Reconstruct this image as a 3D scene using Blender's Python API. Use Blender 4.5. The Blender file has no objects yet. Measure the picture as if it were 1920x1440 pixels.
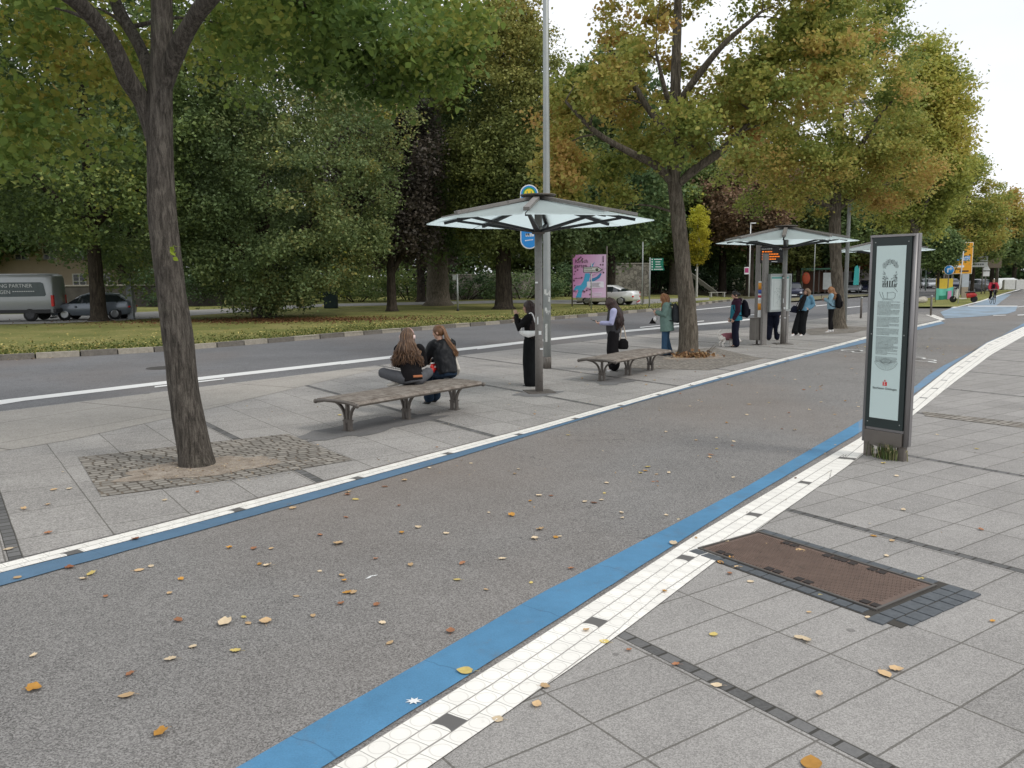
import bpy, bmesh, math, random
import numpy as np
from mathutils import Vector, Matrix, noise
R = math.radians
rng = random.Random(11)
nr = np.random.default_rng(11)
sc = bpy.context.scene
col = sc.collection
V = Vector

# ---------------------------------------------------------------- camera calibration (metres, camera above the origin)
F_PX, PITCH, ROLL, EYE = 1550.0, math.atan(200 / 1550.0), 0.0095, 2.15

def ray(u, v):
    x, y = u - 960.0, v - 720.0
    c, s = math.cos(ROLL), math.sin(ROLL)
    x, y = c * x - s * y, s * x + c * y
    x /= F_PX; y /= F_PX
    cp, sp = math.cos(PITCH), math.sin(PITCH)
    return V((x, cp - sp * y, -sp - cp * y))

def G(u, v, z=0.0):
    """where the line of sight meets the level z: used to read the plan of the place off the photo"""
    d = ray(u, v); t = (z - EYE) / d.z
    return V((d.x * t, d.y * t, z))

def at(u, v, Y):
    d = ray(u, v); t = Y / d.y
    return V((d.x * t, Y, EYE + d.z * t))

AZ = R(36)                       # direction of the street
def S(s, t, z=0.0):
    return V((s * math.sin(AZ) + t * math.cos(AZ), s * math.cos(AZ) - t * math.sin(AZ), z))

def lin(r, g, b):
    f = lambda c: (c / 255 / 12.92) if c / 255 <= .04045 else ((c / 255 + .055) / 1.055) ** 2.4
    return (f(r), f(g), f(b))

# ---------------------------------------------------------------- node helpers
class X:
    """a socket with arithmetic"""
    def __init__(s, nt, sock): s.nt, s.k = nt, sock
    def _m(s, op, *a):
        n = s.nt.nodes.new('ShaderNodeMath'); n.operation = op
        for i, q in enumerate((s,) + a):
            if isinstance(q, X): s.nt.links.new(q.k, n.inputs[i])
            else: n.inputs[i].default_value = q
        return X(s.nt, n.outputs[0])
    def __add__(s, o): return s._m('ADD', o)
    def __sub__(s, o): return s._m('SUBTRACT', o)
    def __mul__(s, o): return s._m('MULTIPLY', o)
    def __truediv__(s, o): return s._m('DIVIDE', o)
    def floor(s): return s._m('FLOOR')
    def fract(s): return s._m('FRACT')
    def abs(s): return s._m('ABSOLUTE')
    def gt(s, o): return s._m('GREATER_THAN', o)
    def lt(s, o): return s._m('LESS_THAN', o)
    def max(s, o): return s._m('MAXIMUM', o)
    def min(s, o): return s._m('MINIMUM', o)
    def sqrt(s): return s._m('SQRT')
    def clamp(s):
        r = s._m('ADD', 0.0); r.k.node.use_clamp = True; return r

class M:
    def __init__(s, name, rough=.7, metal=0.0, spec=.5):
        s.m = bpy.data.materials.new(name); s.m.use_nodes = True
        s.nt = s.m.node_tree
        s.b = s.nt.nodes['Principled BSDF']
        s.b.inputs['Roughness'].default_value = rough
        s.b.inputs['Metallic'].default_value = metal
        s.b.inputs['Specular IOR Level'].default_value = spec
        s._co = None
    def node(s, t, **kw):
        n = s.nt.nodes.new(t)
        for k, v in kw.items(): setattr(n, k, v)
        return n
    def link(s, a, b):
        s.nt.links.new(a.k if isinstance(a, X) else a, b)
    def co(s, which='Object'):
        if s._co is None: s._co = s.node('ShaderNodeTexCoord')
        return s._co.outputs[which]
    def xyz(s, which='Object'):
        n = s.node('ShaderNodeSeparateXYZ'); s.link(s.co(which), n.inputs[0])
        return [X(s.nt, o) for o in n.outputs]
    def vec(s, x, y, z=0.0):
        n = s.node('ShaderNodeCombineXYZ')
        for i, q in enumerate((x, y, z)):
            if isinstance(q, X): s.link(q, n.inputs[i])
            else: n.inputs[i].default_value = q
        return n.outputs[0]
    def noise(s, scale, detail=3, rough=.55, vec=None, dist=0.0):
        n = s.node('ShaderNodeTexNoise'); n.inputs['Scale'].default_value = scale
        n.inputs['Detail'].default_value = detail; n.inputs['Roughness'].default_value = rough
        n.inputs['Distortion'].default_value = dist
        s.link(vec if vec is not None else s.co(), n.inputs['Vector'])
        return X(s.nt, n.outputs[0])
    def voro(s, scale, vec=None, out='Color', feature='F1'):
        n = s.node('ShaderNodeTexVoronoi', feature=feature); n.inputs['Scale'].default_value = scale
        s.link(vec if vec is not None else s.co(), n.inputs['Vector'])
        if out == 'Color':
            p = s.node('ShaderNodeSeparateColor'); s.link(n.outputs['Color'], p.inputs[0]); return X(s.nt, p.outputs[0])
        return X(s.nt, n.outputs[out])
    def white(s, vec):
        n = s.node('ShaderNodeTexWhiteNoise', noise_dimensions='3D'); s.link(vec, n.inputs['Vector'])
        return X(s.nt, n.outputs['Value'])
    def ramp(s, fac, stops, interp='LINEAR'):
        n = s.node('ShaderNodeValToRGB'); r = n.color_ramp; r.interpolation = interp
        while len(r.elements) < len(stops): r.elements.new(.5)
        for e, (p, c) in zip(r.elements, stops):
            e.position = p; e.color = (*c, 1) if len(c) == 3 else c
        s.link(fac, n.inputs[0]); return n.outputs[0]
    def mix(s, fac, a, b, mode='MIX'):
        n = s.node('ShaderNodeMix', data_type='RGBA', blend_type=mode)
        for q, k in ((fac, 0), (a, 6), (b, 7)):
            if isinstance(q, X): s.link(q, n.inputs[k])
            elif isinstance(q, (tuple, list)): n.inputs[k].default_value = (*q, 1)
            elif isinstance(q, float): n.inputs[k].default_value = q
            else: s.link(q, n.inputs[k])
        return n.outputs[2]
    def scale(s, c, f):
        """colour times a scalar socket"""
        n = s.node('ShaderNodeVectorMath', operation='SCALE')
        if isinstance(c, tuple): n.inputs[0].default_value = c
        else: s.link(c, n.inputs[0])
        s.link(f, n.inputs['Scale']); return n.outputs[0]
    def color(s, c):
        if isinstance(c, tuple): s.b.inputs['Base Color'].default_value = (*c, 1)
        else: s.link(c, s.b.inputs['Base Color'])
        return s
    def bump(s, h, strength=.5, dist=.01):
        n = s.node('ShaderNodeBump'); n.inputs['Strength'].default_value = strength; n.inputs['Distance'].default_value = dist
        s.link(h, n.inputs['Height']); s.link(n.outputs[0], s.b.inputs['Normal']); return s

MATS = {}
def plain(name, rgb, rough=.6, metal=0.0, var=.25, scale=6.0, bump=0.0, spec=.5, dirt=None):
    """a material of one colour, broken up by noise"""
    if name in MATS: return MATS[name]
    m = M(name, rough, metal, spec)
    n = m.noise(scale, 4)
    k = n * (2 * var) + (1 - var)
    c = m.scale(rgb, k)
    if dirt:
        n2 = m.noise(scale * 3.1, 5, .65)
        c = m.mix(((n2 - .56) * 6).clamp(), c, dirt)
    m.color(c)
    if bump: m.bump(m.noise(scale * 8, 4), bump, .01)
    MATS[name] = m.m
    return m.m

# ---------------------------------------------------------------- mesh builder
class MB:
    def __init__(s): s.v, s.f, s.mi, s.sm, s.uv = [], [], [], [], None
    def add(s, vs, fs, mi=0, smooth=False, T=None):
        o = len(s.v)
        s.v += [tuple(T @ V(p)) if T is not None else tuple(p) for p in vs]
        s.f += [tuple(o + i for i in f) for f in fs]
        s.mi += [mi] * len(fs); s.sm += [smooth] * len(fs)
        return s
    def box(s, c, d, rz=0.0, mi=0, T=None, bev=0.0):
        x, y, z = d[0] / 2, d[1] / 2, d[2] / 2
        m = Matrix.Translation(V(c)) @ Matrix.Rotation(rz, 4, 'Z')
        if T is not None: m = T @ m
        if bev:
            b = min(bev, x * .9, y * .9, z * .9)
            bm = bmesh.new(); bmesh.ops.create_cube(bm, size=2.0)
            for q in bm.verts: q.co = V((q.co.x * x, q.co.y * y, q.co.z * z))
            bmesh.ops.bevel(bm, geom=bm.edges[:], offset=b, segments=2, affect='EDGES', profile=.6)
            bm.verts.index_update()
            s.add([v.co.copy() for v in bm.verts], [[v.index for v in f.verts] for f in bm.faces], mi, False, m)
            bm.free(); return s
        vs = [(-x, -y, -z), (x, -y, -z), (x, y, -z), (-x, y, -z), (-x, -y, z), (x, -y, z), (x, y, z), (-x, y, z)]
        fs = [(0, 3, 2, 1), (4, 5, 6, 7), (0, 1, 5, 4), (1, 2, 6, 5), (2, 3, 7, 6), (3, 0, 4, 7)]
        return s.add(vs, fs, mi, False, m)
    def bar(s, a, b, w, h, mi=0, T=None):
        """a rectangular bar from a to b"""
        a, b = V(a), V(b); d = (b - a); L = d.length; d.normalize()
        up = V((0, 0, 1)) if abs(d.z) < .95 else V((0, 1, 0))
        x = d.cross(up).normalized(); y = x.cross(d).normalized()
        m = Matrix((( x.x, d.x, y.x, (a.x + b.x) / 2), (x.y, d.y, y.y, (a.y + b.y) / 2), (x.z, d.z, y.z, (a.z + b.z) / 2), (0, 0, 0, 1)))
        return s.box((0, 0, 0), (w, L, h), 0, mi, T @ m if T is not None else m)
    def rings(s, rings, mi=0, smooth=True, caps=True, closed=True, T=None):
        n = len(rings[0]); vs = [p for r in rings for p in r]; fs = []
        for i in range(len(rings) - 1):
            for j in range(n if closed else n - 1):
                k = (j + 1) % n
                fs.append((i * n + j, i * n + k, (i + 1) * n + k, (i + 1) * n + j))
        if caps and closed:
            fs.append(tuple(range(n - 1, -1, -1))); o = (len(rings) - 1) * n
            fs.append(tuple(range(o, o + n)))
        return s.add(vs, fs, mi, smooth, T)
    def tube(s, pts, r, n=8, mi=0, smooth=True, caps=True, T=None, flat=1.0):
        pts = [V(p) for p in pts]
        rs = r if isinstance(r, (list, tuple)) else [r] * len(pts)
        rings = []; x = None
        for i, p in enumerate(pts):
            d = (pts[min(i + 1, len(pts) - 1)] - pts[max(i - 1, 0)])
            if d.length < 1e-9: d = V((0, 0, 1))
            d.normalize()
            if x is None:
                x = d.orthogonal().normalized()
            x = (x - d * x.dot(d))
            if x.length < 1e-6: x = d.orthogonal()
            x.normalize(); y = d.cross(x)
            rings.append([p + x * (rs[i] * math.cos(2 * math.pi * k / n)) + y * (rs[i] * flat * math.sin(2 * math.pi * k / n)) for k in range(n)])
        return s.rings(rings, mi, smooth, caps, True, T)
    def rtube(s, pts, r, n=10, T=None):
        """tube with rounded ends"""
        pts = [V(p) for p in pts]; rs = list(r) if isinstance(r, (list, tuple)) else [r] * len(pts)
        a = (pts[0] - pts[1]).normalized(); b = (pts[-1] - pts[-2]).normalized()
        P = [pts[0] + a * rs[0] * .92, pts[0] + a * rs[0] * .6] + pts + [pts[-1] + b * rs[-1] * .6, pts[-1] + b * rs[-1] * .92]
        Q = [rs[0] * .35, rs[0] * .8] + rs + [rs[-1] * .8, rs[-1] * .35]
        return s.tube(P, Q, n, T=T)
    def lathe(s, prof, c=(0, 0, 0), n=16, mi=0, smooth=True, T=None, axis='Z'):
        rings = []
        for r, z in prof:
            ring = []
            for k in range(n):
                a = 2 * math.pi * k / n
                p = V((r * math.cos(a), r * math.sin(a), z))
                if axis == 'X': p = V((p.z, p.x, p.y))
                if axis == 'Y': p = V((p.x, p.z, -p.y) if False else (p.y, p.z, p.x))
                ring.append(p + V(c))
            rings.append(ring)
        return s.rings(rings, mi, smooth, True, True, T)
    def ell(s, c, r, n=12, m=8, mi=0, T=None, rot=None):
        rings = []
        for i in range(m + 1):
            th = math.pi * (i + .001) / (m + .002) - math.pi / 2
            ring = []
            for k in range(n):
                a = 2 * math.pi * k / n
                p = V((r[0] * math.cos(th) * math.cos(a), r[1] * math.cos(th) * math.sin(a), r[2] * math.sin(th)))
                if rot is not None: p = rot @ p
                ring.append(p + V(c))
            rings.append(ring)
        return s.rings(rings, mi, True, True, True, T)
    def prism(s, poly, z0, z1, mi=0, T=None, side=None, smooth=False):
        n = len(poly)
        vs = [(p[0], p[1], z0) for p in poly] + [(p[0], p[1], z1) for p in poly]
        s.add(vs, [tuple(range(n - 1, -1, -1)), tuple(range(n, 2 * n))], mi, False, T)
        return s.add(vs, [(i, (i + 1) % n, n + (i + 1) % n, n + i) for i in range(n)], mi if side is None else side, smooth, T)
    def mesh(s, name):
        me = bpy.data.meshes.new(name)
        me.from_pydata(s.v, [], s.f)
        me.polygons.foreach_set('material_index', s.mi)
        me.polygons.foreach_set('use_smooth', s.sm)
        if s.uv:
            l = me.uv_layers.new(name='uv')
            for lp in me.loops: l.data[lp.index].uv = s.uv[lp.vertex_index]
        me.update()
        return me
    def build(s, name, mats, parent=None, label=None, kind=None, me=None):
        me = me or s.mesh(name)
        return link(name, me, mats, parent, label, kind)

def link(name, me, mats, parent=None, label=None, kind=None):
    for m in (mats if isinstance(mats, (list, tuple)) else [mats]): me.materials.append(m)
    o = bpy.data.objects.new(name, me); col.objects.link(o)
    if parent is not None: o.parent = parent
    if label: o['label'] = label
    if kind: o['kind'] = kind
    return o

def thing(name, label, cat, loc=(0, 0, 0), az=0.0, group=None, scale=1.0):
    """an Empty at the thing's base; az is the compass direction its +Y looks to"""
    o = bpy.data.objects.new(name, None); col.objects.link(o)
    o.empty_display_size = .1
    o.location = loc; o.rotation_euler = (0, 0, -az); o.scale = (scale,) * 3
    o['label'] = label; o['category'] = cat
    if group: o['group'] = group
    return o

def tag(o, label, cat, group=None):
    o['label'] = label; o['category'] = cat
    if group: o['group'] = group
    return o

def dup(root, label, loc, az=0.0, group=None, scale=1.0):
    """a copy of a thing with copies of its parts and their sub-parts"""
    r = root.copy(); col.objects.link(r)
    r.location = loc; r.rotation_euler = (0, 0, -az); r.scale = scale if isinstance(scale, tuple) else (scale,) * 3
    r['label'] = label
    if group: r['group'] = group
    for ch in list(root.children):
        c = ch.copy(); col.objects.link(c); c.parent = r
        for g in list(ch.children):
            d = g.copy(); col.objects.link(d); d.parent = c
    return r

def sheet(name, poly, mats, kind='structure'):
    """a level polygon"""
    mb = MB(); mb.add([V(p) for p in poly], [tuple(range(len(poly)))])
    o = mb.build(name, mats, kind=kind)
    bm = bmesh.new(); bm.from_mesh(o.data)
    bmesh.ops.triangulate(bm, faces=bm.faces[:])
    bmesh.ops.recalc_face_normals(bm, faces=bm.faces[:])
    for f in bm.faces:
        if f.normal.z < 0: f.normal_flip()
    bm.to_mesh(o.data); bm.free()
    return o

def strip(name, left, right, mats, kind='structure', ragged=0.0, step=.25, z=None):
    """a band between two polylines with uv in metres (along, across)"""
    def resample(P, n):
        P = [V(p) for p in P]; L = [0]
        for a, b in zip(P, P[1:]): L.append(L[-1] + (b - a).length)
        out = []
        for i in range(n + 1):
            d = L[-1] * i / n; k = 0
            while k < len(L) - 2 and L[k + 1] < d: k += 1
            t = (d - L[k]) / max(1e-9, L[k + 1] - L[k]); out.append(P[k].lerp(P[k + 1], t))
        return out, L[-1]
    l = sum((V(a) - V(b)).length for a, b in zip(left, left[1:]))
    n = max(2, int(l / step))
    A, L = resample(left, n); B, _ = resample(right, n)
    mb = MB(); vs = []; uv = []
    for i, (a, b) in enumerate(zip(A, B)):
        d = (b - a).normalized()
        a = a + d * (noise.noise((i * 2.1, 0, 1.3)) * ragged); b = b + d * (noise.noise((i * 1.7, 5, .3)) * ragged)
        if z is not None: a.z = b.z = z
        vs += [a, b]; w = (b - a).length
        u0 = L * i / n; dr = (A[min(i + 1, n)] - A[max(i - 1, 0)]); dr.z = 0; dr.normalize(); sk = (b - a).dot(dr)
        uv += [(u0, 0), (u0 + sk, math.sqrt(max(0, w * w - sk * sk)))]
    fs = [(2 * i, 2 * i + 1, 2 * i + 3, 2 * i + 2) for i in range(n)]
    mb.add(vs, fs); mb.uv = uv
    o = mb.build(name, mats, kind=kind)
    if o.data.polygons[0].normal.z < 0: o.data.flip_normals()
    return o

def text_mesh(mb, s, size, T, mi=0, align='LEFT', ext=.002):
    """lettering as solid letters, lying in the XY plane of T"""
    cu = bpy.data.curves.new('t', 'FONT'); cu.body = s; cu.size = size; cu.align_x = align; cu.extrude = ext
    cu.resolution_u = 2
    o = bpy.data.objects.new('t', cu); col.objects.link(o)
    dg = bpy.context.evaluated_depsgraph_get()
    me = bpy.data.meshes.new_from_object(o.evaluated_get(dg))
    mb.add([v.co.copy() for v in me.vertices], [tuple(p.vertices) for p in me.polygons], mi, False, T)
    bpy.data.objects.remove(o); bpy.data.curves.remove(cu); bpy.data.meshes.remove(me)

def organic(mb, voxel=.012, smooth=3, fold=0.0, ffreq=(9, 9, 5), seed=0.0):
    """merge overlapping closed pieces into ONE continuous smooth surface"""
    me0 = mb.mesh('tmp'); o = bpy.data.objects.new('tmp', me0); col.objects.link(o)
    m = o.modifiers.new('r', 'REMESH'); m.mode = 'VOXEL'; m.voxel_size = voxel
    if smooth:
        q = o.modifiers.new('s', 'SMOOTH'); q.factor = .5; q.iterations = smooth
    dg = bpy.context.evaluated_depsgraph_get()
    me = bpy.data.meshes.new_from_object(o.evaluated_get(dg))
    bpy.data.objects.remove(o); bpy.data.meshes.remove(me0)
    if fold:
        n_ = len(me.vertices); cs = np.empty(n_ * 3, dtype=np.float32); ns = np.empty(n_ * 3, dtype=np.float32)
        me.vertices.foreach_get('co', cs); me.vertex_normals.foreach_get('vector', ns); ns = ns.reshape(-1, 3); cs = cs.reshape(-1, 3)
        q = np.array([noise.noise((p[0] * ffreq[0] + seed, p[1] * ffreq[1], p[2] * ffreq[2])) + .5 * noise.noise((p[0] * 2.3 * ffreq[0], p[1] * 2.3 * ffreq[1] + seed, p[2] * 2.1 * ffreq[2])) for p in cs.tolist()])
        me.vertices.foreach_set('co', (cs + ns * (q * fold)[:, None]).astype(np.float32).ravel())
    for p in me.polygons: p.use_smooth = True
    me.update()
    return me
def etube(mb, secs, n=20):
    """elliptic loft: (centre, side direction, half width, half depth)"""
    C = [V(q[0]) for q in secs]; rings = []
    for i, (c, x, a, b) in enumerate(secs):
        d = (C[min(i + 1, len(C) - 1)] - C[max(i - 1, 0)]).normalized()
        x = V(x); x = (x - d * x.dot(d)).normalized(); y = d.cross(x)
        rings.append([C[i] + x * (a * math.cos(2 * math.pi * k / n)) + y * (b * math.sin(2 * math.pi * k / n)) for k in range(n)])
    return mb.rings(rings)

def smooth_path(P, n=5):
    """Catmull-Rom through P"""
    P = [V(p) for p in P]; Q = [P[0] * 2 - P[1]] + P + [P[-1] * 2 - P[-2]]; out = []
    for i in range(1, len(Q) - 2):
        for k in range(n):
            t = k / n; a, b, c, d = Q[i - 1], Q[i], Q[i + 1], Q[i + 2]
            out.append(.5 * ((2 * b) + (c - a) * t + (2 * a - 5 * b + 4 * c - d) * t * t + (3 * b - a - 3 * c + d) * t ** 3))
    out.append(P[-1]); return out
# ---------------------------------------------------------------- shared paints
STEEL = plain('painted_grey_steel', (.215, .20, .185), .45, .25, var=.12, scale=5, dirt=(.10, .09, .08))
STEEL_L = plain('pale_galvanised_steel', (.33, .35, .34), .45, .4, var=.12, scale=6)
STEEL_D = plain('dark_bronze_steel', (.15, .132, .116), .5, .4, var=.2, scale=8)
BLACKM = plain('black_metal', (.02, .02, .022), .5, .2)
WHITEP = plain('white_enamel', (.78, .79, .78), .4, var=.05)
# ---------------------------------------------------------------- people
SKIN = plain('skin', (.52, .31, .225), .55, var=.1, scale=20)
def cloth(name, rgb, rough=.9, var=.22, bump=.3): return plain(name, tuple(q * .85 for q in rgb), rough, var=var, scale=14, bump=bump, spec=.12)
EYE_M = plain('dark_eye', (.02, .015, .012), .2)
def hair_mat(name, a, b):
    m = M(name, .42, 0, .5)
    at_ = m.node('ShaderNodeAttribute', attribute_name='tint', attribute_type='GEOMETRY')
    n = m.noise(30, 3)
    m.color(m.ramp(X(m.nt, at_.outputs['Fac']) * .75 + n * .25, [(.1, tuple(q * .5 for q in a)), (.45, a), (.95, b)])); return m.m

def hand(mb, wrist, d, pn, thumb, curl=.5, sc_=1.0):
    """palm, four fingers of different lengths bending at two knuckles, thumb from the side of the palm"""
    w = V(wrist); d = V(d).normalized(); pn = V(pn); pn = (pn - d * pn.dot(d)).normalized(); s = V(thumb); s = (s - d * s.dot(d) - pn * s.dot(pn)).normalized()
    etube(mb, [(w - d * .01, s, .027 * sc_, .020 * sc_), (w + d * .03 * sc_, s, .037 * sc_, .017 * sc_), (w + d * .075 * sc_, s, .042 * sc_, .014 * sc_), (w + d * .092 * sc_, s, .038 * sc_, .010 * sc_)], 12)
    for k, (o, l) in enumerate([(.031, .072), (.010, .080), (-.011, .075), (-.031, .058)]):
        p = w + d * .082 * sc_ + s * o * sc_; P = [p]; a = 0
        for f in (.45, .32, .23):
            a += curl * (.55 + .08 * k); p = p + (d * math.cos(a) + pn * math.sin(a)) * (l * f * sc_); P.append(p)
        mb.rtube(P, [.0105 * sc_, .0098 * sc_, .0088 * sc_, .0078 * sc_], 8)
    p = w + d * .028 * sc_ + s * .03 * sc_; P = [p]; dd = (s * .75 + d * .65 + pn * .25).normalized()
    for f in (.034, .03, .024):
        p = p + dd * f * sc_; P.append(p); dd = (dd + d * .25 + pn * .3 * curl).normalized()
    mb.rtube(P, [.0135 * sc_, .012 * sc_, .0108 * sc_, .009 * sc_], 8)

def head_frame(face, tilt=0.0):
    f = V(face).normalized(); r = f.cross(V((0, 0, 1))).normalized(); u = r.cross(f).normalized()
    return Matrix(((r.x, f.x, u.x), (r.y, f.y, u.y), (r.z, f.z, u.z)))     # columns: right, forward, up
def add_head(mb, c, Rm):
    c = V(c); L = lambda x, y, z: c + Rm @ V((x, y, z))
    E = lambda x, y, z, a, b, d: mb.ell(L(x, y, z), (a, b, d), 14, 10, rot=Rm)
    E(0, -.008, .022, .077, .096, .092); E(0, .018, -.045, .058, .070, .070); E(0, .045, -.085, .036, .034, .030)
    mb.rtube([L(0, .085, .012), L(0, .102, -.022)], [.009, .014], 8)
    E(0, .083, -.058, .024, .014, .007); E(0, .080, -.069, .021, .014, .008)
    for s in (-1, 1):
        E(s * .034, .078, .022, .024, .014, .011); E(s * .078, -.012, -.008, .010, .022, .033); E(s * .04, .06, -.03, .026, .022, .022)

class Person:
    def __init__(s, label, loc, az, J, face=(0, 1, 0), skin=SKIN, h=1.0, curlL=.4, curlR=.4, palmL=None, palmR=None, thumbL=None, thumbR=None, voxel=.0075):
        s.t = thing('person', label, 'person', loc, az, scale=h)
        D = dict(pel=(0, 0, .93), waist=(0, .012, 1.07), chest=(0, 0, 1.25), neck=(0, -.005, 1.415), head=(0, .03, 1.565),
                 shL=(-.165, -.01, 1.375), elL=(-.20, -.03, 1.10), wrL=(-.20, .05, .86), shR=(.165, -.01, 1.375), elR=(.20, -.03, 1.10), wrR=(.20, .05, .86),
                 hipL=(-.085, 0, .90), knL=(-.09, .02, .48), anL=(-.09, -.02, .075), toL=(-.10, .14, .03), hipR=(.085, 0, .90), knR=(.09, .02, .48), anR=(.09, -.02, .075), toR=(.10, .14, .03))
        D.update(J); J = {k: V(v) for k, v in D.items()}; s.J = J
        s.side = (J['shR'] - J['shL']).normalized(); s.hside = (J['hipR'] - J['hipL']).normalized(); s.Rm = head_frame(face); s.face = V(face)
        mb = MB()
        etube(mb, [(J['pel'] - (J['waist'] - J['pel']).normalized() * .04, s.hside, .08, .06), (J['pel'], s.hside, .125, .08), (J['waist'], s.side, .122, .085), (J['chest'], s.side, .145, .10), (J['chest'].lerp(J['neck'], .62), s.side, .145, .08), (J['neck'], s.side, .062, .055)])
        mb.rtube([J['neck'] - V((0, 0, .04)), J['neck'].lerp(J['head'], .5), J['head'] - s.Rm @ V((0, .02, .03))], [.058, .05, .052], 12)
        add_head(mb, J['head'], s.Rm)
        for q in 'LR':
            sg = -1 if q == 'L' else 1
            mb.rtube([J['sh' + q], J['sh' + q].lerp(J['el' + q], .5), J['el' + q], J['el' + q].lerp(J['wr' + q], .4), J['wr' + q]], [.050, .043, .036, .035, .025], 12)
            d = (J['wr' + q] - J['el' + q]).normalized(); pn = (palmL if q == 'L' else palmR) or (s.side * -sg); th = (thumbL if q == 'L' else thumbR) or V((0, 1, .3))
            hand(mb, J['wr' + q], d, pn, th, curlL if q == 'L' else curlR)
            mb.rtube([J['hip' + q], J['hip' + q].lerp(J['kn' + q], .5), J['kn' + q], J['kn' + q].lerp(J['an' + q], .35), J['an' + q]], [.066, .060, .046, .044, .030], 12)
            mb.rtube([J['an' + q], J['an' + q].lerp(J['to' + q], .45), J['an' + q].lerp(J['to' + q], .72)], [.028, .022, .014], 10)
        link('body', organic(mb, voxel, 2), skin, s.t)
        for sg in (-1, 1):
            e = MB(); e.ell(J['head'] + s.Rm @ V((sg * .033, .0895, .02)), (.013, .006, .0065), 10, 6, rot=s.Rm); e.build('eye', EYE_M, s.t)
    def top(s, mat, name='jacket', hem=.10, a=(.19, .17, .19, .17, .085), b=(.145, .125, .135, .11, .08), sl=(.075, .062, .048), sleeves=True, fold=.007, cut=1.0, extra=None, collar=.02, slmat=None, voxel=.011):
        J = s.J; dn = (J['pel'] - J['waist']).normalized()
        mb = MB()
        secs = [(J['pel'] + dn * hem, s.hside, a[0], b[0]), (J['pel'].lerp(J['waist'], .4), s.hside, (a[0] + a[1]) / 2, (b[0] + b[1]) / 2), (J['waist'], s.side, a[1], b[1]), (J['chest'], s.side, a[2], b[2]), (J['chest'].lerp(J['neck'], .68), s.side, a[3], b[3]), (J['chest'].lerp(J['neck'], .90), s.side, a[3] * .66, b[3] * .9), (J['neck'] + (J['neck'] - J['chest']).normalized() * collar, s.side, a[4], b[4])]
        etube(mb, secs, 24)
        if extra: extra(mb, J)
        sm = MB()
        if sleeves:
            for q in 'LR':
                A, B, C = J['sh' + q], J['el' + q], J['wr' + q]; C = B.lerp(C, .98)
                (sm if slmat else mb).rtube([A, A.lerp(B, .5), B, B.lerp(C, .5), C], [sl[0], (sl[0] + sl[1]) / 2, sl[1], (sl[1] + sl[2]) / 2, sl[2]], 14)
        o = link(name, organic(mb, voxel, 3, fold, (10, 10, 7), len(s.t.name)), mat, s.t)
        if slmat: link('sleeves', organic(sm, .010, 3, fold, (14, 14, 10), 2.0), slmat, s.t)
        return o
    def legs(s, mat, name='trousers', r=(.105, .08, .075, .07), waist=.02, fold=.006, a=.165, b=.118, end=.93):
        J = s.J; mb = MB(); up = (J['waist'] - J['pel'])
        etube(mb, [(J['pel'] - up.normalized() * .08, s.hside, .14, .11), (J['pel'], s.hside, a, b), (J['pel'] + up * .75 + up.normalized() * waist, s.hside, a * .86, b * .88)], 20)
        for q in 'LR':
            A, B, C = J['hip' + q], J['kn' + q], J['an' + q]; C = B.lerp(C, end)
            mb.rtube([A, A.lerp(B, .5), B, B.lerp(C, .5), C], [r[0], (r[0] + r[1]) / 2, r[1], (r[1] + r[2]) / 2, r[3] if len(r) > 3 else r[2]], 14)
        return link(name, organic(mb, .011, 3, fold, (9, 9, 6), 5.0), mat, s.t)
    def shoes(s, mat, name='shoe', sc_=1.0, only=None):
        for q in (only or 'LR'):
            J = s.J; a, t = J['an' + q], J['to' + q]; d = (t - a); dz = V((d.x, d.y, d.z)).normalized(); side = dz.cross(V((0, 0, 1)))
            if side.length < .1: side = V((1, 0, 0))
            side.normalize(); up = side.cross(dz).normalized(); heel = a - up * .035 - dz * .045
            mb = MB(); L_ = .255 * sc_
            etube(mb, [(heel + up * .012, side, .018, .03), (heel + dz * .03 + up * .012, side, .036, .045), (heel + dz * .09 + up * .010, side, .04, .05), (heel + dz * .16 - up * .004, side, .046, .034), (heel + dz * .22 - up * .008, side, .042, .026), (heel + dz * (L_), side, .018, .014)], 14)
            mb.rtube([a - up * .02, a + up * .02], [.046, .044], 12)
            link(name, organic(mb, .008, 3), mat, s.t)
    def hair(s, mat, length=.35, back=.05, spread=.10, n=150, fall=None, wave=.010, style='long', front=.0, cover=.0, bun=None, thick=.0085):
        """a scalp cap and many tapering strands that follow the skull and then fall"""
        J = s.J; c = J['head']; Rm = s.Rm; L = lambda x, y, z: c + Rm @ V((x, y, z))
        mb = MB(); tint = []
        def strand(P, r, tn):
            o = len(mb.v); Q = smooth_path(P, 3); m_ = len(Q) - 1
            mb.tube(Q, [r * (1 - .75 * (i / m_) ** 2) for i in range(m_ + 1)], 5); tint.extend([tn] * (len(mb.v) - o))
        # cap
        o = len(mb.v); rings = []
        for i in range(13):
            ring = []
            for k in range(24):
                a = 2 * math.pi * k / 24      # 0 = right, pi/2 = front
                fr = max(0, math.sin(a)); low = -.12 + .175 * fr ** .7       # hairline: high on the brow, low at the nape
                th0 = math.asin(max(-1, min(1, (low - .022) / .105))); th = math.pi / 2 - (math.pi / 2 - th0) * i / 12
                q = 1 + .025 * noise.noise((a * 3, i * .4, len(s.t.name)))
                ring.append(L(.0875 * math.cos(th) * math.cos(a) * q, -.008 + .106 * math.cos(th) * math.sin(a) * q, .024 + .105 * math.sin(th) * q))
            rings.append(ring)
        mb.rings(rings, caps=False); tint.extend([.35] * (len(mb.v) - o))
        down = V((0, 0, -1))
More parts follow.
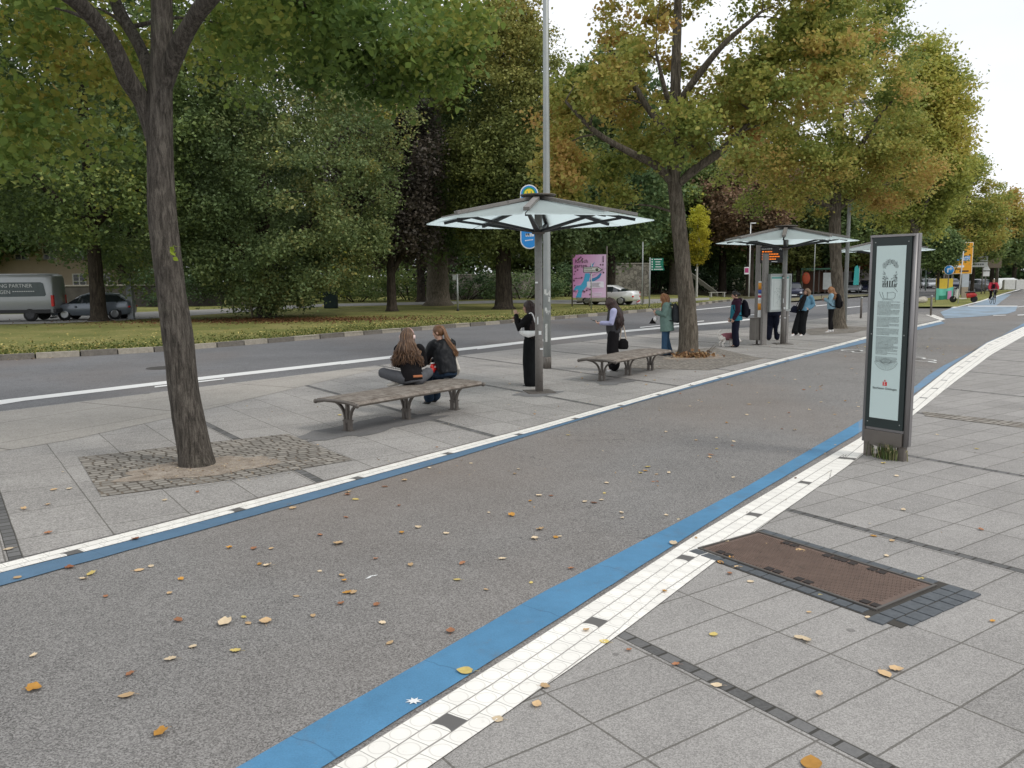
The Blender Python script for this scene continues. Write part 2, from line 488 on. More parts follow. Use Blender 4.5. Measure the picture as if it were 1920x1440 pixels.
        if style in ('long', 'half'):
            for k in range(n):
                a = rng.uniform(-.62 - cover, math.pi + .62 + cover) + math.pi       # around the back and the sides
                ca, sa = math.cos(a), math.sin(a)
                if sa > .35 + cover: continue
                l = length * rng.uniform(.78, 1.08); layer = rng.uniform(.0, .022)
                p0 = L(ca * .03, -.01 + sa * .035, .128 + layer * .3); p1 = L(ca * (.088 + layer), -.008 + sa * (.106 + layer), .03)
                p2 = L(ca * (.090 + layer), -.012 + sa * (.106 + layer), -.07)
                sd = V((Rm.col[0].x, Rm.col[0].y, 0)); bk = -V((s.face.x, s.face.y, 0)).normalized()
                fv = V(fall) if fall is not None else bk * back
                e = p2 + down * l * .5 + sd * (ca * spread * .55) + fv * .78; f = p2 + down * l + sd * (ca * spread) + fv
                w1 = V((rng.gauss(0, wave), rng.gauss(0, wave), 0)); w2 = V((rng.gauss(0, wave * 1.6), rng.gauss(0, wave * 1.6), rng.gauss(0, wave)))
                strand([p0, p1, p2, e + w1, e.lerp(f, .5) - w1 * 1.2, f + w2], thick * rng.uniform(.7, 1.25), min(1, max(0, rng.gauss(.45, .2))))
        if style in ('tail', 'half'):
            b0 = L(.0, -.112, .05 if style == 'half' else .02); bk = -V((s.face.x, s.face.y, 0)).normalized() if fall is None else V(fall)
            for k in range(int(n * .6)):
                x, y = rng.gauss(0, .018), rng.gauss(0, .014); l = length * rng.uniform(.85, 1.05)
                sd = Rm.col[0]; p1 = b0 + sd * x + V((0, 0, y)); p2 = p1 + bk.normalized() * (.03 + rng.uniform(0, .02)) + down * (l * .35) + sd * x * .6; p3 = p1 + (bk if fall is not None else bk * back) + down * l + sd * x * spread * 12
                strand([L(x * 1.5, -.06, .1), p1, p2, p2.lerp(p3, .5) + V((rng.gauss(0, wave), rng.gauss(0, wave), 0)), p3], thick * rng.uniform(.7, 1.2), min(1, max(0, rng.gauss(.55, .2))))
        if style == 'bun':
            b0 = L(.0, -.125, .0); o = len(mb.v); mb.ell(b0, (.045, .04, .045)); tint.extend([.4] * (len(mb.v) - o))
            for k in range(30): 
                a = rng.uniform(0, 6.28); strand([L(math.cos(a) * .05, .04, .115), L(math.cos(a) * .085, -.05, .05), b0 + V((rng.gauss(0, .015), 0, rng.gauss(0, .015)))], thick, rng.random())
        me = mb.mesh('hair'); a_ = me.attributes.new('tint', 'FLOAT', 'POINT'); a_.data.foreach_set('value', tint)
        return link('hair', me, mat, s.t)

H_BROWN = hair_mat('long_brown_hair', (.085, .045, .025), (.34, .19, .095)); H_AUB = hair_mat('light_auburn_hair', (.16, .075, .032), (.42, .24, .12))
H_DARK = hair_mat('dark_brown_hair', (.028, .012, .009), (.075, .030, .022)); H_GING = hair_mat('ginger_hair', (.27, .12, .045), (.50, .27, .12)); H_BLK = hair_mat('black_hair', (.012, .010, .010), (.05, .04, .035)); H_BLOND = hair_mat('ash_blond_hair', (.19, .12, .07), (.42, .30, .19))
BLK = cloth('black_cloth', (.013, .012, .013)); BLK2 = cloth('black_wide_cloth', (.010, .011, .012)); NAVY = cloth('navy_cloth', (.012, .014, .028)); DENIM = cloth('blue_denim', (.045, .095, .165)); DENIMD = cloth('dark_denim', (.020, .036, .062)); GREYC = cloth('grey_jersey', (.115, .118, .128))
LEATH = plain('black_leather', (.006, .007, .009), .5, var=.2, scale=9, bump=.2, spec=.22)
PARKA = cloth('sage_green_parka', (.165, .255, .225)); TEAL = cloth('teal_jacket', (.03, .19, .26)); PLUM = cloth('plum_sleeve', (.045, .018, .035)); LTDEN = cloth('light_denim', (.125, .26, .36)); LTDEN2 = cloth('pale_denim', (.27, .43, .52)); LILAC = cloth('lilac_shirt', (.46, .47, .68)); VEST = plain('black_quilt', (.016, .015, .018), .55, var=.15, scale=10, bump=.2)
WSHOE = plain('white_trainer', (.72, .70, .68), .5, var=.08); BSHOE = plain('black_shoe', (.012, .012, .012), .4); CREAM = cloth('cream_canvas', (.64, .60, .53), var=.1); WBAG = plain('white_leather', (.78, .77, .75), .4, var=.05); REDB = plain('red_packet', (.66, .025, .02), .4, var=.15); PHONE = plain('phone', (.02, .018, .02), .15)

SEATZ = .48
# --- first seated person: cross-legged, headphones
g1 = G(772, 722, .47); g1.z = 0
P1 = Person('person sitting cross-legged on the bench with pink headphones and long hair', g1, R(-6),
    dict(pel=(.02, -.02, SEATZ + .10), waist=(.0, .02, SEATZ + .24), chest=(-.02, .09, SEATZ + .44), neck=(-.03, .15, SEATZ + .60), head=(-.05, .20, SEATZ + .745),
         shL=(-.19, .13, SEATZ + .55), shR=(.14, .13, SEATZ + .55), elL=(-.23, .28, SEATZ + .30), wrL=(-.06, .42, SEATZ + .25), elR=(.19, .30, SEATZ + .30), wrR=(.04, .44, SEATZ + .26),
         hipL=(-.08, -.01, SEATZ + .09), knL=(-.46, .22, SEATZ + .17), anL=(-.14, .42, SEATZ + .06), toL=(.02, .46, SEATZ + .05), hipR=(.11, -.01, SEATZ + .09), knR=(.27, .34, SEATZ + .15), anR=(.12, .30, SEATZ + .08), toR=(-.36, .10, SEATZ + .045)),
    face=(.30, 1, -.25), curlL=.9, curlR=.9)
P1.J['anR'] = V((-.18, .10, SEATZ + .045))
P1.top(BLK, 'sweater', hem=.05, a=(.175, .165, .195, .18, .085), b=(.13, .125, .135, .115, .08), sl=(.085, .072, .05), fold=.009)
P1.J['anR'] = V((.12, .30, SEATZ + .08))
P1.legs(GREYC, r=(.105, .085, .072, .06), a=.18, b=.13, fold=.008)
P1.J['anR'] = V((-.20, .12, SEATZ + .055)); P1.J['toR'] = V((-.34, .11, SEATZ + .03)); P1.shoes(CREAM, only='R', sc_=1.0)
P1.hair(H_BROWN, .37, .14, .135, 380, wave=.02, fall=(.0, -.12, 0), thick=.009, cover=.15)
mb = MB(); mb.box((.10, -.125, SEATZ + .145), (.15, .03, .035), R(18), bev=.008); mb.build('waistband', plain('orange_brown_belt', (.42, .15, .06), .6), P1.t)
mb = MB(); cH = P1.J['head']; Q = [cH + P1.Rm @ V((math.cos(a) * .100, -.005, .02 + math.sin(a) * .122)) for a in [math.pi * k / 14 for k in range(15)]]
hp = thing('headphones', 'pink over-ear headphones on the cross-legged person', 'headphones', g1, R(-6))
mb.tube(Q, .0085, 8); mb.build('band', plain('pink_plastic', (.70, .46, .43), .4), hp)
for sg in (-1, 1):
    mb = MB(); mb.lathe([(.005, -.022), (.034, -.02), (.038, 0), (.03, .018), (.004, .02)], n=16, T=Matrix.Translation(cH + P1.Rm @ V((sg * .108, -.008, -.005))) @ P1.Rm.to_4x4() @ Matrix.Rotation(math.pi / 2, 4, 'Y')); mb.build('ear_cup', plain('pale_pink_plastic', (.80, .62, .58), .4), hp)
# --- second seated person
g2 = G(838, 710, .47); g2.z = 0
P2 = Person('person in a black leather jacket sitting with long auburn half ponytail', g2, R(-40),
    dict(pel=(0, -.02, SEATZ + .10), waist=(0, .03, SEATZ + .26), chest=(0, .09, SEATZ + .45), neck=(-.01, .14, SEATZ + .61), head=(-.03, .175, SEATZ + .765),
         shL=(-.17, .11, SEATZ + .565), shR=(.17, .11, SEATZ + .565), elL=(-.24, .27, SEATZ + .33), wrL=(-.10, .44, SEATZ + .25), elR=(.23, .28, SEATZ + .33), wrR=(.05, .45, SEATZ + .26),
         hipL=(-.09, .0, SEATZ + .09), knL=(-.10, .42, SEATZ + .08), anL=(-.10, .40, .08), toL=(-.11, .56, .03), hipR=(.09, .0, SEATZ + .09), knR=(.10, .44, SEATZ + .08), anR=(.10, .50, .08), toR=(.12, .66, .03)),
    face=(-.55, 1, -.10), curlL=.9, curlR=.9)
P2.top(LEATH, 'leather_jacket', hem=.03, a=(.18, .195, .215, .19, .085), b=(.145, .15, .15, .125, .085), sl=(.095, .085, .06), fold=.013)
P2.legs(DENIMD, r=(.105, .085, .085, .09), a=.18, b=.135); P2.shoes(BSHOE)
P2.hair(H_AUB, .42, .10, .05, 300, style='tail', fall=(.16, -.13, 0), wave=.007, thick=.008)
P2.J['head'] += V((0, 0, 0)); 
tote = thing('tote_bag', 'cream canvas tote bag standing beside the leather jacket', 'bag', g2, R(-40))
mb = MB(); etube(mb, [((.25, .05, SEATZ + .045), (.35, 1, 0), .15, .04), ((.25, .08, SEATZ + .10), (.35, 1, 0), .19, .065), ((.235, .10, SEATZ + .25), (.35, 1, 0), .14, .05), ((.215, .11, SEATZ + .42), (.35, 1, 0), .06, .02)], 18)
link('bag', organic(mb, .01, 3, .006), CREAM, tote)
mb = MB(); mb.tube(smooth_path([(.215, .06, SEATZ + .40), (.17, .06, SEATZ + .60), (.13, .12, SEATZ + .66), (.19, .16, SEATZ + .58), (.22, .15, SEATZ + .40)], 4), .009, 6); mb.build('strap', CREAM, tote)
pk = thing('snack_packet', 'shiny red packet held between the two seated people', 'packet', g2, R(-40))
mb = MB(); etube(mb, [((-.18, .10, SEATZ + .10), (1, .2, 0), .075, .012), ((-.18, .11, SEATZ + .14), (1, .2, 0), .085, .045), ((-.18, .115, SEATZ + .20), (1, .2, 0), .08, .04), ((-.18, .12, SEATZ + .25), (1, .2, 0), .075, .008)], 16); link('packet', organic(mb, .008, 2, .008, (22, 22, 22)), REDB, pk)
mb = MB(); mb.box((-.17, .07, SEATZ + .20), (.06, .02, .03), R(10), bev=.005); mb.box((-.20, .10, SEATZ + .262), (.12, .02, .02), R(10), bev=.005); mb.build('print', WHITEP, pk)

# --- person with a phone, half behind the shelter post
g = G(996, 723)
P3 = Person('person in black lifting a phone, half hidden by the first shelter post', g, R(-72),
    dict(elL=(-.21, .19, 1.16), wrL=(-.10, .27, 1.40), elR=(.22, .10, 1.13), wrR=(.10, .30, 1.30), head=(0, .05, 1.56)), face=(-.1, 1, -.12), curlL=.55, curlR=.8, palmL=V((.6, .5, 0)), thumbL=V((.2, -.3, 1)))
P3.top(BLK, 'sweater', hem=.0, a=(.16, .15, .18, .165, .08), b=(.12, .11, .125, .105, .075), sl=(.075, .068, .05))
P3.legs(BLK2, r=(.125, .125, .135, .14), a=.17, b=.13, end=1.0); P3.shoes(BSHOE)
P3.hair(H_DARK, .52, .05, .08, 260, style='long', wave=.006, fall=(0, -.10, 0))
ph = thing('phone', 'dark phone raised by the person behind the shelter post', 'phone', g, R(-72)); mb = MB(); mb.box((-.05, .37, 1.50), (.075, .012, .15), T=None, rz=R(15), bev=.004); mb.build('phone', PHONE, ph)
bgm = thing('shoulder_bag', 'white crescent shoulder bag under the raised arm', 'bag', g, R(-72))
mb = MB(); etube(mb, [((-.215, -.19, 1.09), (0, 0, 1), .03, .03), ((-.225, -.12, 1.06), (0, 0, 1), .055, .035), ((-.23, -.02, 1.045), (0, 0, 1), .07, .04), ((-.225, .08, 1.06), (0, 0, 1), .055, .035), ((-.215, .16, 1.09), (0, 0, 1), .03, .02)], 16); link('bag', organic(mb, .009, 3, .003), WBAG, bgm)
mb = MB(); mb.tube(smooth_path([(-.22, -.19, 1.10), (-.20, -.15, 1.28), (-.17, -.06, 1.46), (-.20, .06, 1.32), (-.215, .15, 1.10)], 4), .012, 6); mb.build('strap', WBAG, bgm)

# --- person in a black vest behind the second bench
g = G(1150, 695)
P4 = Person('person in black padded vest with lilac sleeves and very long dark hair', g, R(-80),
    dict(head=(0, .085, 1.535), neck=(0, .02, 1.41), elL=(-.215, .04, 1.10), wrL=(-.13, .28, 1.10), elR=(.215, .02, 1.10), wrR=(.12, .28, 1.08), toL=(-.12, .14, .03)), face=(-.15, 1, -.55), curlL=.75, curlR=.75, palmL=V((.2, .3, 1)), palmR=V((-.2, .3, 1)), thumbL=V((1, 0, .3)), thumbR=V((-1, 0, .3)))
P4.top(LILAC, 'shirt', hem=-.02, sl=(.075, .068, .045), a=(.15, .15, .17, .16, .075), b=(.11, .11, .12, .1, .07))
P4.top(VEST, 'padded_vest', hem=.07, sleeves=False, a=(.20, .205, .215, .155, .085), b=(.165, .16, .155, .125, .085), fold=.012)
P4.legs(BLK, r=(.125, .135, .135, .135), a=.18, b=.14, end=.86); P4.shoes(WSHOE)
P4.hair(H_DARK, .48, .10, .13, 420, wave=.006, cover=.45, fall=(0, -.16, 0), thick=.010)
ph = thing('phone', 'flat dark phone held by the person in the padded vest', 'phone', g, R(-80)); mb = MB(); mb.box((0, .42, 1.14), (.078, .15, .011), bev=.004, T=Matrix.Translation((0, .42, 1.14)) @ Matrix.Rotation(R(18), 4, 'X') @ Matrix.Translation((0, -.42, -1.14))); mb.build('phone', PHONE, ph)
hb = thing('handbag', 'small black handbag with pale strap hanging behind the padded vest', 'bag', g, R(-80))
mb = MB(); etube(mb, [((-.05, -.22, .50), (0, 1, 0), .10, .045), ((-.05, -.22, .55), (0, 1, 0), .125, .055), ((-.05, -.22, .67), (0, 1, 0), .12, .05), ((-.05, -.22, .74), (0, 1, 0), .06, .03)], 16); link('bag', organic(mb, .009, 3), BLK, hb)
for sg in (-1, 1):
    mb = MB(); mb.tube(smooth_path([(-.05, -.22 + sg * .07, .72), (-.05, -.21 + sg * .035, .95), (-.10, -.18 + sg * .01, 1.12)], 4), .013, 6); mb.build('strap', plain('beige_strap', (.50, .41, .32), .7), hb)

# --- person in a sage parka with a rucksack
g = G(1249, 667)
P5 = Person('person in a sage green parka and jeans with ginger hair and rucksack', g, R(-72),
    dict(head=(0, .08, 1.55), neck=(0, .015, 1.415), elL=(-.21, .02, 1.11), wrL=(-.10, .25, 1.18), elR=(.21, .02, 1.11), wrR=(.10, .22, 1.12), knL=(-.10, .03, .48), anL=(-.11, .03, .075), toL=(-.13, .19, .03), anR=(.10, -.08, .075), toR=(.11, .08, .03)), face=(-.1, 1, -.45), curlL=.7, curlR=.7)
P5.top(PARKA, 'parka', hem=.26, a=(.235, .205, .21, .18, .09), b=(.185, .165, .15, .125, .09), sl=(.09, .078, .055), fold=.010, extra=lambda mb, J: mb.ell(J['neck'] + V((0, -.08, -.03)), (.12, .075, .07)))
P5.legs(DENIM, r=(.11, .085, .085, .09)); P5.shoes(plain('brown_shoe', (.075, .06, .055), .6))
P5.hair(H_GING, .22, .0, .05, 240, wave=.008, cover=.4, fall=(0, .01, 0))
def rucksack(label, g, az, mat, x=0, y=-.22, z=1.17, s=1.0, az2=0.0):
    t = thing('rucksack', label, 'rucksack', g, az)
    mb = MB(); etube(mb, [((x, y, z - .24 * s), (1, 0, 0), .12 * s, .07 * s), ((x, y - .015, z - .18 * s), (1, 0, 0), .155 * s, .105 * s), ((x, y - .01, z), (1, 0, 0), .15 * s, .10 * s), ((x, y + .01, z + .16 * s), (1, 0, 0), .13 * s, .075 * s), ((x, y + .03, z + .24 * s), (1, 0, 0), .07 * s, .03 * s)], 20)
    link('bag', organic(mb, .011, 3, .008), mat, t)
    mb = MB(); mb.box((x, y - .115 * s, z - .10 * s), (.22 * s, .05, .18 * s), bev=.02); mb.build('pocket', mat, t)
    for sg in (-1, 1):
        mb = MB(); mb.tube(smooth_path([(x + sg * .09, y + .06, z + .20 * s), (x + sg * .13, y + .23, z + .22 * s), (x + sg * .15, y + .36, z + .05), (x + sg * .20, y + .24, z - .16), (x + sg * .14, y + .05, z - .20 * s)], 4), .016, 6, flat=.6); mb.build('strap', mat, t)
    return t
rucksack('dark grey rucksack on the back of the sage parka', g, R(-72), cloth('charcoal_nylon', (.045, .05, .055)), s=1.05, y=-.24, z=1.16)
ph = thing('phone', 'dark phone in the hands of the person in the parka', 'phone', g, R(-72)); mb = MB(); mb.box((0, .36, 1.24), (.075, .014, .15), bev=.004, T=Matrix.Translation((0, .36, 1.24)) @ Matrix.Rotation(R(-45), 4, 'X') @ Matrix.Translation((0, -.36, -1.24))); mb.build('phone', PHONE, ph)
db = thing('dog_bag', 'small black and white pouch hanging in front of the parka', 'pouch', g, R(-72)); mb = MB(); mb.ell((-.02, .30, .99), (.06, .06, .07)); mb.build('pouch', WBAG, db); mb = MB(); mb.lathe([(.10, -.06), (.05, .02), (.01, .09)], (-.02, .37, .93), 4, smooth=False); mb.build('flap', BLK, db)

# --- dog walker
g = G(1379, 651)
P6 = Person('person in a teal and plum jacket with dark tied hair beside a white dog', g, R(-82),
    dict(head=(0, .05, 1.56), elL=(-.225, -.02, 1.10), wrL=(-.20, .09, .87), elR=(.21, .0, 1.10), wrR=(.19, .12, .88)), face=(-.2, 1, -.18), curlL=.7, palmL=V((1, .2, 0)))
P6.top(TEAL, 'jacket', hem=.13, a=(.215, .20, .205, .175, .095), b=(.18, .165, .155, .125, .095), sl=(.088, .078, .058), slmat=PLUM, extra=lambda mb, J: None)
mb = MB(); etube(mb, [(P6.J['chest'] + V((0, 0, .02)), (1, 0, 0), .205, .16), (P6.J['chest'] + V((0, 0, .11)), (1, 0, 0), .19, .145), (P6.J['neck'], (1, 0, 0), .10, .10), (P6.J['neck'] + V((0, .0, .05)), (1, 0, 0), .10, .105)], 18); mb.ell(P6.J['neck'] + V((0, -.09, .01)), (.11, .07, .06)); link('hood', organic(mb, .011, 3, .005), PLUM, P6.t)
P6.legs(NAVY, r=(.115, .095, .09, .095)); P6.shoes(BSHOE); P6.hair(H_BLK, .1, .0, .0, 60, style='bun')
rucksack('dark navy rucksack on the teal jacket', g, R(-82), cloth('navy_nylon', (.010, .011, .018)), y=-.25, z=1.16, s=1.08)
# the dog
g = G(1358, 650)
dg_ = thing('dog', 'small white dog in a pink coat sniffing behind its owner', 'dog', g + V((.08, 0, 0)), R(68), None, 1.18)
mb = MB()
mb.rtube([(0, -.18, .235), (0, -.08, .25), (0, .06, .245), (0, .16, .255)], [.075, .08, .095, .085], 14)       # trunk, deep at the chest
mb.rtube([(0, .17, .27), (0, .26, .24), (0, .30, .20)], [.06, .052, .05], 12)                                  # neck carried low
mb.ell((0, .335, .17), (.058, .065, .056)); mb.rtube([(0, .37, .15), (0, .43, .125)], [.034, .024], 10)
for sg in (-1, 1):
    mb.ell((sg * .06, .325, .175), (.014, .03, .042))
    mb.rtube([(sg * .055, .14, .20), (sg * .058, .13, .12), (sg * .056, .15, .06), (sg * .056, .155, .02)], [.042, .028, .021, .022], 10)
    mb.rtube([(sg * .055, -.15, .22), (sg * .064, -.11, .15), (sg * .062, -.185, .095), (sg * .062, -.165, .02)], [.055, .040, .022, .022], 10)
    mb.ell((sg * .056, .175, .018), (.022, .034, .018)); mb.ell((sg * .062, -.145, .018), (.022, .034, .018))
mb.rtube([(0, -.22, .27), (0, -.27, .33), (0, -.25, .39), (0, -.19, .42)], [.026, .032, .034, .022], 10)
link('body', organic(mb, .008, 2, .006, (30, 30, 30)), plain('white_fur', (.74, .70, .65), .9, var=.1, scale=30, bump=.5), dg_)
mb = MB(); mb.rtube([(0, -.11, .255), (0, 0, .258), (0, .12, .258)], [.094, .100, .102], 16); link('coat', organic(mb, .01, 2, .003), cloth('dusty_pink', (.38, .15, .18)), dg_)
mb = MB(); mb.ell((0, .452, .122), (.013, .011, .011)); mb.build('nose', EYE_M, dg_)

# --- legs behind the map case
g = G(1443, 640)
P7 = Person('person in dark navy trousers behind the map case, only legs showing', g + V((.2, .35, 0)), R(25),
    dict(knL=(-.09, .05, .49), anL=(-.11, -.06, .075), toL=(-.13, .08, .03), knR=(.10, .10, .49), anR=(.13, .12, .075), toR=(.14, .28, .03)), face=(0, 1, 0))
P7.top(NAVY, 'jacket', hem=.12, a=(.215, .20, .215, .18, .09), b=(.17, .16, .155, .125, .09), sl=(.09, .078, .055)); P7.legs(NAVY, r=(.12, .1, .09, .09)); P7.shoes(BSHOE); P7.hair(H_BLK, .05, 0, 0, 40, style='bun')

cbg = thing('carrier_bag', 'white plastic carrier bag beside the legs behind the map case', 'bag', g + V((.42, .35, 0)), R(25))
mb = MB(); etube(mb, [((.0, 0, .22), (1, 0, 0), .10, .04), ((0, 0, .30), (1, 0, 0), .15, .07), ((0, 0, .55), (1, 0, 0), .14, .06), ((0, 0, .70), (1, 0, 0), .07, .025)], 16); link('bag', organic(mb, .012, 2, .012), WBAG, cbg)
mb = MB(); mb.tube(smooth_path([(-.05, 0, .68), (-.03, 0, .84), (.03, 0, .84), (.05, 0, .68)], 4), .008, 6); mb.build('handle', WBAG, cbg)
# --- leaning person with a dark scarf
g = G(1500, 629)
P8 = Person('person in light denim jacket and black wide trousers leaning back, dark scarf', g, R(-128),
    dict(pel=(0, -.16, .90), waist=(0, -.22, 1.04), chest=(0, -.29, 1.22), neck=(0, -.34, 1.385), head=(0, -.335, 1.53), shL=(-.165, -.33, 1.345), shR=(.165, -.33, 1.345),
         elL=(-.235, -.40, 1.08), wrL=(-.19, -.20, .95), elR=(.235, -.38, 1.08), wrR=(.17, -.18, .93), hipL=(-.085, -.15, .88), hipR=(.085, -.15, .88), knL=(-.09, -.02, .47), anL=(-.10, .02, .075), toL=(-.12, .18, .03), knR=(.10, .05, .47), anR=(.10, .18, .08), toR=(.11, .34, .05)),
    face=(.25, 1, .05), curlL=.8, curlR=.8)
P8.top(LTDEN, 'denim_jacket', hem=.07, a=(.195, .19, .205, .18, .09), b=(.15, .15, .145, .12, .085), sl=(.09, .08, .055)); P8.legs(BLK2, r=(.115, .11, .12, .125), a=.17, b=.13, end=.86); P8.shoes(WSHOE)
P8.hair(H_BLOND, .16, .0, .03, 160, wave=.005)
mb = MB(); mb.lathe([(.06, -.05), (.11, -.03), (.12, .02), (.085, .06), (.05, .05)], P8.J['neck'] + V((0, .01, .0)), 16)
for sg in (-.4, 1): mb.rtube([P8.J['neck'] + V((sg * .06, .09, -.01)), P8.J['chest'] + V((sg * .07, .17, .0)), P8.J['waist'] + V((sg * .08, .20, .0)), P8.J['pel'] + V((sg * .08, .22, .02))], [.055, .055, .055, .045], 10)
link('scarf', organic(mb, .01, 2, .006), BLK, P8.t)
mb = MB(); etube(mb, [((.30, -.02, .80), (1, .4, 0), .15, .05), ((.29, -.04, .90), (1, .4, 0), .15, .06), ((.26, -.08, 1.04), (1, .4, 0), .08, .03)], 14)
b8 = thing('shoulder_bag', 'dark slouchy bag hanging at the hip of the leaning person', 'bag', g, R(-128)); link('bag', organic(mb, .01, 3, .004), NAVY, b8)
mb = MB(); mb.tube(smooth_path([(.25, -.08, 1.02), (.16, -.15, 1.25), (.08, -.30, 1.42)], 4), .014, 6); mb.build('strap', NAVY, b8)

# --- person with the black rucksack by the third lime
g = G(1557, 623)
P9 = Person('person in pale denim jacket and black leggings with strawberry blond curls', g, R(-62),
    dict(elL=(-.215, .03, 1.12), wrL=(-.07, .22, 1.24), elR=(.215, .03, 1.12), wrR=(.10, .24, 1.20), head=(0, .05, 1.56), knL=(-.09, .02, .48), anL=(-.11, .02, .075), toL=(-.15, .17, .03), anR=(.11, -.05, .075), toR=(.12, .11, .03)), face=(-.25, 1, -.25), curlL=.6, curlR=.6)
P9.top(LTDEN2, 'denim_jacket', hem=.06, a=(.195, .18, .20, .175, .085), b=(.15, .14, .145, .12, .085), sl=(.085, .075, .055)); P9.legs(BLK, r=(.105, .066, .056, .045), fold=.003); P9.shoes(WSHOE, sc_=1.05)
P9.hair(H_GING, .27, .08, .10, 300, wave=.018, cover=.25, fall=(0, -.07, 0))
rucksack('black rucksack on the pale denim jacket', g, R(-62), BLK, y=-.24, z=1.17, s=1.12)
ph = thing('phone', 'phone held up by the person with strawberry blond curls', 'phone', g, R(-62)); mb = MB(); mb.box((0, .36, 1.33), (.075, .012, .15), bev=.004); mb.build('phone', PHONE, ph)

# --- cyclist
g = G(1860, 570)
bk = thing('bicycle', 'city bicycle ridden towards the camera in the blue lane', 'bicycle', g, R(198))
mb = MB()
BM = plain('bike_frame', (.12, .13, .14), .35, .3)
for s1, s2 in [((0, -.42, .34), (0, -.05, .30)), ((0, -.05, .30), (0, -.22, .82)), ((0, -.22, .80), (0, .36, .80)), ((0, -.05, .30), (0, .38, .68)), ((0, -.42, .34), (0, -.2, .74)), ((0, .36, .66), (0, .33, .98)), ((0, .38, .70), (0, .60, .34))]: mb.tube([s1, s2], .018, 8)
mb.build('frame', BM, bk)
mb = MB(); mb.tube(smooth_path([(-.29, .22, 1.00), (-.2, .30, 1.01), (0, .34, 1.0), (.2, .30, 1.01), (.29, .22, 1.00)], 3), .013, 8); mb.build('handlebar', STEEL_L, bk)
mb = MB(); etube(mb, [((0, -.34, .87), (1, 0, 0), .08, .03), ((0, -.22, .88), (1, 0, 0), .06, .03), ((0, -.06, .87), (1, 0, 0), .02, .02)], 12); mb.build('saddle', BLACKM, bk)
for yc in (-.42, .60):
    mb = MB(); ring_ = [[V((.017 * math.cos(b), yc + (.335 + .017 * math.sin(b)) * math.cos(a), .345 + (.335 + .017 * math.sin(b)) * math.sin(a))) for b in [2 * math.pi * j / 8 for j in range(8)]] for a in [2 * math.pi * k / 32 for k in range(33)]]
    mb.rings(ring_, caps=False); wo = mb.build('wheel', BLACKM, bk)
    mb = MB()
    for k in range(14): a = 2 * math.pi * k / 14; mb.tube([(0, yc, .345), (0, yc + .32 * math.cos(a), .345 + .32 * math.sin(a))], .0025, 4)
    mb.tube([(-.04, yc, .345), (.04, yc, .345)], .02, 8); mb.build('spokes', STEEL_L, wo)
mb = MB(); mb.tube([(-.16, -.05, .30), (.16, -.05, .30)], .01, 6); mb.box((-.15, .11, .32), (.09, .09, .025)); mb.box((.15, -.21, .28), (.09, .09, .025)); mb.bar((-.1, -.05, .30), (-.1, .11, .32), .02, .02); mb.bar((.1, -.05, .30), (.1, -.21, .28), .02, .02); mb.build('crank', BLACKM, bk)
P10 = Person('cyclist in a red jacket and black trousers riding on the blue lane', g, R(198),
    dict(pel=(0, -.20, .99), waist=(0, -.14, 1.12), chest=(0, -.03, 1.30), neck=(0, .06, 1.44), head=(0, .10, 1.59), shL=(-.175, .04, 1.40), shR=(.175, .04, 1.40), elL=(-.27, .14, 1.18), wrL=(-.26, .25, 1.03), elR=(.27, .14, 1.18), wrR=(.26, .25, 1.03),
         hipL=(-.09, -.19, .96), hipR=(.09, -.19, .96), knL=(-.12, .17, .78), anL=(-.14, .03, .41), toL=(-.15, .17, .36), knR=(.11, .05, .60), anR=(.13, -.27, .36), toR=(.14, -.14, .31)), face=(0, 1, -.12), curlL=1.0, curlR=1.0)
REDC = cloth('red_jacket', (.52, .045, .07)); P10.top(REDC, 'jacket', hem=.05, a=(.20, .20, .22, .19, .09), b=(.15, .15, .15, .12, .085), sl=(.095, .085, .06)); P10.legs(BLK, r=(.105, .08, .07, .06)); P10.shoes(WSHOE); P10.hair(H_BLOND, .05, 0, 0, 40, style='bun')
mb = MB(); mb.box((0, .115, 1.24), (.17, .05, .34), bev=.02, T=Matrix.Translation((0, .0, 0)) ); mb.build('shirt_front', BLK, P10.t)
# ---------------------------------------------------------------- camera, world, sun
cam = bpy.data.cameras.new('camera'); co = bpy.data.objects.new('camera', cam); col.objects.link(co)
cam.sensor_width = 36; cam.lens = 36 * F_PX / 1920; cam.clip_start = .05; cam.clip_end = 2000
co.matrix_world = Matrix.Translation((0, 0, EYE)) @ Matrix.Rotation(math.pi / 2 - PITCH, 4, 'X') @ Matrix.Rotation(-ROLL, 4, 'Z')
sc.camera = co
SUN_EL, SUN_AZ = R(48), R(118)          # sun behind thin cloud, from the right and a little behind
w = bpy.data.worlds.new('World'); sc.world = w; w.use_nodes = True
nt = w.node_tree; bg = nt.nodes['Background']
sky = nt.nodes.new('ShaderNodeTexSky'); sky.sky_type = 'NISHITA'; sky.sun_disc = False
sky.sun_elevation = SUN_EL; sky.sun_rotation = SUN_AZ; sky.dust_density = 2.0
tc = nt.nodes.new('ShaderNodeTexCoord'); mp = nt.nodes.new('ShaderNodeMapping'); mp.inputs['Scale'].default_value = (1, 1, 2.5)
nz = nt.nodes.new('ShaderNodeTexNoise'); nz.inputs['Scale'].default_value = 2.2; nz.inputs['Detail'].default_value = 6
rp = nt.nodes.new('ShaderNodeValToRGB'); rp.color_ramp.elements[0].position = .34; rp.color_ramp.elements[0].color = (.8, .8, .8, 1)
rp.color_ramp.elements[1].position = .62; rp.color_ramp.elements[1].color = (1, 1, 1, 1)
mx = nt.nodes.new('ShaderNodeMix'); mx.data_type = 'RGBA'; mx.inputs[7].default_value = (11.2, 11.5, 12.0, 1)   # a bright even cloud deck
nt.links.new(tc.outputs['Generated'], mp.inputs[0]); nt.links.new(mp.outputs[0], nz.inputs['Vector'])
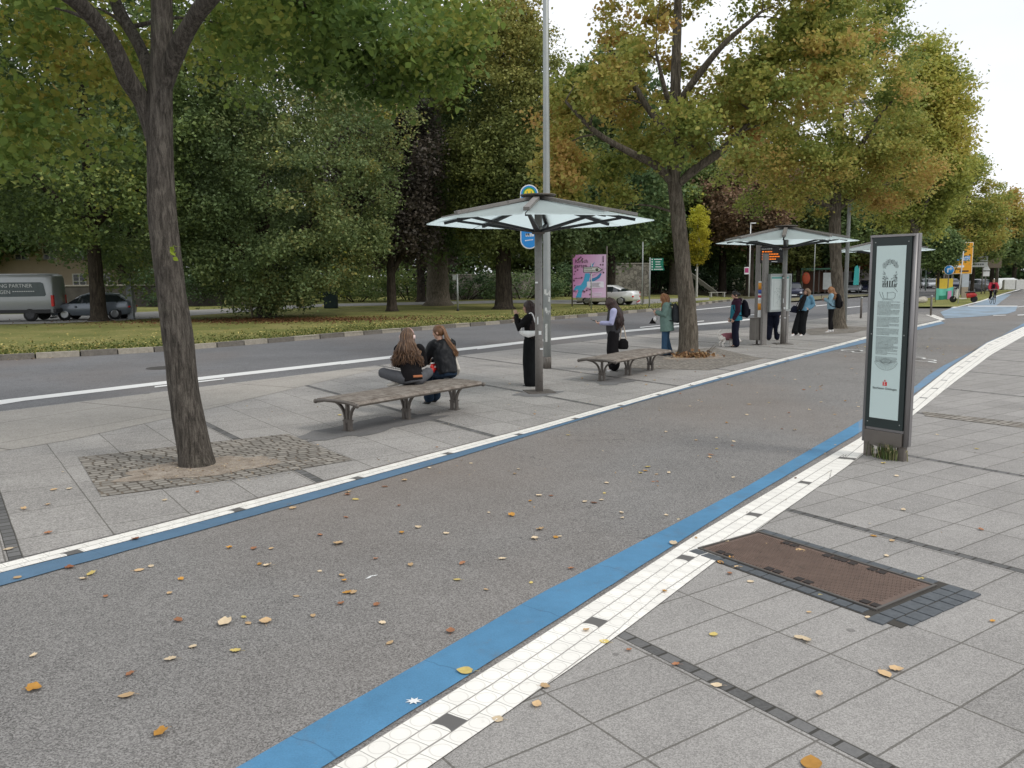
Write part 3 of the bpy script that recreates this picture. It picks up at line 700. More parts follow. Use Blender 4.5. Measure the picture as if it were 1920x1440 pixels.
nt.links.new(nz.outputs[0], rp.inputs[0]); nt.links.new(rp.outputs[0], mx.inputs[0]); nt.links.new(sky.outputs[0], mx.inputs[6])
nt.links.new(mx.outputs[2], bg.inputs['Color']); bg.inputs['Strength'].default_value = .098
sl = bpy.data.lights.new('sun', 'SUN'); sl.energy = 1.3; sl.angle = R(14); sl.color = (1, .95, .88)
so = bpy.data.objects.new('sun', sl); col.objects.link(so)
d = V((math.sin(SUN_AZ) * math.cos(SUN_EL), math.cos(SUN_AZ) * math.cos(SUN_EL), math.sin(SUN_EL)))
so.rotation_euler = d.to_track_quat('Z', 'Y').to_euler(); so.location = d * 60
sc.view_settings.view_transform = 'Standard'; sc.view_settings.look = 'None'; sc.view_settings.exposure = 0.0; sc.view_settings.gamma = 1.0
sc.render.engine = 'CYCLES'
sc.cycles.max_bounces = 6; sc.cycles.diffuse_bounces = 3; sc.cycles.transparent_max_bounces = 4; sc.cycles.transmission_bounces = 3; sc.cycles.glossy_bounces = 2
sc.cycles.use_denoising = True
try: sc.cycles.denoiser = 'OPENIMAGEDENOISE'
except Exception: pass

# ---------------------------------------------------------------- ground materials
def asphalt(name, base, contrast, warm=(1, 1, 1), grain=95.0):
    m = M(name, .88, 0, .3)
    a = m.voro(grain); b = m.noise(grain * 2.2, 2); n = m.noise(.35, 4, .6); p = m.noise(2.3, 5, .65)
    k = (a - .5) * contrast + (b - .5) * (contrast * .9) + (n - .5) * .55 + (p - .5) * .30 + 1.0
    c = m.scale(tuple(base * q for q in warm), k.max(.15))
    x, y, z = m.xyz()
    stain = ((m.noise(.22, 3, .5, m.vec(x + 40, y * .6 + 9, z)) - .47) * 4).clamp()
    spot = ((m.noise(2.6, 5, .7, m.vec(x + 7, y, z)) - .66) * 9).clamp()
    c = m.mix(spot * .35, c, tuple(base * .45 for q in warm))
    c = m.mix(stain * .36, c, tuple(base * q for q in (1.15, .88, .68)))       # rusty brown leaf stain
    w_ = m.noise(.5, 3, .5, m.vec(x * .25, y * .25, z)); crk = ((m.noise(.9, 4, .6) - .5).abs()).lt(.0022) * w_.gt(.52)
    c = m.mix(crk * .55, c, tuple(base * .3 for q in warm))
    m.color(c); m.bump(a, .45, .006)
    return m.m
MAT_CYCLE = asphalt('worn_asphalt', .20, 1.05, (1.04, 1.0, .955), 140)
MAT_ROAD = asphalt('road_asphalt', .155, .55, (1.0, 1.0, 1.02), 60)

GA = R(55)                                  # direction of the slab courses
def slabs(name, base, du, dv, strip_every, strip_w, off, speck, warm, far_dark=.05):
    m = M(name, .85, 0, .3)
    x, y, z = m.xyz()
    u = x * math.sin(GA) + y * math.cos(GA) + off[0]
    v = x * math.cos(GA) - y * math.sin(GA) + off[1]
    wob = (m.noise(1.7, 2) - .5) * .012
    u = u + wob; v = v + wob
    blk = (u / strip_every).floor(); ub = u - blk * strip_every
    isstrip = ub.lt(strip_w)
    us = (ub - strip_w) / du; vs = (v + blk * .13) / dv
    ju = ((us.fract() - .5).abs() * -1 + .5) * du
    jv = ((vs.fract() - .5).abs() * -1 + .5) * dv
    gap = m.noise(5, 3) * .009 + .0015
    joint = ju.min(jv).lt(gap)
    tone = m.white(m.vec(us.floor(), vs.floor(), blk))
    a = m.voro(speck); b = m.noise(speck * 1.9, 2); st = m.noise(.9, 5, .62); st2 = m.noise(7, 4, .6)
    k = (a - .5) * .62 + (b - .5) * .6 + (tone - .5) * .13 + (st - .5) * .55 + (st2 - .5) * .22 + 1.0
    c = m.scale(tuple(base * q for q in warm), k.max(.2))
    gum = m.voro(1.3, out='Distance').lt(.035)
    c = m.mix(gum * .5, c, (.09, .085, .08))
    c = m.mix(joint * .68, c, (.075, .068, .055))
    # the course of dark setts every few slabs
    sv = v / .125; su = ub / strip_w
    sj = ((sv.fract() - .5).abs() * -1 + .5).lt(.07).max(((su - .5).abs()).gt(.43))
    sc_ = m.scale((.15, .148, .145), m.white(m.vec(sv.floor(), blk, 3.0)) * .5 + m.noise(60, 2) * .6 + .35)
    sc_ = m.mix(sj * .85, sc_, (.035, .032, .026))
    c = m.mix(isstrip, c, sc_)
    m.color(c)
    h = (joint.max(isstrip * .6) * -1 + 1) + a * .12
    m.bump(h, .5, .006)
    return m.m
MAT_SLAB_R = slabs('granite_slabs', .285, .735, .363, 3.05, .085, (2.88, .192), 165, (1.045, 1.0, .945))
MAT_SLAB_L = slabs('platform_slabs', .30, .69, .95, 2.88, .10, (2.54, .17), 90, (1.05, 1.0, .94))
m = M('concrete_apron', .88, 0, .3)
x, y, z = m.xyz(); s_ = x * math.sin(AZ - R(8)) + y * math.cos(AZ - R(8)); t_ = x * math.cos(AZ - R(8)) - y * math.sin(AZ - R(8))
jj = (((s_ / 3.1).fract() - .5).abs() * -1 + .5).lt(.006).max((((t_ / 1.6).fract() - .5).abs() * -1 + .5).lt(.006))
k = (m.voro(70) - .5) * .4 + (m.noise(.6, 5, .6) - .5) * .5 + (m.noise(4, 4) - .5) * .2 + 1.0
m.color(m.mix(jj * .7, m.scale((.345, .322, .29), k), (.1, .09, .08))); MAT_APRON = m.m

def bluepaint(name, rgb):
    m = M(name, .65, 0, .3)
    n1 = m.noise(110, 2); n2 = m.noise(1.1, 5, .6); n3 = m.noise(9, 4, .6)
    c = m.scale(rgb, (n1 - .5) * .5 + (n2 - .5) * .55 + (n3 - .5) * .3 + 1.0)
    wear = ((m.noise(14, 6, .75) - .64) * 8).clamp(); scuff = ((m.noise(3.5, 6, .72) - .55) * 6).clamp()
    uvx, uvy, _ = m.xyz('UV'); crack = (((uvx / .95 + (m.noise(4, 2) - .5) * .12).fract() - .5).abs() * -1 + .5).lt(.004)
    c = m.mix(scuff * .45, c, (.11, .15, .19)); c = m.mix(wear * .7, c, (.17, .175, .18)); c = m.mix(crack * .35, c, (.03, .07, .12)); m.color(c); m.bump(n1, .35, .004); return m.m
MAT_BLUE = bluepaint('blue_road_paint', (.082, .228, .385)); MAT_BLUE_L = bluepaint('faded_blue_road_paint', (.095, .175, .265))  # the left band gets a darker, greyer blue
m = M('worn_blue_paint', .7, 0, .4)
n2 = ((m.noise(2.2, 6, .7) - .46) * 5).clamp()
c = m.mix(n2, (.16, .24, .33), (.13, .27, .43)); m.color(m.scale(c, m.noise(80, 2) * .5 + .75)); MAT_BLUE_WORN = m.m
m = M('pale_blue_paint', .7, 0, .4)
fade = ((m.noise(.9, 5, .65) - .42) * 4).clamp(); m.color(m.mix(fade, m.scale((.20, .25, .29), m.noise(60, 2) * .4 + .8), m.scale((.27, .385, .51), m.noise(1.5, 5, .65) * .5 + m.noise(60, 2) * .3 + .6))); MAT_BLUE_PALE = m.m

def pavers(name, rows, roww, length, every, dirt):
    m = M(name, .55, 0, .4)
    u, v, _ = m.xyz('UV')
    row = (v / roww).floor(); uu = u / length + row * .5 - .6
    cell = uu.floor(); fx = uu.fract() - .5; fy = (v / roww).fract() - .5
    jx = (fx.abs() * -1 + .5) * length; jy = (fy.abs() * -1 + .5) * roww
    joint = (jx.lt(.0038) * ((cell / 2).fract().lt(.25))).max(jy.lt(.0042))
    px_, py_ = fx * length, fy * roww
    d = (px_ * px_ + py_ * py_).sqrt(); rr = roww * .43
    ring = (d - rr).abs().lt(.0032)
    tone = m.white(m.vec(cell, row, 1.0))
    ds = ((m.noise(22, 5, .7) - dirt) * 5).clamp(); ds2 = m.noise(3, 4, .6)
    c = m.scale((.86, .835, .775), tone * .10 + (m.noise(160, 2) - .5) * .1 + (ds2 - .5) * .16 + .95)
    c = m.mix(ring * .34, c, (.45, .42, .37))
    c = m.mix(ds * .35, c, (.42, .38, .31))
    c = m.mix(joint * .8, c, (.17, .155, .135))
    ex_ = (fx + 1.0) * length - .012
    dprev = (ex_ * ex_ + py_ * py_).sqrt()
    hole = row.gt(.5) * row.lt(1.5 if rows > 2 else 9) * ((cell + .5) / every).fract().lt(1.0 / every) * dprev.gt(rr + .034) * fx.lt(.40)
    c = m.mix(hole, c, (.125, .12, .115))
    m.color(c); m.bump(ring * -.5 - joint - hole * .5 + m.noise(120, 2) * .1, .5, .004)
    return m.m
MAT_PAVE_R = pavers('white_tactile_pavers', 3, .118, .142, 10, .58)
MAT_PAVE_L = pavers('white_kerb_pavers', 2, .118, .15, 10, .52)
m = M('white_road_paint', .6, 0, .4)
wr = ((m.noise(30, 5, .7) - .62) * 8).clamp(); m.color(m.mix(wr * .8, (.72, .72, .70), (.2, .2, .2))); MAT_LINE = m.m

m = M('setts', .85, 0, .3)
x, y, z = m.xyz(); u = x * math.sin(GA) + y * math.cos(GA); v = x * math.cos(GA) - y * math.sin(GA)
wv = (m.noise(3, 2) - .5) * .07; vv = (v + wv) / .115; rowi = vv.floor(); uu = (u + wv) / .135 + m.white(m.vec(rowi, 4.0, 1.0)) * .7
j = ((((uu.fract() - .5).abs() * -1 + .5) * .135).min(((vv.fract() - .5).abs() * -1 + .5) * .115)) + (m.noise(30, 3) - .5) * .012
joint = ((j * -1 + .015) * 120).clamp()
ton = m.white(m.vec(uu.floor(), rowi, 2.0))
c = m.scale((.27, .25, .22), ton * .45 + m.noise(40, 4) * .5 + .5)
sand = ((m.noise(2.0, 4, .6) - .5) * 5).clamp()
c = m.mix(joint * .9, c, m.mix(sand, (.075, .06, .045), (.19, .15, .11))); m.color(c); m.bump(joint * -1 + m.noise(60, 3) * .2, .8, .012); MAT_SETTS = m.m
m = M('sandy_soil', .95, 0, .2)
c = m.ramp(m.noise(5, 6, .7), [(.3, (.19, .155, .12)), (.52, (.33, .28, .23)), (.7, (.41, .36, .30))])
c = m.scale(c, m.voro(140) * .5 + .75); m.color(c); m.bump(m.noise(70, 4), .6, .01); MAT_SOIL = m.m

m = M('autumn_lawn', .95, 0, .2)
a = m.noise(.35, 4, .6); b = m.noise(6, 5, .7); cfine = m.noise(60, 3, .7)
c = m.ramp(a * .55 + b * .45, [(.32, (.115, .135, .036)), (.46, (.19, .205, .06)), (.56, (.28, .262, .09)), (.7, (.36, .31, .14))])
c = m.scale(c, cfine * .9 + .55); m.color(c); m.bump(cfine + b, .9, .05); MAT_LAWN = m.m
m = M('rough_ground', .95, 0, .2)
c = m.ramp(m.noise(.6, 5, .7), [(.35, (.06, .065, .025)), (.6, (.12, .10, .06))]); m.color(c); MAT_GROUND = m.m

# ---------------------------------------------------------------- the ground
ZR = -.10
sheet('ground', [(-900, -300, -.14), (900, -300, -.14), (900, 1500, -.14), (-900, 1500, -.14)], MAT_GROUND)
def pxs(P, z): return [G(u, v, z) for u, v in P]
# the bus road
sheet('road', [S(-30, -30, ZR), S(160, -27, ZR), S(160, -8.2, ZR), S(-30, -8.2, ZR)], MAT_ROAD)
sheet('road_mouth', [S(60, -60, ZR + .004), S(74, -60, ZR + .004), S(71, -20, ZR + .004), S(62, -20, ZR + .004)], MAT_ROAD)
# the cycle street and the pavements either side of it
sheet('cycle_street', [S(-12, -12, 0), S(40, -12, 0), S(52, -8.4, 0), S(64, -8.0, 0), S(64, 14, 0), S(-12, 14, 0)], MAT_CYCLE)
sheet('cycle_street_ahead', [S(63.9, -8.0, .003), S(95, -8.8, .003), S(160, -10, .003), S(160, 20, .003), S(63.9, 13.9, .003)], MAT_CYCLE)
near_edge = [S(-12, -6.72, .004)] + [G(u, v, .004) for u, v in [(0, 1055), (230, 998), (600, 903), (1000, 799), (1330, 707), (1620, 631.5), (1760, 599), (1735, 590)]]
road_edge = [G(1623, 586, .004), S(36.7, -11.8, .004), S(33, -12.3, .004), S(27.4, -14.0, .004), S(17.5, -14.7, .004), S(6, -15.0, .004), S(-12, -15.3, .004)]
sheet('bus_platform', near_edge + [S(53, -10.6, .004)] + road_edge, MAT_SLAB_L)
mb = MB(); re_ = [p.copy() for p in road_edge]
mb2 = []
for a, b in zip(re_, re_[1:]):
    a2, b2 = a.copy(), b.copy(); a2.z = b2.z = ZR - .02
    mb.add([a, b, b2, a2], [(0, 1, 2, 3)])
MAT_KERB_P = plain('pale_kerb_stone', (.33, .30, .25), .9, var=.4, scale=9, bump=.3, dirt=(.16, .15, .11))
MAT_KERB_D = plain('dark_kerb_stone', (.16, .145, .125), .9, var=.45, scale=9, bump=.3, dirt=(.05, .05, .04))
mb.build('platform_kerb', MAT_KERB_P, kind='structure')
# concrete apron between the slabs and the road
ap = [(S(-12, -8.6, .008)), G(124, 826, .008), G(330, 781, .008), G(560, 726, .008), G(720, 689, .008)]
sheet('platform_apron', [S(-12, -11.2, .008)] + ap[1:] + [S(14, -14.75, .008), S(6, -14.9, .008), S(-12, -15.2, .008)], MAT_APRON)
# white kerb pavers and blue band on the platform side
L_out = [S(-12, -6.75, .012)] + pxs([(0, 1057), (230, 1000), (600, 905), (1000, 800), (1330, 708), (1620, 632), (1762, 600)], .012)
L_in = [S(-12, -6.5, .012)] + pxs([(0, 1073), (230, 1016), (600, 918), (1000, 808.5), (1330, 714), (1620, 636), (1766, 602.5)], .012)
strip('white_kerb_band', L_out, L_in, MAT_PAVE_L, ragged=.012)
strip('white_kerb_band_end', [G(1735, 590, .012), G(1765, 601, .012)], [G(1751, 590, .012), G(1773, 598.5, .012)], MAT_PAVE_L)
B_in = [S(-12, -6.33, .008)] + pxs([(0, 1098), (230, 1034), (600, 932.5), (830, 866), (1200, 753), (1330, 718), (1480, 677)], .008)
strip('blue_band', [p - V((0, 0, .004)) for p in L_in[:6]] + [G(1480, 671, .008)], B_in, MAT_BLUE_L, ragged=.02)
strip('blue_band_worn', pxs([(1480, 671), (1620, 636), (1766, 602.5)], .008), pxs([(1480, 677), (1600, 648), (1772, 606)], .008), MAT_BLUE_WORN, ragged=.05)
# right side
WR_l = [S(-10, -2.70, .012)] + pxs([(620, 1440), (1000, 1200), (1300, 1005), (1610, 822), (1710, 745), (1780, 690), (1850, 643), (1920, 612), (1990, 588)], .012)
WR_r = [S(-10, -2.33, .012)] + pxs([(800, 1440), (1160, 1190), (1410, 1000), (1600, 866), (1710, 780), (1790, 716), (1860, 664), (1920, 630), (1990, 601)], .012)
strip('white_tactile_band', WR_l, WR_r, MAT_PAVE_R, ragged=.006)
BR_l = [S(-10, -3.06, .008)] + pxs([(440, 1440), (720, 1280), (1000, 1120), (1400, 912), (1610, 790)], .008)
BR_r = [S(-10, -2.735, .008)] + pxs([(600, 1440), (840, 1290), (1000, 1189), (1400, 935), (1610, 812)], .008)
strip('blue_band_right', BR_l, BR_r, MAT_BLUE, ragged=.016)
strip('blue_band_right_worn', pxs([(1610, 790), (1709, 730), (1737, 706), (1768, 686), (1831, 655), (1870, 634), (1930, 600)], .008), pxs([(1610, 812), (1708, 744), (1780, 688), (1850, 642), (1920, 611), (1990, 587)], .008), MAT_BLUE_WORN, ragged=.06)
pav = [S(-10, -2.36, .006)] + [p.copy() for p in WR_r[1:]]
for p in pav: p.z = .006
sheet('pavement', pav + [S(64, 20, .006), S(-10, 20, .006)], MAT_SLAB_R)
# the blue crossing and the lines beyond it
cross = pxs([(1763, 585), (1789, 576), (1822, 573.5), (1908, 574), (1904, 583), (1890, 588), (1840, 593), (1772, 597)], .010)
sheet('blue_crossing', cross, MAT_BLUE_PALE)
strip('blue_lane_ahead', pxs([(1822, 573), (1850, 561), (1880, 551)], .012), pxs([(1868, 573), (1880, 563), (1896, 552)], .012), MAT_BLUE_PALE)
strip('lane_line', pxs([(1782, 576.5), (1830, 566), (1880, 550.5), (1925, 538)], .016), pxs([(1790, 577), (1836, 566.5), (1885, 551), (1930, 538.4)], .016), MAT_LINE)
strip('stop_line', pxs([(1815, 573.2), (1908, 573.2)], .018), pxs([(1815, 574.6), (1908, 574.6)], .018), MAT_LINE)
for i, (a, b, c_, d_) in enumerate([((1908, 575), (1930, 572), (1908, 576), (1930, 573.2)), ((1862, 591), (1886, 590.4), (1862, 592), (1886, 591.4)), ((1908, 590), (1930, 589), (1908, 591.5), (1930, 590.5))]):
    strip('crossing_mark', pxs([a, b], .018), pxs([c_, d_], .018), MAT_LINE)
# worn cycle pictograms
def ringmark(cu, cv, r, z=.010):
    c = G(cu, cv, z); mb = MB(); n = 18
    vs = []
    for k in range(n):
        a = 2 * math.pi * k / n
        vs += [c + V((math.cos(a) * r, math.sin(a) * r, 0)), c + V((math.cos(a) * (r - .06), math.sin(a) * (r - .06), 0))]
    mb.add(vs, [(2 * k, 2 * k + 1, (2 * k + 3) % (2 * n), (2 * k + 2) % (2 * n)) for k in range(n)])
    mb.build('cycle_marking', MAT_LINE, kind='structure')
ringmark(1597, 657, .3); ringmark(1618, 660, .3); ringmark(1730, 675, .32); ringmark(1712, 671, .3)
strip('cycle_marking', pxs([(1740, 677), (1756, 679)], .010), pxs([(1740, 678.5), (1756, 680.5)], .010), MAT_LINE)
# lines on the bus road
zl = ZR + .006
rk = [0]
def rline(P, w0, w1, name='road_line'):
    rk[0] += 1; zz = zl + .0012 * rk[0]
    A = pxs([p for p in P], zz); B = []
    for i, p in enumerate(P):
        wd = w0 + (w1 - w0) * i / (len(P) - 1); B.append(G(p[0], p[1] + wd, zz))
    strip(name, A, B, MAT_LINE, ragged=.01)
rline([(-60, 759), (0, 750), (400, 704), (860, 653), (1160, 620), (1361, 602), (1480, 590)], 7.5, 2.0)
rline([(-40, 761), (47, 748)], 4, 3); rline([(290, 724), (420, 709)], 2.5, 2.2); rline([(640, 681), (710, 673)], 2.2, 2)
rline([(895, 653), (960, 645)], 2, 1.8); rline([(1200, 613), (1320, 601)], 1.6, 1.3); rline([(1070, 631), (1130, 624.5)], 1.8, 1.6)
rline([(1255, 585), (1370, 574)], 1.5, 1.2)
for a, b in [((1405, 590), (1428, 588)), ((1485, 583), (1512, 581)), ((1530, 573), (1560, 570)), ((1580, 577), (1616, 573.5)), ((1500, 573), (1530, 570))]:
    rline([a, b], 1.2, 1.1, 'lane_dash')
# lawn beyond the far kerb
kerb = pxs([(-200, 686), (0, 676), (310, 659), (580, 637), (720, 625), (860, 614), (1080, 596), (1250, 581), (1330, 569.5), (1395, 562)], ZR)
lz = .03
lawn = [V((p.x, p.y, lz)) for p in kerb]
sheet('lawn', lawn + [V((20, 90, lz)), V((0, 130, lz)), V((-140, 130, lz)), V((-140, 20, lz))], MAT_LAWN)
P = smooth_path(kerb, 6); L = [0]
for a, b in zip(P, P[1:]): L.append(L[-1] + (b - a).length)
pal, drk = MB(), MB(); tcur = 0; i = 0
def along(d):
    k = 0
    while k < len(L) - 2 and L[k + 1] < d: k += 1
    return P[k].lerp(P[k + 1], min(1, max(0, (d - L[k]) / max(1e-6, L[k + 1] - L[k]))))
while tcur < L[-1] - 1.2:
    w_ = 1.0 + rng.uniform(-.05, .35); a, b = along(tcur + .02), along(tcur + w_ - .02)
    nrm = V((-(b - a).y, (b - a).x, 0)).normalized()
    h = lz + .035 + rng.uniform(-.012, .012)
    q = [a, b, b + nrm * .22, a + nrm * .22]; sh = nrm * rng.uniform(-.02, .02)
    vs = [V((p.x + sh.x, p.y + sh.y, ZR - .02)) for p in q] + [V((p.x + sh.x + nrm.x * .015, p.y + sh.y + nrm.y * .015, h)) for p in q]
    (pal if i % 2 else drk).add(vs, [(4, 5, 6, 7), (0, 1, 5, 4), (1, 2, 6, 5), (2, 3, 7, 6), (3, 0, 4, 7)])
    tcur += w_; i += 1
pal.build('kerb', MAT_KERB_P, kind='structure'); drk.build('kerb', MAT_KERB_D, kind='structure')
# narrow side road behind the first lawn
strip('side_road', pxs([(-300, 592), (-50, 590), (240, 586), (440, 578), (600, 570), (750, 567), (950, 563), (1190, 561.5), (1330, 558)], .045), pxs([(-300, 612), (-50, 609), (100, 606), (240, 600), (440, 586), (600, 575), (750, 572), (950, 568), (1190, 571), (1330, 562)], .045), plain('pale_side_road', (.30, .29, .27), .9, var=.3, scale=1.5))
# grass verge in the middle of the road, to the right
MAT_VERGE = MAT_LAWN
vg = [(1450, 566.5), (1540, 561), (1640, 553.5), (1640, 551), (1560, 553), (1470, 560)]
sheet('verge', pxs(vg, .02), plain('worn_verge', (.17, .155, .085), .95, var=.5, scale=2.0))
vg = [(1668, 575), (1795, 575), (1838, 564), (1880, 550), (1960, 528), (1960, 526), (1850, 545), (1775, 556), (1700, 562)]
sheet('verge', pxs(vg, .018), MAT_LAWN)
# setts and soil round the first tree, setts round the second
def blob(c, rx, ry, az, z, n=40, amp=.12, seed=0):
    out = []
    for k in range(n):
        a = 2 * math.pi * k / n
        q = 1 + amp * noise.noise((math.cos(a) * 2 + seed, math.sin(a) * 2, 1.7)) + amp * .5 * noise.noise((math.cos(a) * 6 + seed, math.sin(a) * 6, .7))
        x, y = math.cos(a) * rx * q, math.sin(a) * ry * q
        out.append(V((c.x + x * math.sin(az) + y * math.cos(az), c.y + x * math.cos(az) - y * math.sin(az), z)))
    return out
sheet('sett_paving', pxs([(146, 857), (540, 813), (662, 862), (480, 893), (190, 931)], .010), MAT_SETTS)
sheet('bare_soil', blob(G(385, 878), .80, .48, GA, .014, seed=3, amp=.35), MAT_SOIL)
sheet('sett_paving', pxs([(1160, 662), (1340, 652), (1430, 672), (1330, 694), (1180, 690)], .010), MAT_SETTS)
sheet('sett_paving', pxs([(1500, 618), (1580, 611), (1640, 614), (1600, 624), (1520, 628)], .010), MAT_SETTS)
sheet('bare_soil', blob(G(1300, 670), 1.0, .55, GA, .014, seed=9, amp=.3), MAT_SOIL)
# wide double course of setts by the sign, to the right
sheet('sett_course', pxs([(1728, 771), (1925, 793), (1925, 803), (1735, 780)], .011), MAT_SETTS)
# dark platform patches: soot, plus shade below the benches painted into the colour
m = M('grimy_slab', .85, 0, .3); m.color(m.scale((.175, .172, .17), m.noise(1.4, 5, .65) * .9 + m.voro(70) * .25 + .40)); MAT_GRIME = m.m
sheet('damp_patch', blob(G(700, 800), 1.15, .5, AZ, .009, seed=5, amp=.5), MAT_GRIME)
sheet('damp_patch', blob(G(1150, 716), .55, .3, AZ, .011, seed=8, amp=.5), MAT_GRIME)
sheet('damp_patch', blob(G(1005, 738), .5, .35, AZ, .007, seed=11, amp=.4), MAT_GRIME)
# ---------------------------------------------------------------- street furniture
m = M('frosted_glass', .35, 0, .5)
c = m.scale((.78, .86, .85), m.noise(1.6, 4) * .25 + m.noise(14, 4, .7) * .12 + .80); m.color(c)
tr = m.node('ShaderNodeBsdfTranslucent'); tr.inputs['Color'].default_value = (.90, .97, .98, 1)
mx_ = m.node('ShaderNodeMixShader'); mx_.inputs[0].default_value = .78
m.link(m.b.outputs[0], mx_.inputs[1]); m.link(tr.outputs[0], mx_.inputs[2]); m.link(mx_.outputs[0], m.nt.nodes['Material Output'].inputs[0])
FROST = m.m
def clear_glass(name, col_=(.02, .025, .03), rough=.05):
    m = M(name, rough, 0, .8); m.color(col_); return m.m
CARGLASS = clear_glass('dark_car_glass')

SHEL = 'umbrella shaped glass shelters along the platform'
def make_shelter(label, loc, az, group=SHEL):
    t = thing('bus_shelter', label, 'bus shelter', loc, az, group)
    Rm, ZR_, ZA = 2.1, 3.14, 3.56
    MB().tube([(0, 0, -.02), (0, 0, 1.0), (0, 0, 3.5)], [.074, .072, .07], 20).build('pole', STEEL, t)
    bp = MB(); bp.box((0, 0, .012), (.52, .52, .012), R(20)); bp.build('base_plate', STEEL_D, t)
    cap = MB(); cap.lathe([(.02, 3.60), (.30, 3.61), (.33, 3.63), (.33, 3.645), (.1, 3.665), (.01, 3.67)], n=24); cap.build('cap', STEEL_D, t)
    nb = MB(); nb.lathe([(.085, 3.40), (.11, 3.42), (.11, 3.60), (.05, 3.605)], n=16); nb.build('hub', BLACKM, t)
    ang = [2 * math.pi * k / 8 for k in range(8)]
    P = lambda a, r, z: V((math.cos(a) * r, math.sin(a) * r, z))
    zr = lambda r: ZA - (ZA - ZR_) * r / Rm
    for k in range(8):
        a, b = ang[k] + .012, ang[(k + 1) % 8] - .012
        if k == 7: b = 2 * math.pi - .012
        q = [P(a, .16, zr(.16)), P(a, Rm, zr(Rm)), P(b, Rm, zr(Rm)), P(b, .16, zr(.16))]
        mb = MB(); vs = q + [p + V((0, 0, .014)) for p in q]
        mb.add(vs, [(0, 1, 2, 3), (7, 6, 5, 4), (0, 4, 5, 1), (1, 5, 6, 2), (2, 6, 7, 3), (3, 7, 4, 0)]); mb.build('roof_panel', FROST, t)
        r_ = MB(); r_.bar(P(ang[k], .14, zr(.14) + .055), P(ang[k], Rm * .86, zr(Rm * .86) + .055), .105, .055); r_.build('rafter', STEEL, t)
        u_ = MB(); u_.bar(P(ang[k], .10, zr(.1) - .035), P(ang[k], Rm * .84, zr(Rm * .86) - .035), .06, .05)
        # struts cross from the post to the rafters either side
        for sgn in (-1, 1):
            a2 = ang[k] + sgn * math.pi / 8
            u_.bar(P(a2, .085, 2.98), P(ang[k], Rm * .72, zr(Rm * .72) - .06), .048, .042)
        u_.build('strut', BLACKM, t)
    rg = MB(); rg.lathe([(.082, 2.93), (.12, 2.94), (.12, 3.0), (.082, 3.01)], n=16); rg.build('collar', STEEL_D, t)
    return t
sh0 = make_shelter('nearest glass umbrella shelter, right behind the seated pair', G(1011, 735), R(8))
st_ = MB(); st_.box((.03, -.082, 1.12), (.05, .006, .07)); st_.box((.055, -.066, .82), (.06, .006, .03)); st_.box((-.03, -.078, 2.05), (.05, .006, .03)); st_.box((-.01, -.083, 1.35), (.02, .006, .14))
st_.build('sticker', WHITEP, sh0, 'torn white stickers on the post')
dup(sh0, 'second glass umbrella shelter, over the departure display', G(1467, 645), R(20), SHEL)
dup(sh0, 'third glass umbrella shelter, half hidden by the info pillar', S(39.3, -8.4), R(33), SHEL)

# benches
m = M('weathered_wood_seat', .9, 0, .2)
x, y, z = m.xyz()
gr_ = m.noise(26, 5, .7, m.vec(x * .12, y * 2, z * 2)); bl = m.noise(7, 6, .75); fl = m.noise(60, 3, .7)
c = m.ramp(bl * .6 + gr_ * .4, [(.34, (.065, .052, .042)), (.44, (.165, .138, .115)), (.53, (.255, .225, .195)), (.66, (.345, .32, .285))])
c = m.scale(c, fl * .8 + .6); gv_ = ((((y + .43) / .0956).fract() - .5).abs() * -1 + .5).lt(.055); c = m.mix(gv_ * .7, c, (.035, .03, .025)); m.color(c); m.bump(gr_ + bl - gv_ * 2.0, .6, .01); WOODSEAT = m.m
def make_bench(label, loc, az):
    t = thing('bench', label, 'bench', loc, az, 'backless benches on the bus platform')
    L_, W_ = 2.74, .86      # along local X (long), local Y across
    # slightly crowned seat with rolled long edges
    prof = []
    n = 22
    for k in range(n + 1):
        f = k / n * 2 - 1; prof.append((f * W_ / 2, .462 + .018 * (1 - f * f) - (.035 if abs(f) > .97 else 0)))
    low = [(W_ / 2 - .005, .405), (W_ / 2 - .05, .40), (W_ / 2 - .08, .425), (0, .428), (-W_ / 2 + .08, .425), (-W_ / 2 + .05, .40), (-W_ / 2 + .005, .405)]
    pr = prof + low
    mb = MB(); rings = []
    for i in range(15):
        xx = -L_ / 2 + L_ * i / 14; rings.append([V((xx, p[0], p[1])) for p in pr])
    mb.rings(rings, smooth=False); mb.build('seat', WOODSEAT, t)
    for sx in (-1, 1):
        ed = MB()
        ed.tube([(sx * (L_ / 2 + .004), -W_ / 2 + .0, .425), (sx * (L_ / 2 + .004), -W_ * .25, .452), (sx * (L_ / 2 + .004), 0, .46), (sx * (L_ / 2 + .004), W_ * .25, .452), (sx * (L_ / 2 + .004), W_ / 2, .425)], .022, 8)
        for sy in (-1, 1): ed.ell((sx * (L_ / 2 + .0), sy * W_ / 2, .422), (.03, .035, .035))
        ed.build('end_trim', STEEL_D, t)
    for xx in (-1.16, .02, 1.14):
        lg = MB()
        for s in (-1, 1):
            lg.box((xx, s * .048, .075), (.05, .045, .15))
            Q = smooth_path([(xx, s * .05, .10), (xx, s * .055, .20), (xx, s * .10, .31), (xx, s * .20, .385), (xx, s * .36, .418)], 4)
            for a, b in zip(Q, Q[1:]): lg.bar(a, b + (b - a).normalized() * .006, .045, .026)
        lg.box((xx, 0, .27), (.05, .04, .31)); lg.box((xx, 0, .15), (.075, .15, .02)); lg.box((xx, 0, .155), (.06, .12, .03))
        lg.box((xx, 0, .412), (.06, .30, .03)); lg.box((xx, 0, .004), (.11, .17, .012))
        lg.build('support', STEEL_D, t)
    return t
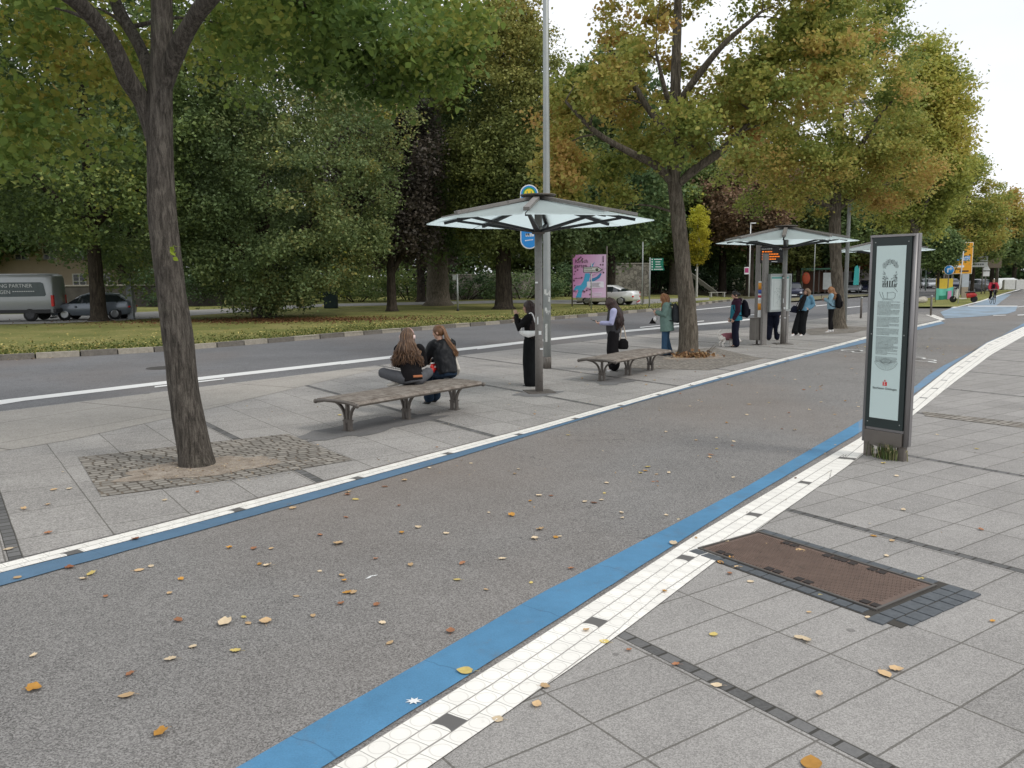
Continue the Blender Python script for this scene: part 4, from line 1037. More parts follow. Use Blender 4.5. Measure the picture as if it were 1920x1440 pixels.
bench1 = make_bench('backless slatted bench under two seated people', S(9.16, -8.68, .004), AZ - math.pi / 2 + R(1))
dup(bench1, 'second backless bench, empty, in front of the woman in a vest', S(16.0, -8.5, .004), AZ - math.pi / 2 + R(-1), 'backless benches on the bus platform')

# tall lamp post with the stop sign on it
lp = G(1026, 691); t = thing('lamp_post', 'tall pale grey lamp post beside the first shelter post', 'lamp post', lp)
mb = MB(); mb.tube([(0, 0, 0), (0, 0, 2), (0, 0, 5.5), (0, 0, 12.5)], [.094, .09, .076, .05], 18); mb.build('pole', STEEL_L, t)
mb = MB(); mb.tube([(0, 0, -.01), (0, 0, .28)], [.1, .1], 18); mb.box((-.03, -.1, .14), (.02, .012, .22)); mb.box((.04, -.095, .14), (.02, .012, .24)); mb.build('sleeve', STEEL_D, t)
mb = MB(); mb.tube(smooth_path([(0, 0, 12.4), (.3, -.3, 12.9), (1.3, -1.2, 13.1)], 4), .04, 8); mb.build('arm', STEEL_L, t)
mb = MB(); mb.box((1.6, -1.5, 13.1), (.9, .3, .12), R(-45), bev=.04); mb.build('lamp_head', STEEL_L, t)
mb = MB()
for k in range(9): mb.box((rng.uniform(-.06, .06), -.088 + abs(rng.uniform(-.01, .01)), rng.uniform(1.2, 1.85)), (rng.uniform(.03, .08), .02, rng.uniform(.04, .14)))
mb.box((-.02, -.092, .85), (.05, .02, .42)); mb.build('sticker', plain('torn_paper', (.52, .53, .50), .8, var=.4, scale=25), t)
# stop sign: a long pill shape
BLUE_S = plain('sign_blue', (.02, .24, .62), .35, var=.05)
GREEN_S = plain('sign_green', (.03, .30, .10), .4, var=.05); YEL_S = plain('sign_yellow', (.85, .62, .03), .4, var=.05)
def pill(w_, z0, z1, n=14):
    r = w_ / 2; out = []
    for k in range(n + 1): a = math.pi * k / n; out.append((r * math.cos(a), z1 - r + r * math.sin(a)))
    for k in range(n + 1): a = math.pi + math.pi * k / n; out.append((r * math.cos(a), z0 + r + r * math.sin(a)))
    return out
sg = thing('stop_sign', 'long blue bus stop sign with round ends, on the lamp post', 'bus stop sign', lp + V((-.40, -.02, 0)))
FX = Matrix(((1, 0, 0, 0), (0, 0, -1, 0), (0, 1, 0, 0), (0, 0, 0, 1)))      # XY drawing -> upright board facing -Y
mb = MB(); mb.prism(pill(.42, 2.80, 4.26), 0, .03, T=FX); mb.build('board', WHITEP, sg)
mb = MB(); mb.prism(pill(.375, 2.825, 4.235), .031, .035, T=FX); mb.build('face', BLUE_S, sg)
ring = lambda r: [(r * math.cos(2 * math.pi * k / 24), 4.05 + r * math.sin(2 * math.pi * k / 24)) for k in range(24)]
mb = MB(); mb.prism(ring(.15), .036, .038, T=FX); mb.build('emblem', GREEN_S, sg)
mb = MB(); mb.prism(ring(.115), .039, .041, T=FX); mb.build('emblem', YEL_S, sg)
mb = MB(); text_mesh(mb, 'H', .19, FX @ Matrix.Translation((-.068, 3.982, .043))); mb.build('emblem', GREEN_S, sg)
mb = MB(); mb.box((0, 0, 0), (.1, .004, .05), T=FX @ Matrix.Translation((-.03, 3.13, .037)) @ Matrix.Rotation(math.pi / 2, 4, 'X'))
for k in range(4): mb.box((-.07 + k * .05, -.037, 3.12), (.038, .004, .07))
for k in range(6): mb.box((-.09 + k * .032, -.037, 2.99 + .004 * k), (.024, .004, .022))
mb.build('lettering', WHITEP, sg)
mb = MB()
for zz in (2.95, 4.0): mb.box((.25, 0, zz), (.12, .02, .04))
mb.build('bracket', STEEL_L, sg)

# info pillar near the camera
pl_a, pl_b = G(1618, 853), G(1694, 867)
dirp = (pl_b - pl_a); dirp.z = 0; wp = dirp.length; azp = math.atan2(dirp.x, dirp.y) - math.pi / 2     # local X runs left to right over the face
t = thing('info_pillar', 'grey steel info pillar with pale printed panel beside the white band', 'information sign', (pl_a + pl_b) / 2 + V((0, 0, .006)), azp)
GREY_P = plain('pillar_grey_steel', (.235, .225, .225), .42, .45, var=.1, scale=4)
W_, D_ = wp + .03, .105
mb = MB()
for sx in (-1, 1): mb.box((sx * (wp / 2 - .045), .035, .12), (.09, .07, .26), bev=.008)
mb.build('leg', STEEL_D, t)
mb = MB(); mb.box((0, D_ / 2 - .02, 1.405), (W_ - .05, D_ - .05, 2.35)); mb.box((0, -.018, 2.572), (W_ - .01, .03, .025)); mb.build('core', plain('pillar_side_grey', (.30, .285, .285), .4, .4, var=.08), t)
mb = MB()
for sx in (-1, 1): mb.tube([(sx * (W_ / 2 - .012), .012, .17), (sx * (W_ / 2 - .012), .012, 2.585)], .026, 14); mb.box((sx * (W_ / 2 + .002), .066, 1.38), (.022, .058, 2.42), bev=.006)
mb.build('side_profile', GREY_P, t)
mb = MB(); mb.box((0, -.006, .245), (W_ - .07, .055, .155), bev=.006)
arc = [(-(W_ - .09) / 2, .175)] + [((W_ - .09) * (k / 10 - .5), .168 - .035 * math.sin(math.pi * k / 10)) for k in range(11)] + [((W_ - .09) / 2, .175)]
mb.prism(arc, .0, .03, T=FX); mb.build('skirt', STEEL_D, t)
mb = MB(); mb.box((0, -.012, 1.455), (W_ - .07, .03, 2.20), bev=.004); mb.build('frame', plain('pillar_frame_green_black', (.022, .033, .032), .3, var=.2), t)
pw, pz0, pz1 = W_ - .185, .47, 2.46
m = M('printed_panel', .22, 0, .5); m.color(m.scale((.60, .72, .70), m.noise(1.1, 3) * .12 + m.noise(30, 4, .7) * .05 + .91)); PANEL = m.m
mb = MB(); mb.box((0, -.0305, (pz0 + pz1) / 2), (pw, .006, pz1 - pz0)); pn = mb.build('panel', PANEL, t)
yy = -.0355
INK = plain('grey_print', (.10, .12, .12), .6, var=.2, scale=80); INKL = plain('pale_grey_print', (.36, .43, .42), .6, var=.2, scale=60); INKM = plain('mid_grey_print', (.25, .29, .285), .6, var=.2, scale=80); INKD = plain('black_print', (.025, .03, .03), .6)
# picture at the top: a smoky building with dark door openings
mb = MB()
def card(x0, z0, x1, z1, mi=0): mb.box(((x0 + x1) / 2, yy + rng.uniform(0, .0008), (z0 + z1) / 2), (x1 - x0, .0015, z1 - z0), mi=mi)
for k in range(420):      # a pall of smoke, then the ragged outline of the building below it
    a = rng.uniform(0, math.pi); rr = .072 + rng.gauss(0, .012); x_, z_ = rr * math.cos(a) * 1.05, 2.215 + rr * math.sin(a) * .95 + rng.gauss(0, .006); q = rng.uniform(.002, .006)
    card(x_ - q, z_ - q, x_ + q, z_ + q, 0 if rng.random() < .30 * math.sin(a) else 1)
for k in range(420):
    x_ = rng.uniform(-.088, .088); z_ = 2.02 + abs(rng.gauss(0, .075)); q = rng.uniform(.0018, .005)
    if z_ > 2.06 + abs(x_) * 1.5 or (abs(x_) < .045 and z_ < 2.085): continue
    card(x_ - q, z_ - q, x_ + q, z_ + q, 0 if rng.random() < .5 else 1)
for x_ in (-.035, -.005, .024): card(x_, 1.995, x_ + .014, 2.065, 2)
for x_ in (-.085, -.06, .05, .07): card(x_, 1.995, x_ + .012, 2.02 + rng.uniform(0, .02), 2)
for k in range(9): card(-.08 + k * .018, 1.99, -.07 + k * .018, 1.998, 0)
mb.build('printed_picture', [INK, INKL, INKD], t)
mb = MB()
for a, b in [((-.12, 1.94), (-.10, 1.89)), ((-.10, 1.89), (-.075, 1.86)), ((-.085, 1.935), (-.06, 1.865)), ((-.075, 1.86), (.055, 1.86)), ((.055, 1.86), (.075, 1.885)), ((.075, 1.885), (.072, 1.925)), ((.072, 1.925), (.045, 1.937)), ((.045, 1.937), (-.02, 1.925)), ((-.022, 1.86), (-.022, 1.935)), ((.055, 1.99), (.10, 1.94)), ((-.08, 1.845), (-.02, 1.853)), ((-.02, 1.853), (.05, 1.845))]:
    mb.bar((a[0], yy, a[1]), (b[0], yy, b[1]), .0028, .002)
for k in range(17):       # fan shaped plan lower down
    a = R(200 + k * 140 / 16); mb.bar((.065 * math.cos(a) * 1.0, yy, 1.13 + .07 * math.sin(a) + .05), (.15 * math.cos(a), yy, 1.13 + .14 * math.sin(a) + .05), .0012, .0016)
for k in range(22):
    a = R(200 + k * 140 / 22); b = R(200 + (k + 1) * 140 / 22)
    for r1, r2 in ((.15, .14), (.065, .07)): mb.bar((r1 * math.cos(a), yy, 1.18 + r2 * math.sin(a)), (r1 * math.cos(b), yy, 1.18 + r2 * math.sin(b)), .0014, .0016)
mb.build('printed_drawing', INK, t)
mb = MB()
def para(z, lines, xw, last=.6, center=False, lh=.0135, h=.0062):
    for i in range(lines):
        wl = xw * (last if (i == lines - 1 or (i and rng.random() < .1)) else 1); x = -wl / 2 if center else -xw / 2; end = x + wl
        while x < end - .006:
            w_ = min(rng.uniform(.010, .032), end - x); mb.box((x + w_ / 2, yy, z - i * lh), (w_, .0012, h * rng.uniform(.8, 1.1))); x += w_ + .0045
    return z - lines * lh
z_ = para(1.825, 12, .27); z_ = para(z_ - .012, 9, .27); z_ = para(z_ - .012, 6, .27); z_ = para(z_ - .012, 11, .27, .8)
z_ = para(1.333, 1, .05, 1, True); z_ = para(1.315 - .012, 7, .265, .55)
z_ = para(z_ - .02, 5, .265, .9)
mb.build('printed_text', INKM, t)
mb = MB()
for i, w_ in enumerate((.08, .12, .05, .14, .12)): para(1.142 - i * .012 + .03, 1, w_, 1, True, h=.005)
# red logo and the bank's name
mb.build('printed_text', INK, t)
mb = MB(); mb.box((0, yy, .882), (.052, .002, .046), bev=.0008); mb.lathe([(.001, 0), (.0085, .0), (.0085, .002), (.001, .002)], n=14, T=Matrix.Translation((0, yy - .0005, .918)) @ Matrix.Rotation(math.pi / 2, 4, 'X'))
mb.build('logo', plain('logo_red', (.62, .02, .02), .4, var=.05), t, 'red square logo with a red dot above')
mb = MB(); text_mesh(mb, 'S', .05, Matrix.Translation((-.014, yy - .0015, .866)) @ FX, ext=.0006); mb.build('logo', WHITEP, t)
mb = MB(); text_mesh(mb, 'Sparkasse Göttingen', .036, Matrix.Translation((0, yy - .0005, .815)) @ FX, align='CENTER', ext=.0006); mb.build('lettering', INKD, t)
mb = MB()
for sx in (-1, 1):
    for zz in (.42, 1.45, 2.5): mb.lathe([(.001, 0), (.008, 0), (.007, .004), (.001, .005)], n=10, T=Matrix.Translation((sx * (W_ / 2 - .07), -.027, zz)) @ Matrix.Rotation(math.pi / 2, 4, 'X'))
mb.build('screw', STEEL_L, t)
# weeds round its legs
def tuft(name, label, c, n, rx, ry, h, az, mats, cat='weeds'):
    mb = MB()
    for _ in range(n):
        x_, y_ = rng.gauss(0, rx), rng.gauss(0, ry); a = rng.uniform(0, 6.28); l = h * rng.uniform(.4, 1.1); b = rng.uniform(.1, .7)
        p0 = V((x_, y_, -.01)); p1 = p0 + V((math.cos(a) * l * b * .35, math.sin(a) * l * b * .35, l * .7)); p2 = p0 + V((math.cos(a) * l * b, math.sin(a) * l * b, l * (.95 - .5 * b)))
        w_ = V((-math.sin(a), math.cos(a), 0)) * rng.uniform(.003, .007)
        mb.add([p0 - w_, p0 + w_, p1 + w_ * .8, p1 - w_ * .8, p2], [(0, 1, 2, 3), (3, 2, 4)], mi=rng.randrange(len(mats)))
    t = thing(name, label, cat, c, az); mb.build('blade', mats, t); t.children[0].name = 'leaves'
    return t
GR = [plain('weed_green', (.12, .17, .045), .8, var=.4, scale=30), plain('weed_straw', (.30, .27, .13), .8, var=.3, scale=30), plain('weed_dark', (.07, .10, .03), .8)]
tuft('weeds', 'grassy weeds growing between the legs of the info pillar', (pl_a + pl_b) / 2 + V((.03, -.03, .006)), 230, .085, .045, .25, azp, GR)

# utility cover set in dark setts
A_, B_, C_, D2 = [G(1160 + x * .3958, 940 + y * .3958, 0) for x, y in [(400, 232), (655, 158), (1508, 405), (1190, 525)]]
cc = (A_ + B_ + C_ + D2) / 4; ax = ((D2 - A_) + (C_ - B_)) / 2; La = ax.length; azc = math.atan2(ax.x, ax.y); Wc = ((B_ - A_).length + (C_ - D2).length) / 2 * .96
t = thing('utility_cover', 'rusty brown ribbed utility cover set in dark setts', 'utility cover', V((cc.x, cc.y, .006)), azc)
RUST = plain('rusty_cast_iron', (.165, .115, .092), .75, .25, var=.3, scale=6, bump=.2, dirt=(.10, .075, .062))
mb = MB(); mb.box((0, 0, .004), (Wc, La, .012)); 
nx, ny = 22, 46
for i in range(nx):
    for j in range(ny):
        x_ = (i + .5) / nx * (Wc - .05) - (Wc - .05) / 2; y_ = (j + .5 + (.5 if i % 2 else 0)) / (ny + 1) * (La - .05) - (La - .05) / 2
        mb.box((x_, y_, .0115), ((Wc - .05) / nx * .78, (La - .05) / ny * .42, .006))
mb.build('plate', RUST, t)
mb = MB()
for sx in (-1, 1): mb.box((sx * (Wc / 2 + .012), 0, .008), (.02, La + .044, .02))
for sy in (-1, 1): mb.box((0, sy * (La / 2 + .012), .008), (Wc, .02, .02))
mb.build('frame', plain('steel_cover_frame', (.13, .12, .11), .5, .5), t)
SLOT = plain('dark_slot', (.03, .024, .022), .9)
for sx, yy_ in [(-1, -.40), (-1, .08), (-1, .30), (-1, -.05), (1, -.60), (1, -.12), (1, .12), (1, .55)]:
    for k in (0, 1): mb = MB(); mb.box((sx * (Wc / 2 - .05) , (-yy_ if sx > 0 else yy_) * La * .72 + k * .075, .0125), (.055, .058, .009)); mb.build('lifting_slot', SLOT, t)
DKSETT = M('dark_basalt_setts', .6, 0, .4); n_ = DKSETT.noise(24, 4); DKSETT.color(DKSETT.scale((.085, .095, .105), n_ * .9 + .55)); DKSETT.bump(n_, .5, .008); DKSETT = DKSETT.m
mb = MB()
k = -La / 2
for sx in (-1, 1):
    y_ = -La / 2 - .03
    while y_ < La / 2 - .08: 
        l = rng.uniform(.11, .17); mb.box((sx * (Wc / 2 + .075), y_ + l / 2, .004 + rng.uniform(-.001, .001)), (.088, l - .012, .012), rng.uniform(-.03, .03), bev=.004); y_ += l
for r_ in range(2):
    x_ = -Wc / 2 - .12
    while x_ < Wc / 2 + .05:
        l = rng.uniform(.10, .15); mb.box((x_ + l / 2, La / 2 + .105 + r_ * .115, .0045 + rng.uniform(-.001, .001)), (l - .012, .105, .012), rng.uniform(-.05, .05), bev=.004); x_ += l
mb.build('sett_border', DKSETT, t)
mb = MB(); mb.box((0, .10, .0005), (Wc + .26, La + .30, .008)); mb.build('sand_bed', plain('dark_joint_sand', (.05, .045, .038), .9), t)

# manhole in the road
t = thing('manhole_cover', 'round iron manhole cover in the bus road behind the near bole', 'manhole cover', G(305, 690, ZR + .002))
mb = MB(); mb.lathe([(.005, .012), (.30, .012), (.31, .006), (.35, .006), (.36, .012), (.40, .010), (.41, -.01)], n=28); mb.build('lid', plain('iron', (.07, .065, .06), .7, .4), t)

# litter bin, map case, departure display
bt = thing('litter_bin', 'grey ribbed litter bin at the foot of the display post', 'litter bin', G(1419, 646), R(-20))
mb = MB()
prof = [(.22, .15), (.225, .17), (.225, .80), (.215, .83), (.19, .83), (.19, .70)]
nseg = 48; rings = []
for r, z in prof: rings.append([V((r * (1 + (.018 if k % 2 else -.018)) * math.cos(2 * math.pi * k / nseg), r * (1 + (.018 if k % 2 else -.018)) * math.sin(2 * math.pi * k / nseg), z)) for k in range(nseg)])
mb.rings(rings, smooth=False, caps=True); mb.build('body', plain('bin_steel', (.20, .185, .165), .5, .5, var=.15), bt)
mb = MB(); mb.tube([(0, 0, 0), (0, 0, .2)], .035, 10); mb.box((0, 0, .008), (.22, .22, .016)); mb.build('post', STEEL_D, bt)
mb = MB(); mb.lathe([(.195, .80), (.235, .805), (.235, .835), (.195, .84)], n=24); mb.build('rim', STEEL_D, bt)
pa, pb = G(1433, 647), G(1462, 640)
mp_ = thing('map_case', 'glazed map case on two steel posts above dark trouser legs', 'map case', pa + V((math.sin(R(52)), math.cos(R(52)), 0)) * .55, R(52 - 90))
wm = 1.1
mb = MB(); mb.box((-wm / 2 - .06, 0, 1.4), (.22, .09, 2.8), bev=.01); mb.box((wm / 2 + .03, 0, 1.05), (.10, .10, 2.1), bev=.01); mb.build('post', STEEL, mp_)
CW = wm * .92
mb = MB(); zc0, zc1 = 1.02, 2.18
mb.box((.03, -.09, zc1 - .03), (CW + .1, .10, .06)); mb.box((.03, -.09, zc0 + .03), (CW + .1, .10, .06))
for sx in (-1, 1): mb.box((.03 + sx * (CW / 2 + .02), -.09, (zc0 + zc1) / 2), (.06, .10, zc1 - zc0 - .12))
mb.build('frame', STEEL_L, mp_)
mb = MB(); mb.box((.03, -.08, (zc0 + zc1) / 2), (CW, .04, zc1 - zc0 - .12)); mb.build('map_sheet', plain('map_paper', (.56, .60, .57), .4, var=.08), mp_)
mb = MB(); mb.box((.03, -.1015, zc1 - .12), (CW - .12, .003, .06)); mb.build('heading', plain('map_green', (.12, .36, .33), .5), mp_)
mb = MB()
for _ in range(60):
    x_, z_ = rng.gauss(0, CW * .17), rng.gauss((zc0 + zc1) / 2 - .03, .15); a = rng.uniform(0, 3.1); l = rng.uniform(.03, .12)
    mb.bar((.03 + x_, -.1015, z_), (.03 + x_ + math.cos(a) * l, -.1015, z_ + math.sin(a) * l), .006, .002)
for x0, z0, x1, z1 in [(-.32, 1.17, .32, 1.17), (.32, 1.17, .32, 1.98), (-.32, 1.98, .32, 1.98), (-.32, 1.17, -.32, 1.98)]:
    mb.bar((.03 + x0 * CW, -.1015, z0), (.03 + x1 * CW, -.1015, z1), .006, .002)
mb.build('map_drawing', plain('map_lines', (.22, .27, .26), .5), mp_)
# display
pd = G(1418, 634)
dp = thing('departure_display', 'black departure display with orange lines under the second shelter', 'departure display', pd, R(30))
mb = MB(); mb.box((0, 0, 1.72), (.16, .12, 3.44), bev=.012); mb.build('post', STEEL, dp)
zt, zb = 3.10, 2.55
mb = MB(); mb.box((.46, -.03, (zt + zb) / 2), (.76, .14, zt - zb), bev=.012); mb.build('case', BLACKM, dp)
mb = MB(); mb.box((.46, -.10, 2.79), (.70, .006, .34)); mb.build('screen', plain('black_screen', (.012, .012, .014), .2), dp)
m = M('orange_led'); m.color((.8, .2, .01)); m.b.inputs['Emission Color'].default_value = (1, .22, .02, 1); m.b.inputs['Emission Strength'].default_value = .75; LED = m.m
mb = MB()
for i, w_ in enumerate((.22, .42, .46, .34)):
    z_ = 2.925 - i * .083; x_ = .14; mb.box((x_ + .03, -.106, z_), (.06, .003, .042)); x_ += .09; e = x_ + w_
    while x_ < e: q = rng.uniform(.03, .05); mb.box((x_ + q / 2, -.106, z_ - .002), (q, .003, .036)); x_ += q + .012
mb.build('lettering', LED, dp)
m = M('white_print'); m.color((.8, .8, .8)); WPR = m.m
mb = MB(); text_mesh(mb, 'Bahnhof/ZOB', .062, Matrix.Translation((.12, -.103, 2.995)) @ FX); text_mesh(mb, 'A', .12, Matrix.Translation((.70, -.103, 2.975)) @ FX)
mb.box((.55, -.103, 2.59), (.2, .003, .022)); mb.build('lettering', WPR, dp)
mb = MB(); mb.box((.88, .05, 2.85), (.09, .09, .5)); mb.build('loudspeaker', STEEL_L, dp)
# post plastered with coloured stickers behind
t = thing('sticker_post', 'short white post plastered with orange and blue stickers', 'post', G(1424.5, 640))
mb = MB(); mb.tube([(0, 0, 0), (0, 0, 1.95)], .09, 12); mb.build('post', WHITEP, t)
for col_, z0, z1 in [((.75, .30, .02), 1.68, 1.90), ((.05, .10, .38), 1.55, 1.68), ((.55, .02, .05), 1.42, 1.5), ((.8, .8, .8), 1.28, 1.42), ((.75, .30, .02), 1.02, 1.24)]:
    mb = MB(); mb.tube([(0, 0, z0), (0, 0, z1)], .094, 12); mb.build('sticker', plain('sticker_%d' % int(col_[0] * 100 + col_[2] * 1000), col_, .5, var=.1), t)
# bollards
def bollard(label, p):
    t = thing('bollard', label, 'bollard', p, 0, 'thin bollards at the end of the platform')
    mb = MB(); mb.tube([(0, 0, -.02), (0, 0, .98)], .05, 12); mb.build('post', STEEL_D, t)
    mb = MB(); mb.lathe([(.052, .96), (.06, .98), (.06, 1.02), (.035, 1.05), (.005, 1.055)], n=12); mb.build('cap', STEEL_L, t)
    return t
bo = bollard('thin grey bollard left of the info pillar', G(1614, 597)); dup(bo, 'thin grey bollard right of the info pillar', G(1745, 592), 0, 'thin bollards at the end of the platform')
# ---------------------------------------------------------------- vehicles
TYRE = plain('tyre', (.014, .014, .014), .85); RIM = plain('alloy_rim', (.42, .43, .44), .3, .8, var=.05); RIMD = plain('steel_rim', (.05, .05, .055), .4, .5)
HEADL = plain('headlight_glass', (.70, .72, .74), .12, .1, var=.05); TAILL = plain('tail_light_red', (.50, .015, .012), .2, var=.05)
def paint(name, rgb): 
    m = M(name, .28, .25, .5); m.color(rgb); m.b.inputs['Coat Weight'].default_value = .6; m.b.inputs['Coat Roughness'].default_value = .08; MATS[name] = m.m; return m.m
def wheel(parent, x, y, r, w_=.2, rim=RIM):
    mb = MB(); T = Matrix.Translation((x, y, r)) @ Matrix.Rotation(math.pi / 2, 4, 'Y')
    o = MB(); o.lathe([(r * .62, -w_ / 2), (r * .93, -w_ / 2), (r, -w_ / 2 + .03), (r, w_ / 2 - .03), (r * .93, w_ / 2), (r * .62, w_ / 2)], n=28, T=T); w = o.build('wheel', TYRE, parent)
    s = 1 if x > 0 else -1
    rb = MB(); rb.lathe([(.01, .0), (r * .64, 0), (r * .64, .02), (.01, .02)], n=24, T=Matrix.Translation((x + s * (w_ / 2 - .05), y, r)) @ Matrix.Rotation(math.pi / 2, 4, 'Y')); rb.build('brake_disc', BLACKM, w)
    rm = MB()
    for k in range(5):
        a = 2 * math.pi * k / 5 + .3
        for da in (-.13, .13): rm.bar((x + s * (w_ / 2 - .005), y + math.cos(a) * r * .1, r + math.sin(a) * r * .1), (x + s * (w_ / 2 - .012), y + math.cos(a + da) * r * .61, r + math.sin(a + da) * r * .61), .045 * r / .3, .02)
    rm.lathe([(r * .56, -.012), (r * .66, -.012), (r * .66, .012), (r * .56, .012)], n=24, T=Matrix.Translation((x + s * (w_ / 2), y, r)) @ Matrix.Rotation(math.pi / 2, 4, 'Y')); rm.build('rim', rim, w)
def car(label, loc, az, body, prof, wb, L_, r=.31, W_=.86, group=None, cat='car', name='parked_car', plate=True, det=True):
    """prof: (y, sill z, belt z, roof z or None, half width at belt, half width at roof); front at +Y"""
    t = thing(name, label, cat, loc, az, group)
    bm_ = MB(); gl = MB(); N = len(prof); rings = []
    for (y, zs, zb, zr, wb_, wr_) in prof:
        zm = (zs + zb) / 2
        half = [(wb_ * .86, zs), (wb_ * .97, zs + .06), (wb_ * 1.0, zm), (wb_ * .985, zb - .05), (wb_ * .95, zb)]
        if zr is not None and zr > zb + .08: half += [(wr_ * 1.04, zr - .10), (wr_ * .96, zr - .03), (wr_ * .6, zr + .01), (0.0, zr + .02)]
        else: half += [(wb_ * .80, zb + .02), (wb_ * .55, zb + .035), (wb_ * .3, zb + .045), (0, zb + .05)]
        rings.append([V((x_, y, z_)) for x_, z_ in half] + [V((-x_, y, z_)) for x_, z_ in reversed(half[:-1])])
    n = len(rings[0]); vs = [p for q in rings for p in q]; fb, fg = [], []
    for i in range(N - 1):
        cab0, cab1 = prof[i][3] is not None, prof[i + 1][3] is not None
        for j in range(n):
            k = (j + 1) % n; f = (i * n + j, i * n + k, (i + 1) * n + k, (i + 1) * n + j)
            side = j in (4, 11)
            screen = (cab0 != cab1) and 4 <= j <= 11 and j not in (3, 12)
            (fg if (side and cab0 and cab1) or screen else fb).append(f)
    bm_.add(vs, fb, 0, True); bm_.add(rings[0], [tuple(range(n - 1, -1, -1))]); bm_.add(rings[-1], [tuple(range(n))])
    gl.add(vs, fg, 0, True)
    gl.build('window', CARGLASS, t)
    b = bm_.build('body', body, t)
    # pillars over the side glass
    pm = MB()
    for i in [i for i in range(N) if prof[i][3] is not None][1:-1]:
        for s in (0, 1):
            a, c_ = rings[i][4 if s == 0 else n - 4], rings[i][5 if s == 0 else n - 5]; sx = .006 if a.x > 0 else -.006
            pm.bar(a + V((sx, 0, 0)), c_ + V((sx, 0, 0)), .05, .012)
    pm.build('pillar', BLACKM, t)
    y0, y1 = prof[0][0], prof[-1][0]
    for yc in wb:
        for s in (-1, 1):
            ar = MB(); ar.lathe([(.01, 0), (r * 1.14, 0), (r * 1.14, .02), (.01, .02)], n=24, T=Matrix.Translation((s * (W_ - .012) - (0.01 if s > 0 else .01), yc, r + .01)) @ Matrix.Rotation(math.pi / 2, 4, 'Y')); ar.build('wheel_arch', BLACKM, t)
            wheel(t, s * (W_ - .085), yc, r)
    if det:
        zf, zbk = prof[-1][2], prof[0][2]
        for s in (-1, 1):
            h = MB(); h.ell((s * W_ * .68, y1 - .07, zf - .12), (.17, .10, .085)); h.build('headlight', HEADL, t)
            q = MB(); q.ell((s * W_ * .80, y0 + .05, zbk - .10), (.14, .08, .075)); q.build('tail_light', TAILL, t)
            e = MB(); ym = [p[0] for p in prof if p[3] is None and p[0] > 0]; e.ell((s * (W_ + .07), (min(ym) if ym else .6) - .45, zf + .14), (.09, .06, .065)); e.build('mirror', body, t)
        g_ = MB(); g_.box((0, y1 + .004, zf - .24), (W_ * .95, .03, .12), bev=.01); g_.box((0, y1 + .005, zf - .45), (W_ * 1.3, .03, .09), bev=.01); g_.build('grille', BLACKM, t)
        if plate: p_ = MB(); p_.box((0, y1 + .024, zf - .34), (.52, .015, .11)); p_.build('number_plate', WHITEP, t)
        hn = MB()
        for s in (-1, 1):
            for yc in (.1, -.85): hn.box((s * (W_ + .004), yc - .2, .82), (.02, .16, .025))
        hn.build('door_handle', BLACKM, t)
    return t
HATCH = [(-2.08, .42, .78, None, .70, .5), (-2.02, .30, .98, None, .80, .6), (-1.86, .26, 1.0, 1.06, .84, .60), (-1.45, .24, .97, 1.40, .88, .60), (-.7, .22, .95, 1.47, .90, .62), (.1, .22, .93, 1.46, .90, .62), (.55, .22, .91, 1.33, .90, .63), (1.12, .22, .90, None, .89, .7), (1.7, .24, .80, None, .86, .7), (2.0, .28, .68, None, .76, .6), (2.12, .38, .58, None, .60, .5)]
SEDAN = [(-2.30, .40, .72, None, .70, .5), (-2.22, .30, .98, None, .80, .6), (-1.75, .26, 1.0, None, .86, .6), (-1.30, .24, .98, 1.18, .88, .60), (-.65, .22, .96, 1.44, .90, .62), (.05, .22, .94, 1.45, .90, .62), (.50, .22, .92, 1.32, .90, .63), (1.05, .22, .90, None, .89, .7), (1.75, .24, .82, None, .86, .7), (2.15, .28, .72, None, .78, .6), (2.28, .38, .60, None, .62, .5)]
def on_z(p, z): return V((p.x, p.y, z))
def px_az(a, b): d = b - a; return math.atan2(d.x, d.y)
h0 = on_z((G(97, 602) + G(238, 598)) / 2, .05); haz = R(-100)
car('silver grey hatchback half hidden by the dark trunk', G(168, 599, .05) + V((0, .6, 0)), haz, paint('grey_blue_paint', (.16, .185, .215)), HATCH, (-1.30, 1.28), 4.2, group='cars')
WCAR = paint('white_paint', (.80, .81, .80)); DBLUE = paint('dark_blue_paint', (.018, .022, .055)); SILV = paint('silver_paint', (.48, .50, .52)); DGREY = paint('dark_grey_paint', (.05, .052, .056))
car('white saloon car behind the pink billboard', G(1139, 571, .05), R(-62), WCAR, SEDAN, (-1.35, 1.32), 4.5, r=.32, group='cars')
cb = car('dark blue hatchback facing the camera beyond the grass verge', G(1487, 557, ZR), R(196), DBLUE, HATCH, (-1.30, 1.28), 4.2, group='cars')
def dupc(src, label, u, v, az, z=ZR): return dup(src, label, G(u, v, z), az, 'cars')
sv = car('silver white car left of the info pillar, behind the tree', G(1601, 549, ZR), R(205), SILV, HATCH, (-1.30, 1.28), 4.2, group='cars')
dupc(cb, 'small dark car touching the left edge of the info pillar', 1622, 548.5, R(205))
car('silver estate car parked behind the forked green tree', G(1842, 545, ZR), R(170), plain('old_silver', (.30, .31, .32), .3, .4), HATCH, (-1.30, 1.28), 4.2, group='cars')
dupc(sv, 'far silver car queueing right of the info pillar', 1748, 541, R(200)); dupc(cb, 'far dark car behind the round blue sign', 1786, 541.5, R(200)); dupc(sv, 'distant pale car beside the traffic light', 1736, 540, R(200))
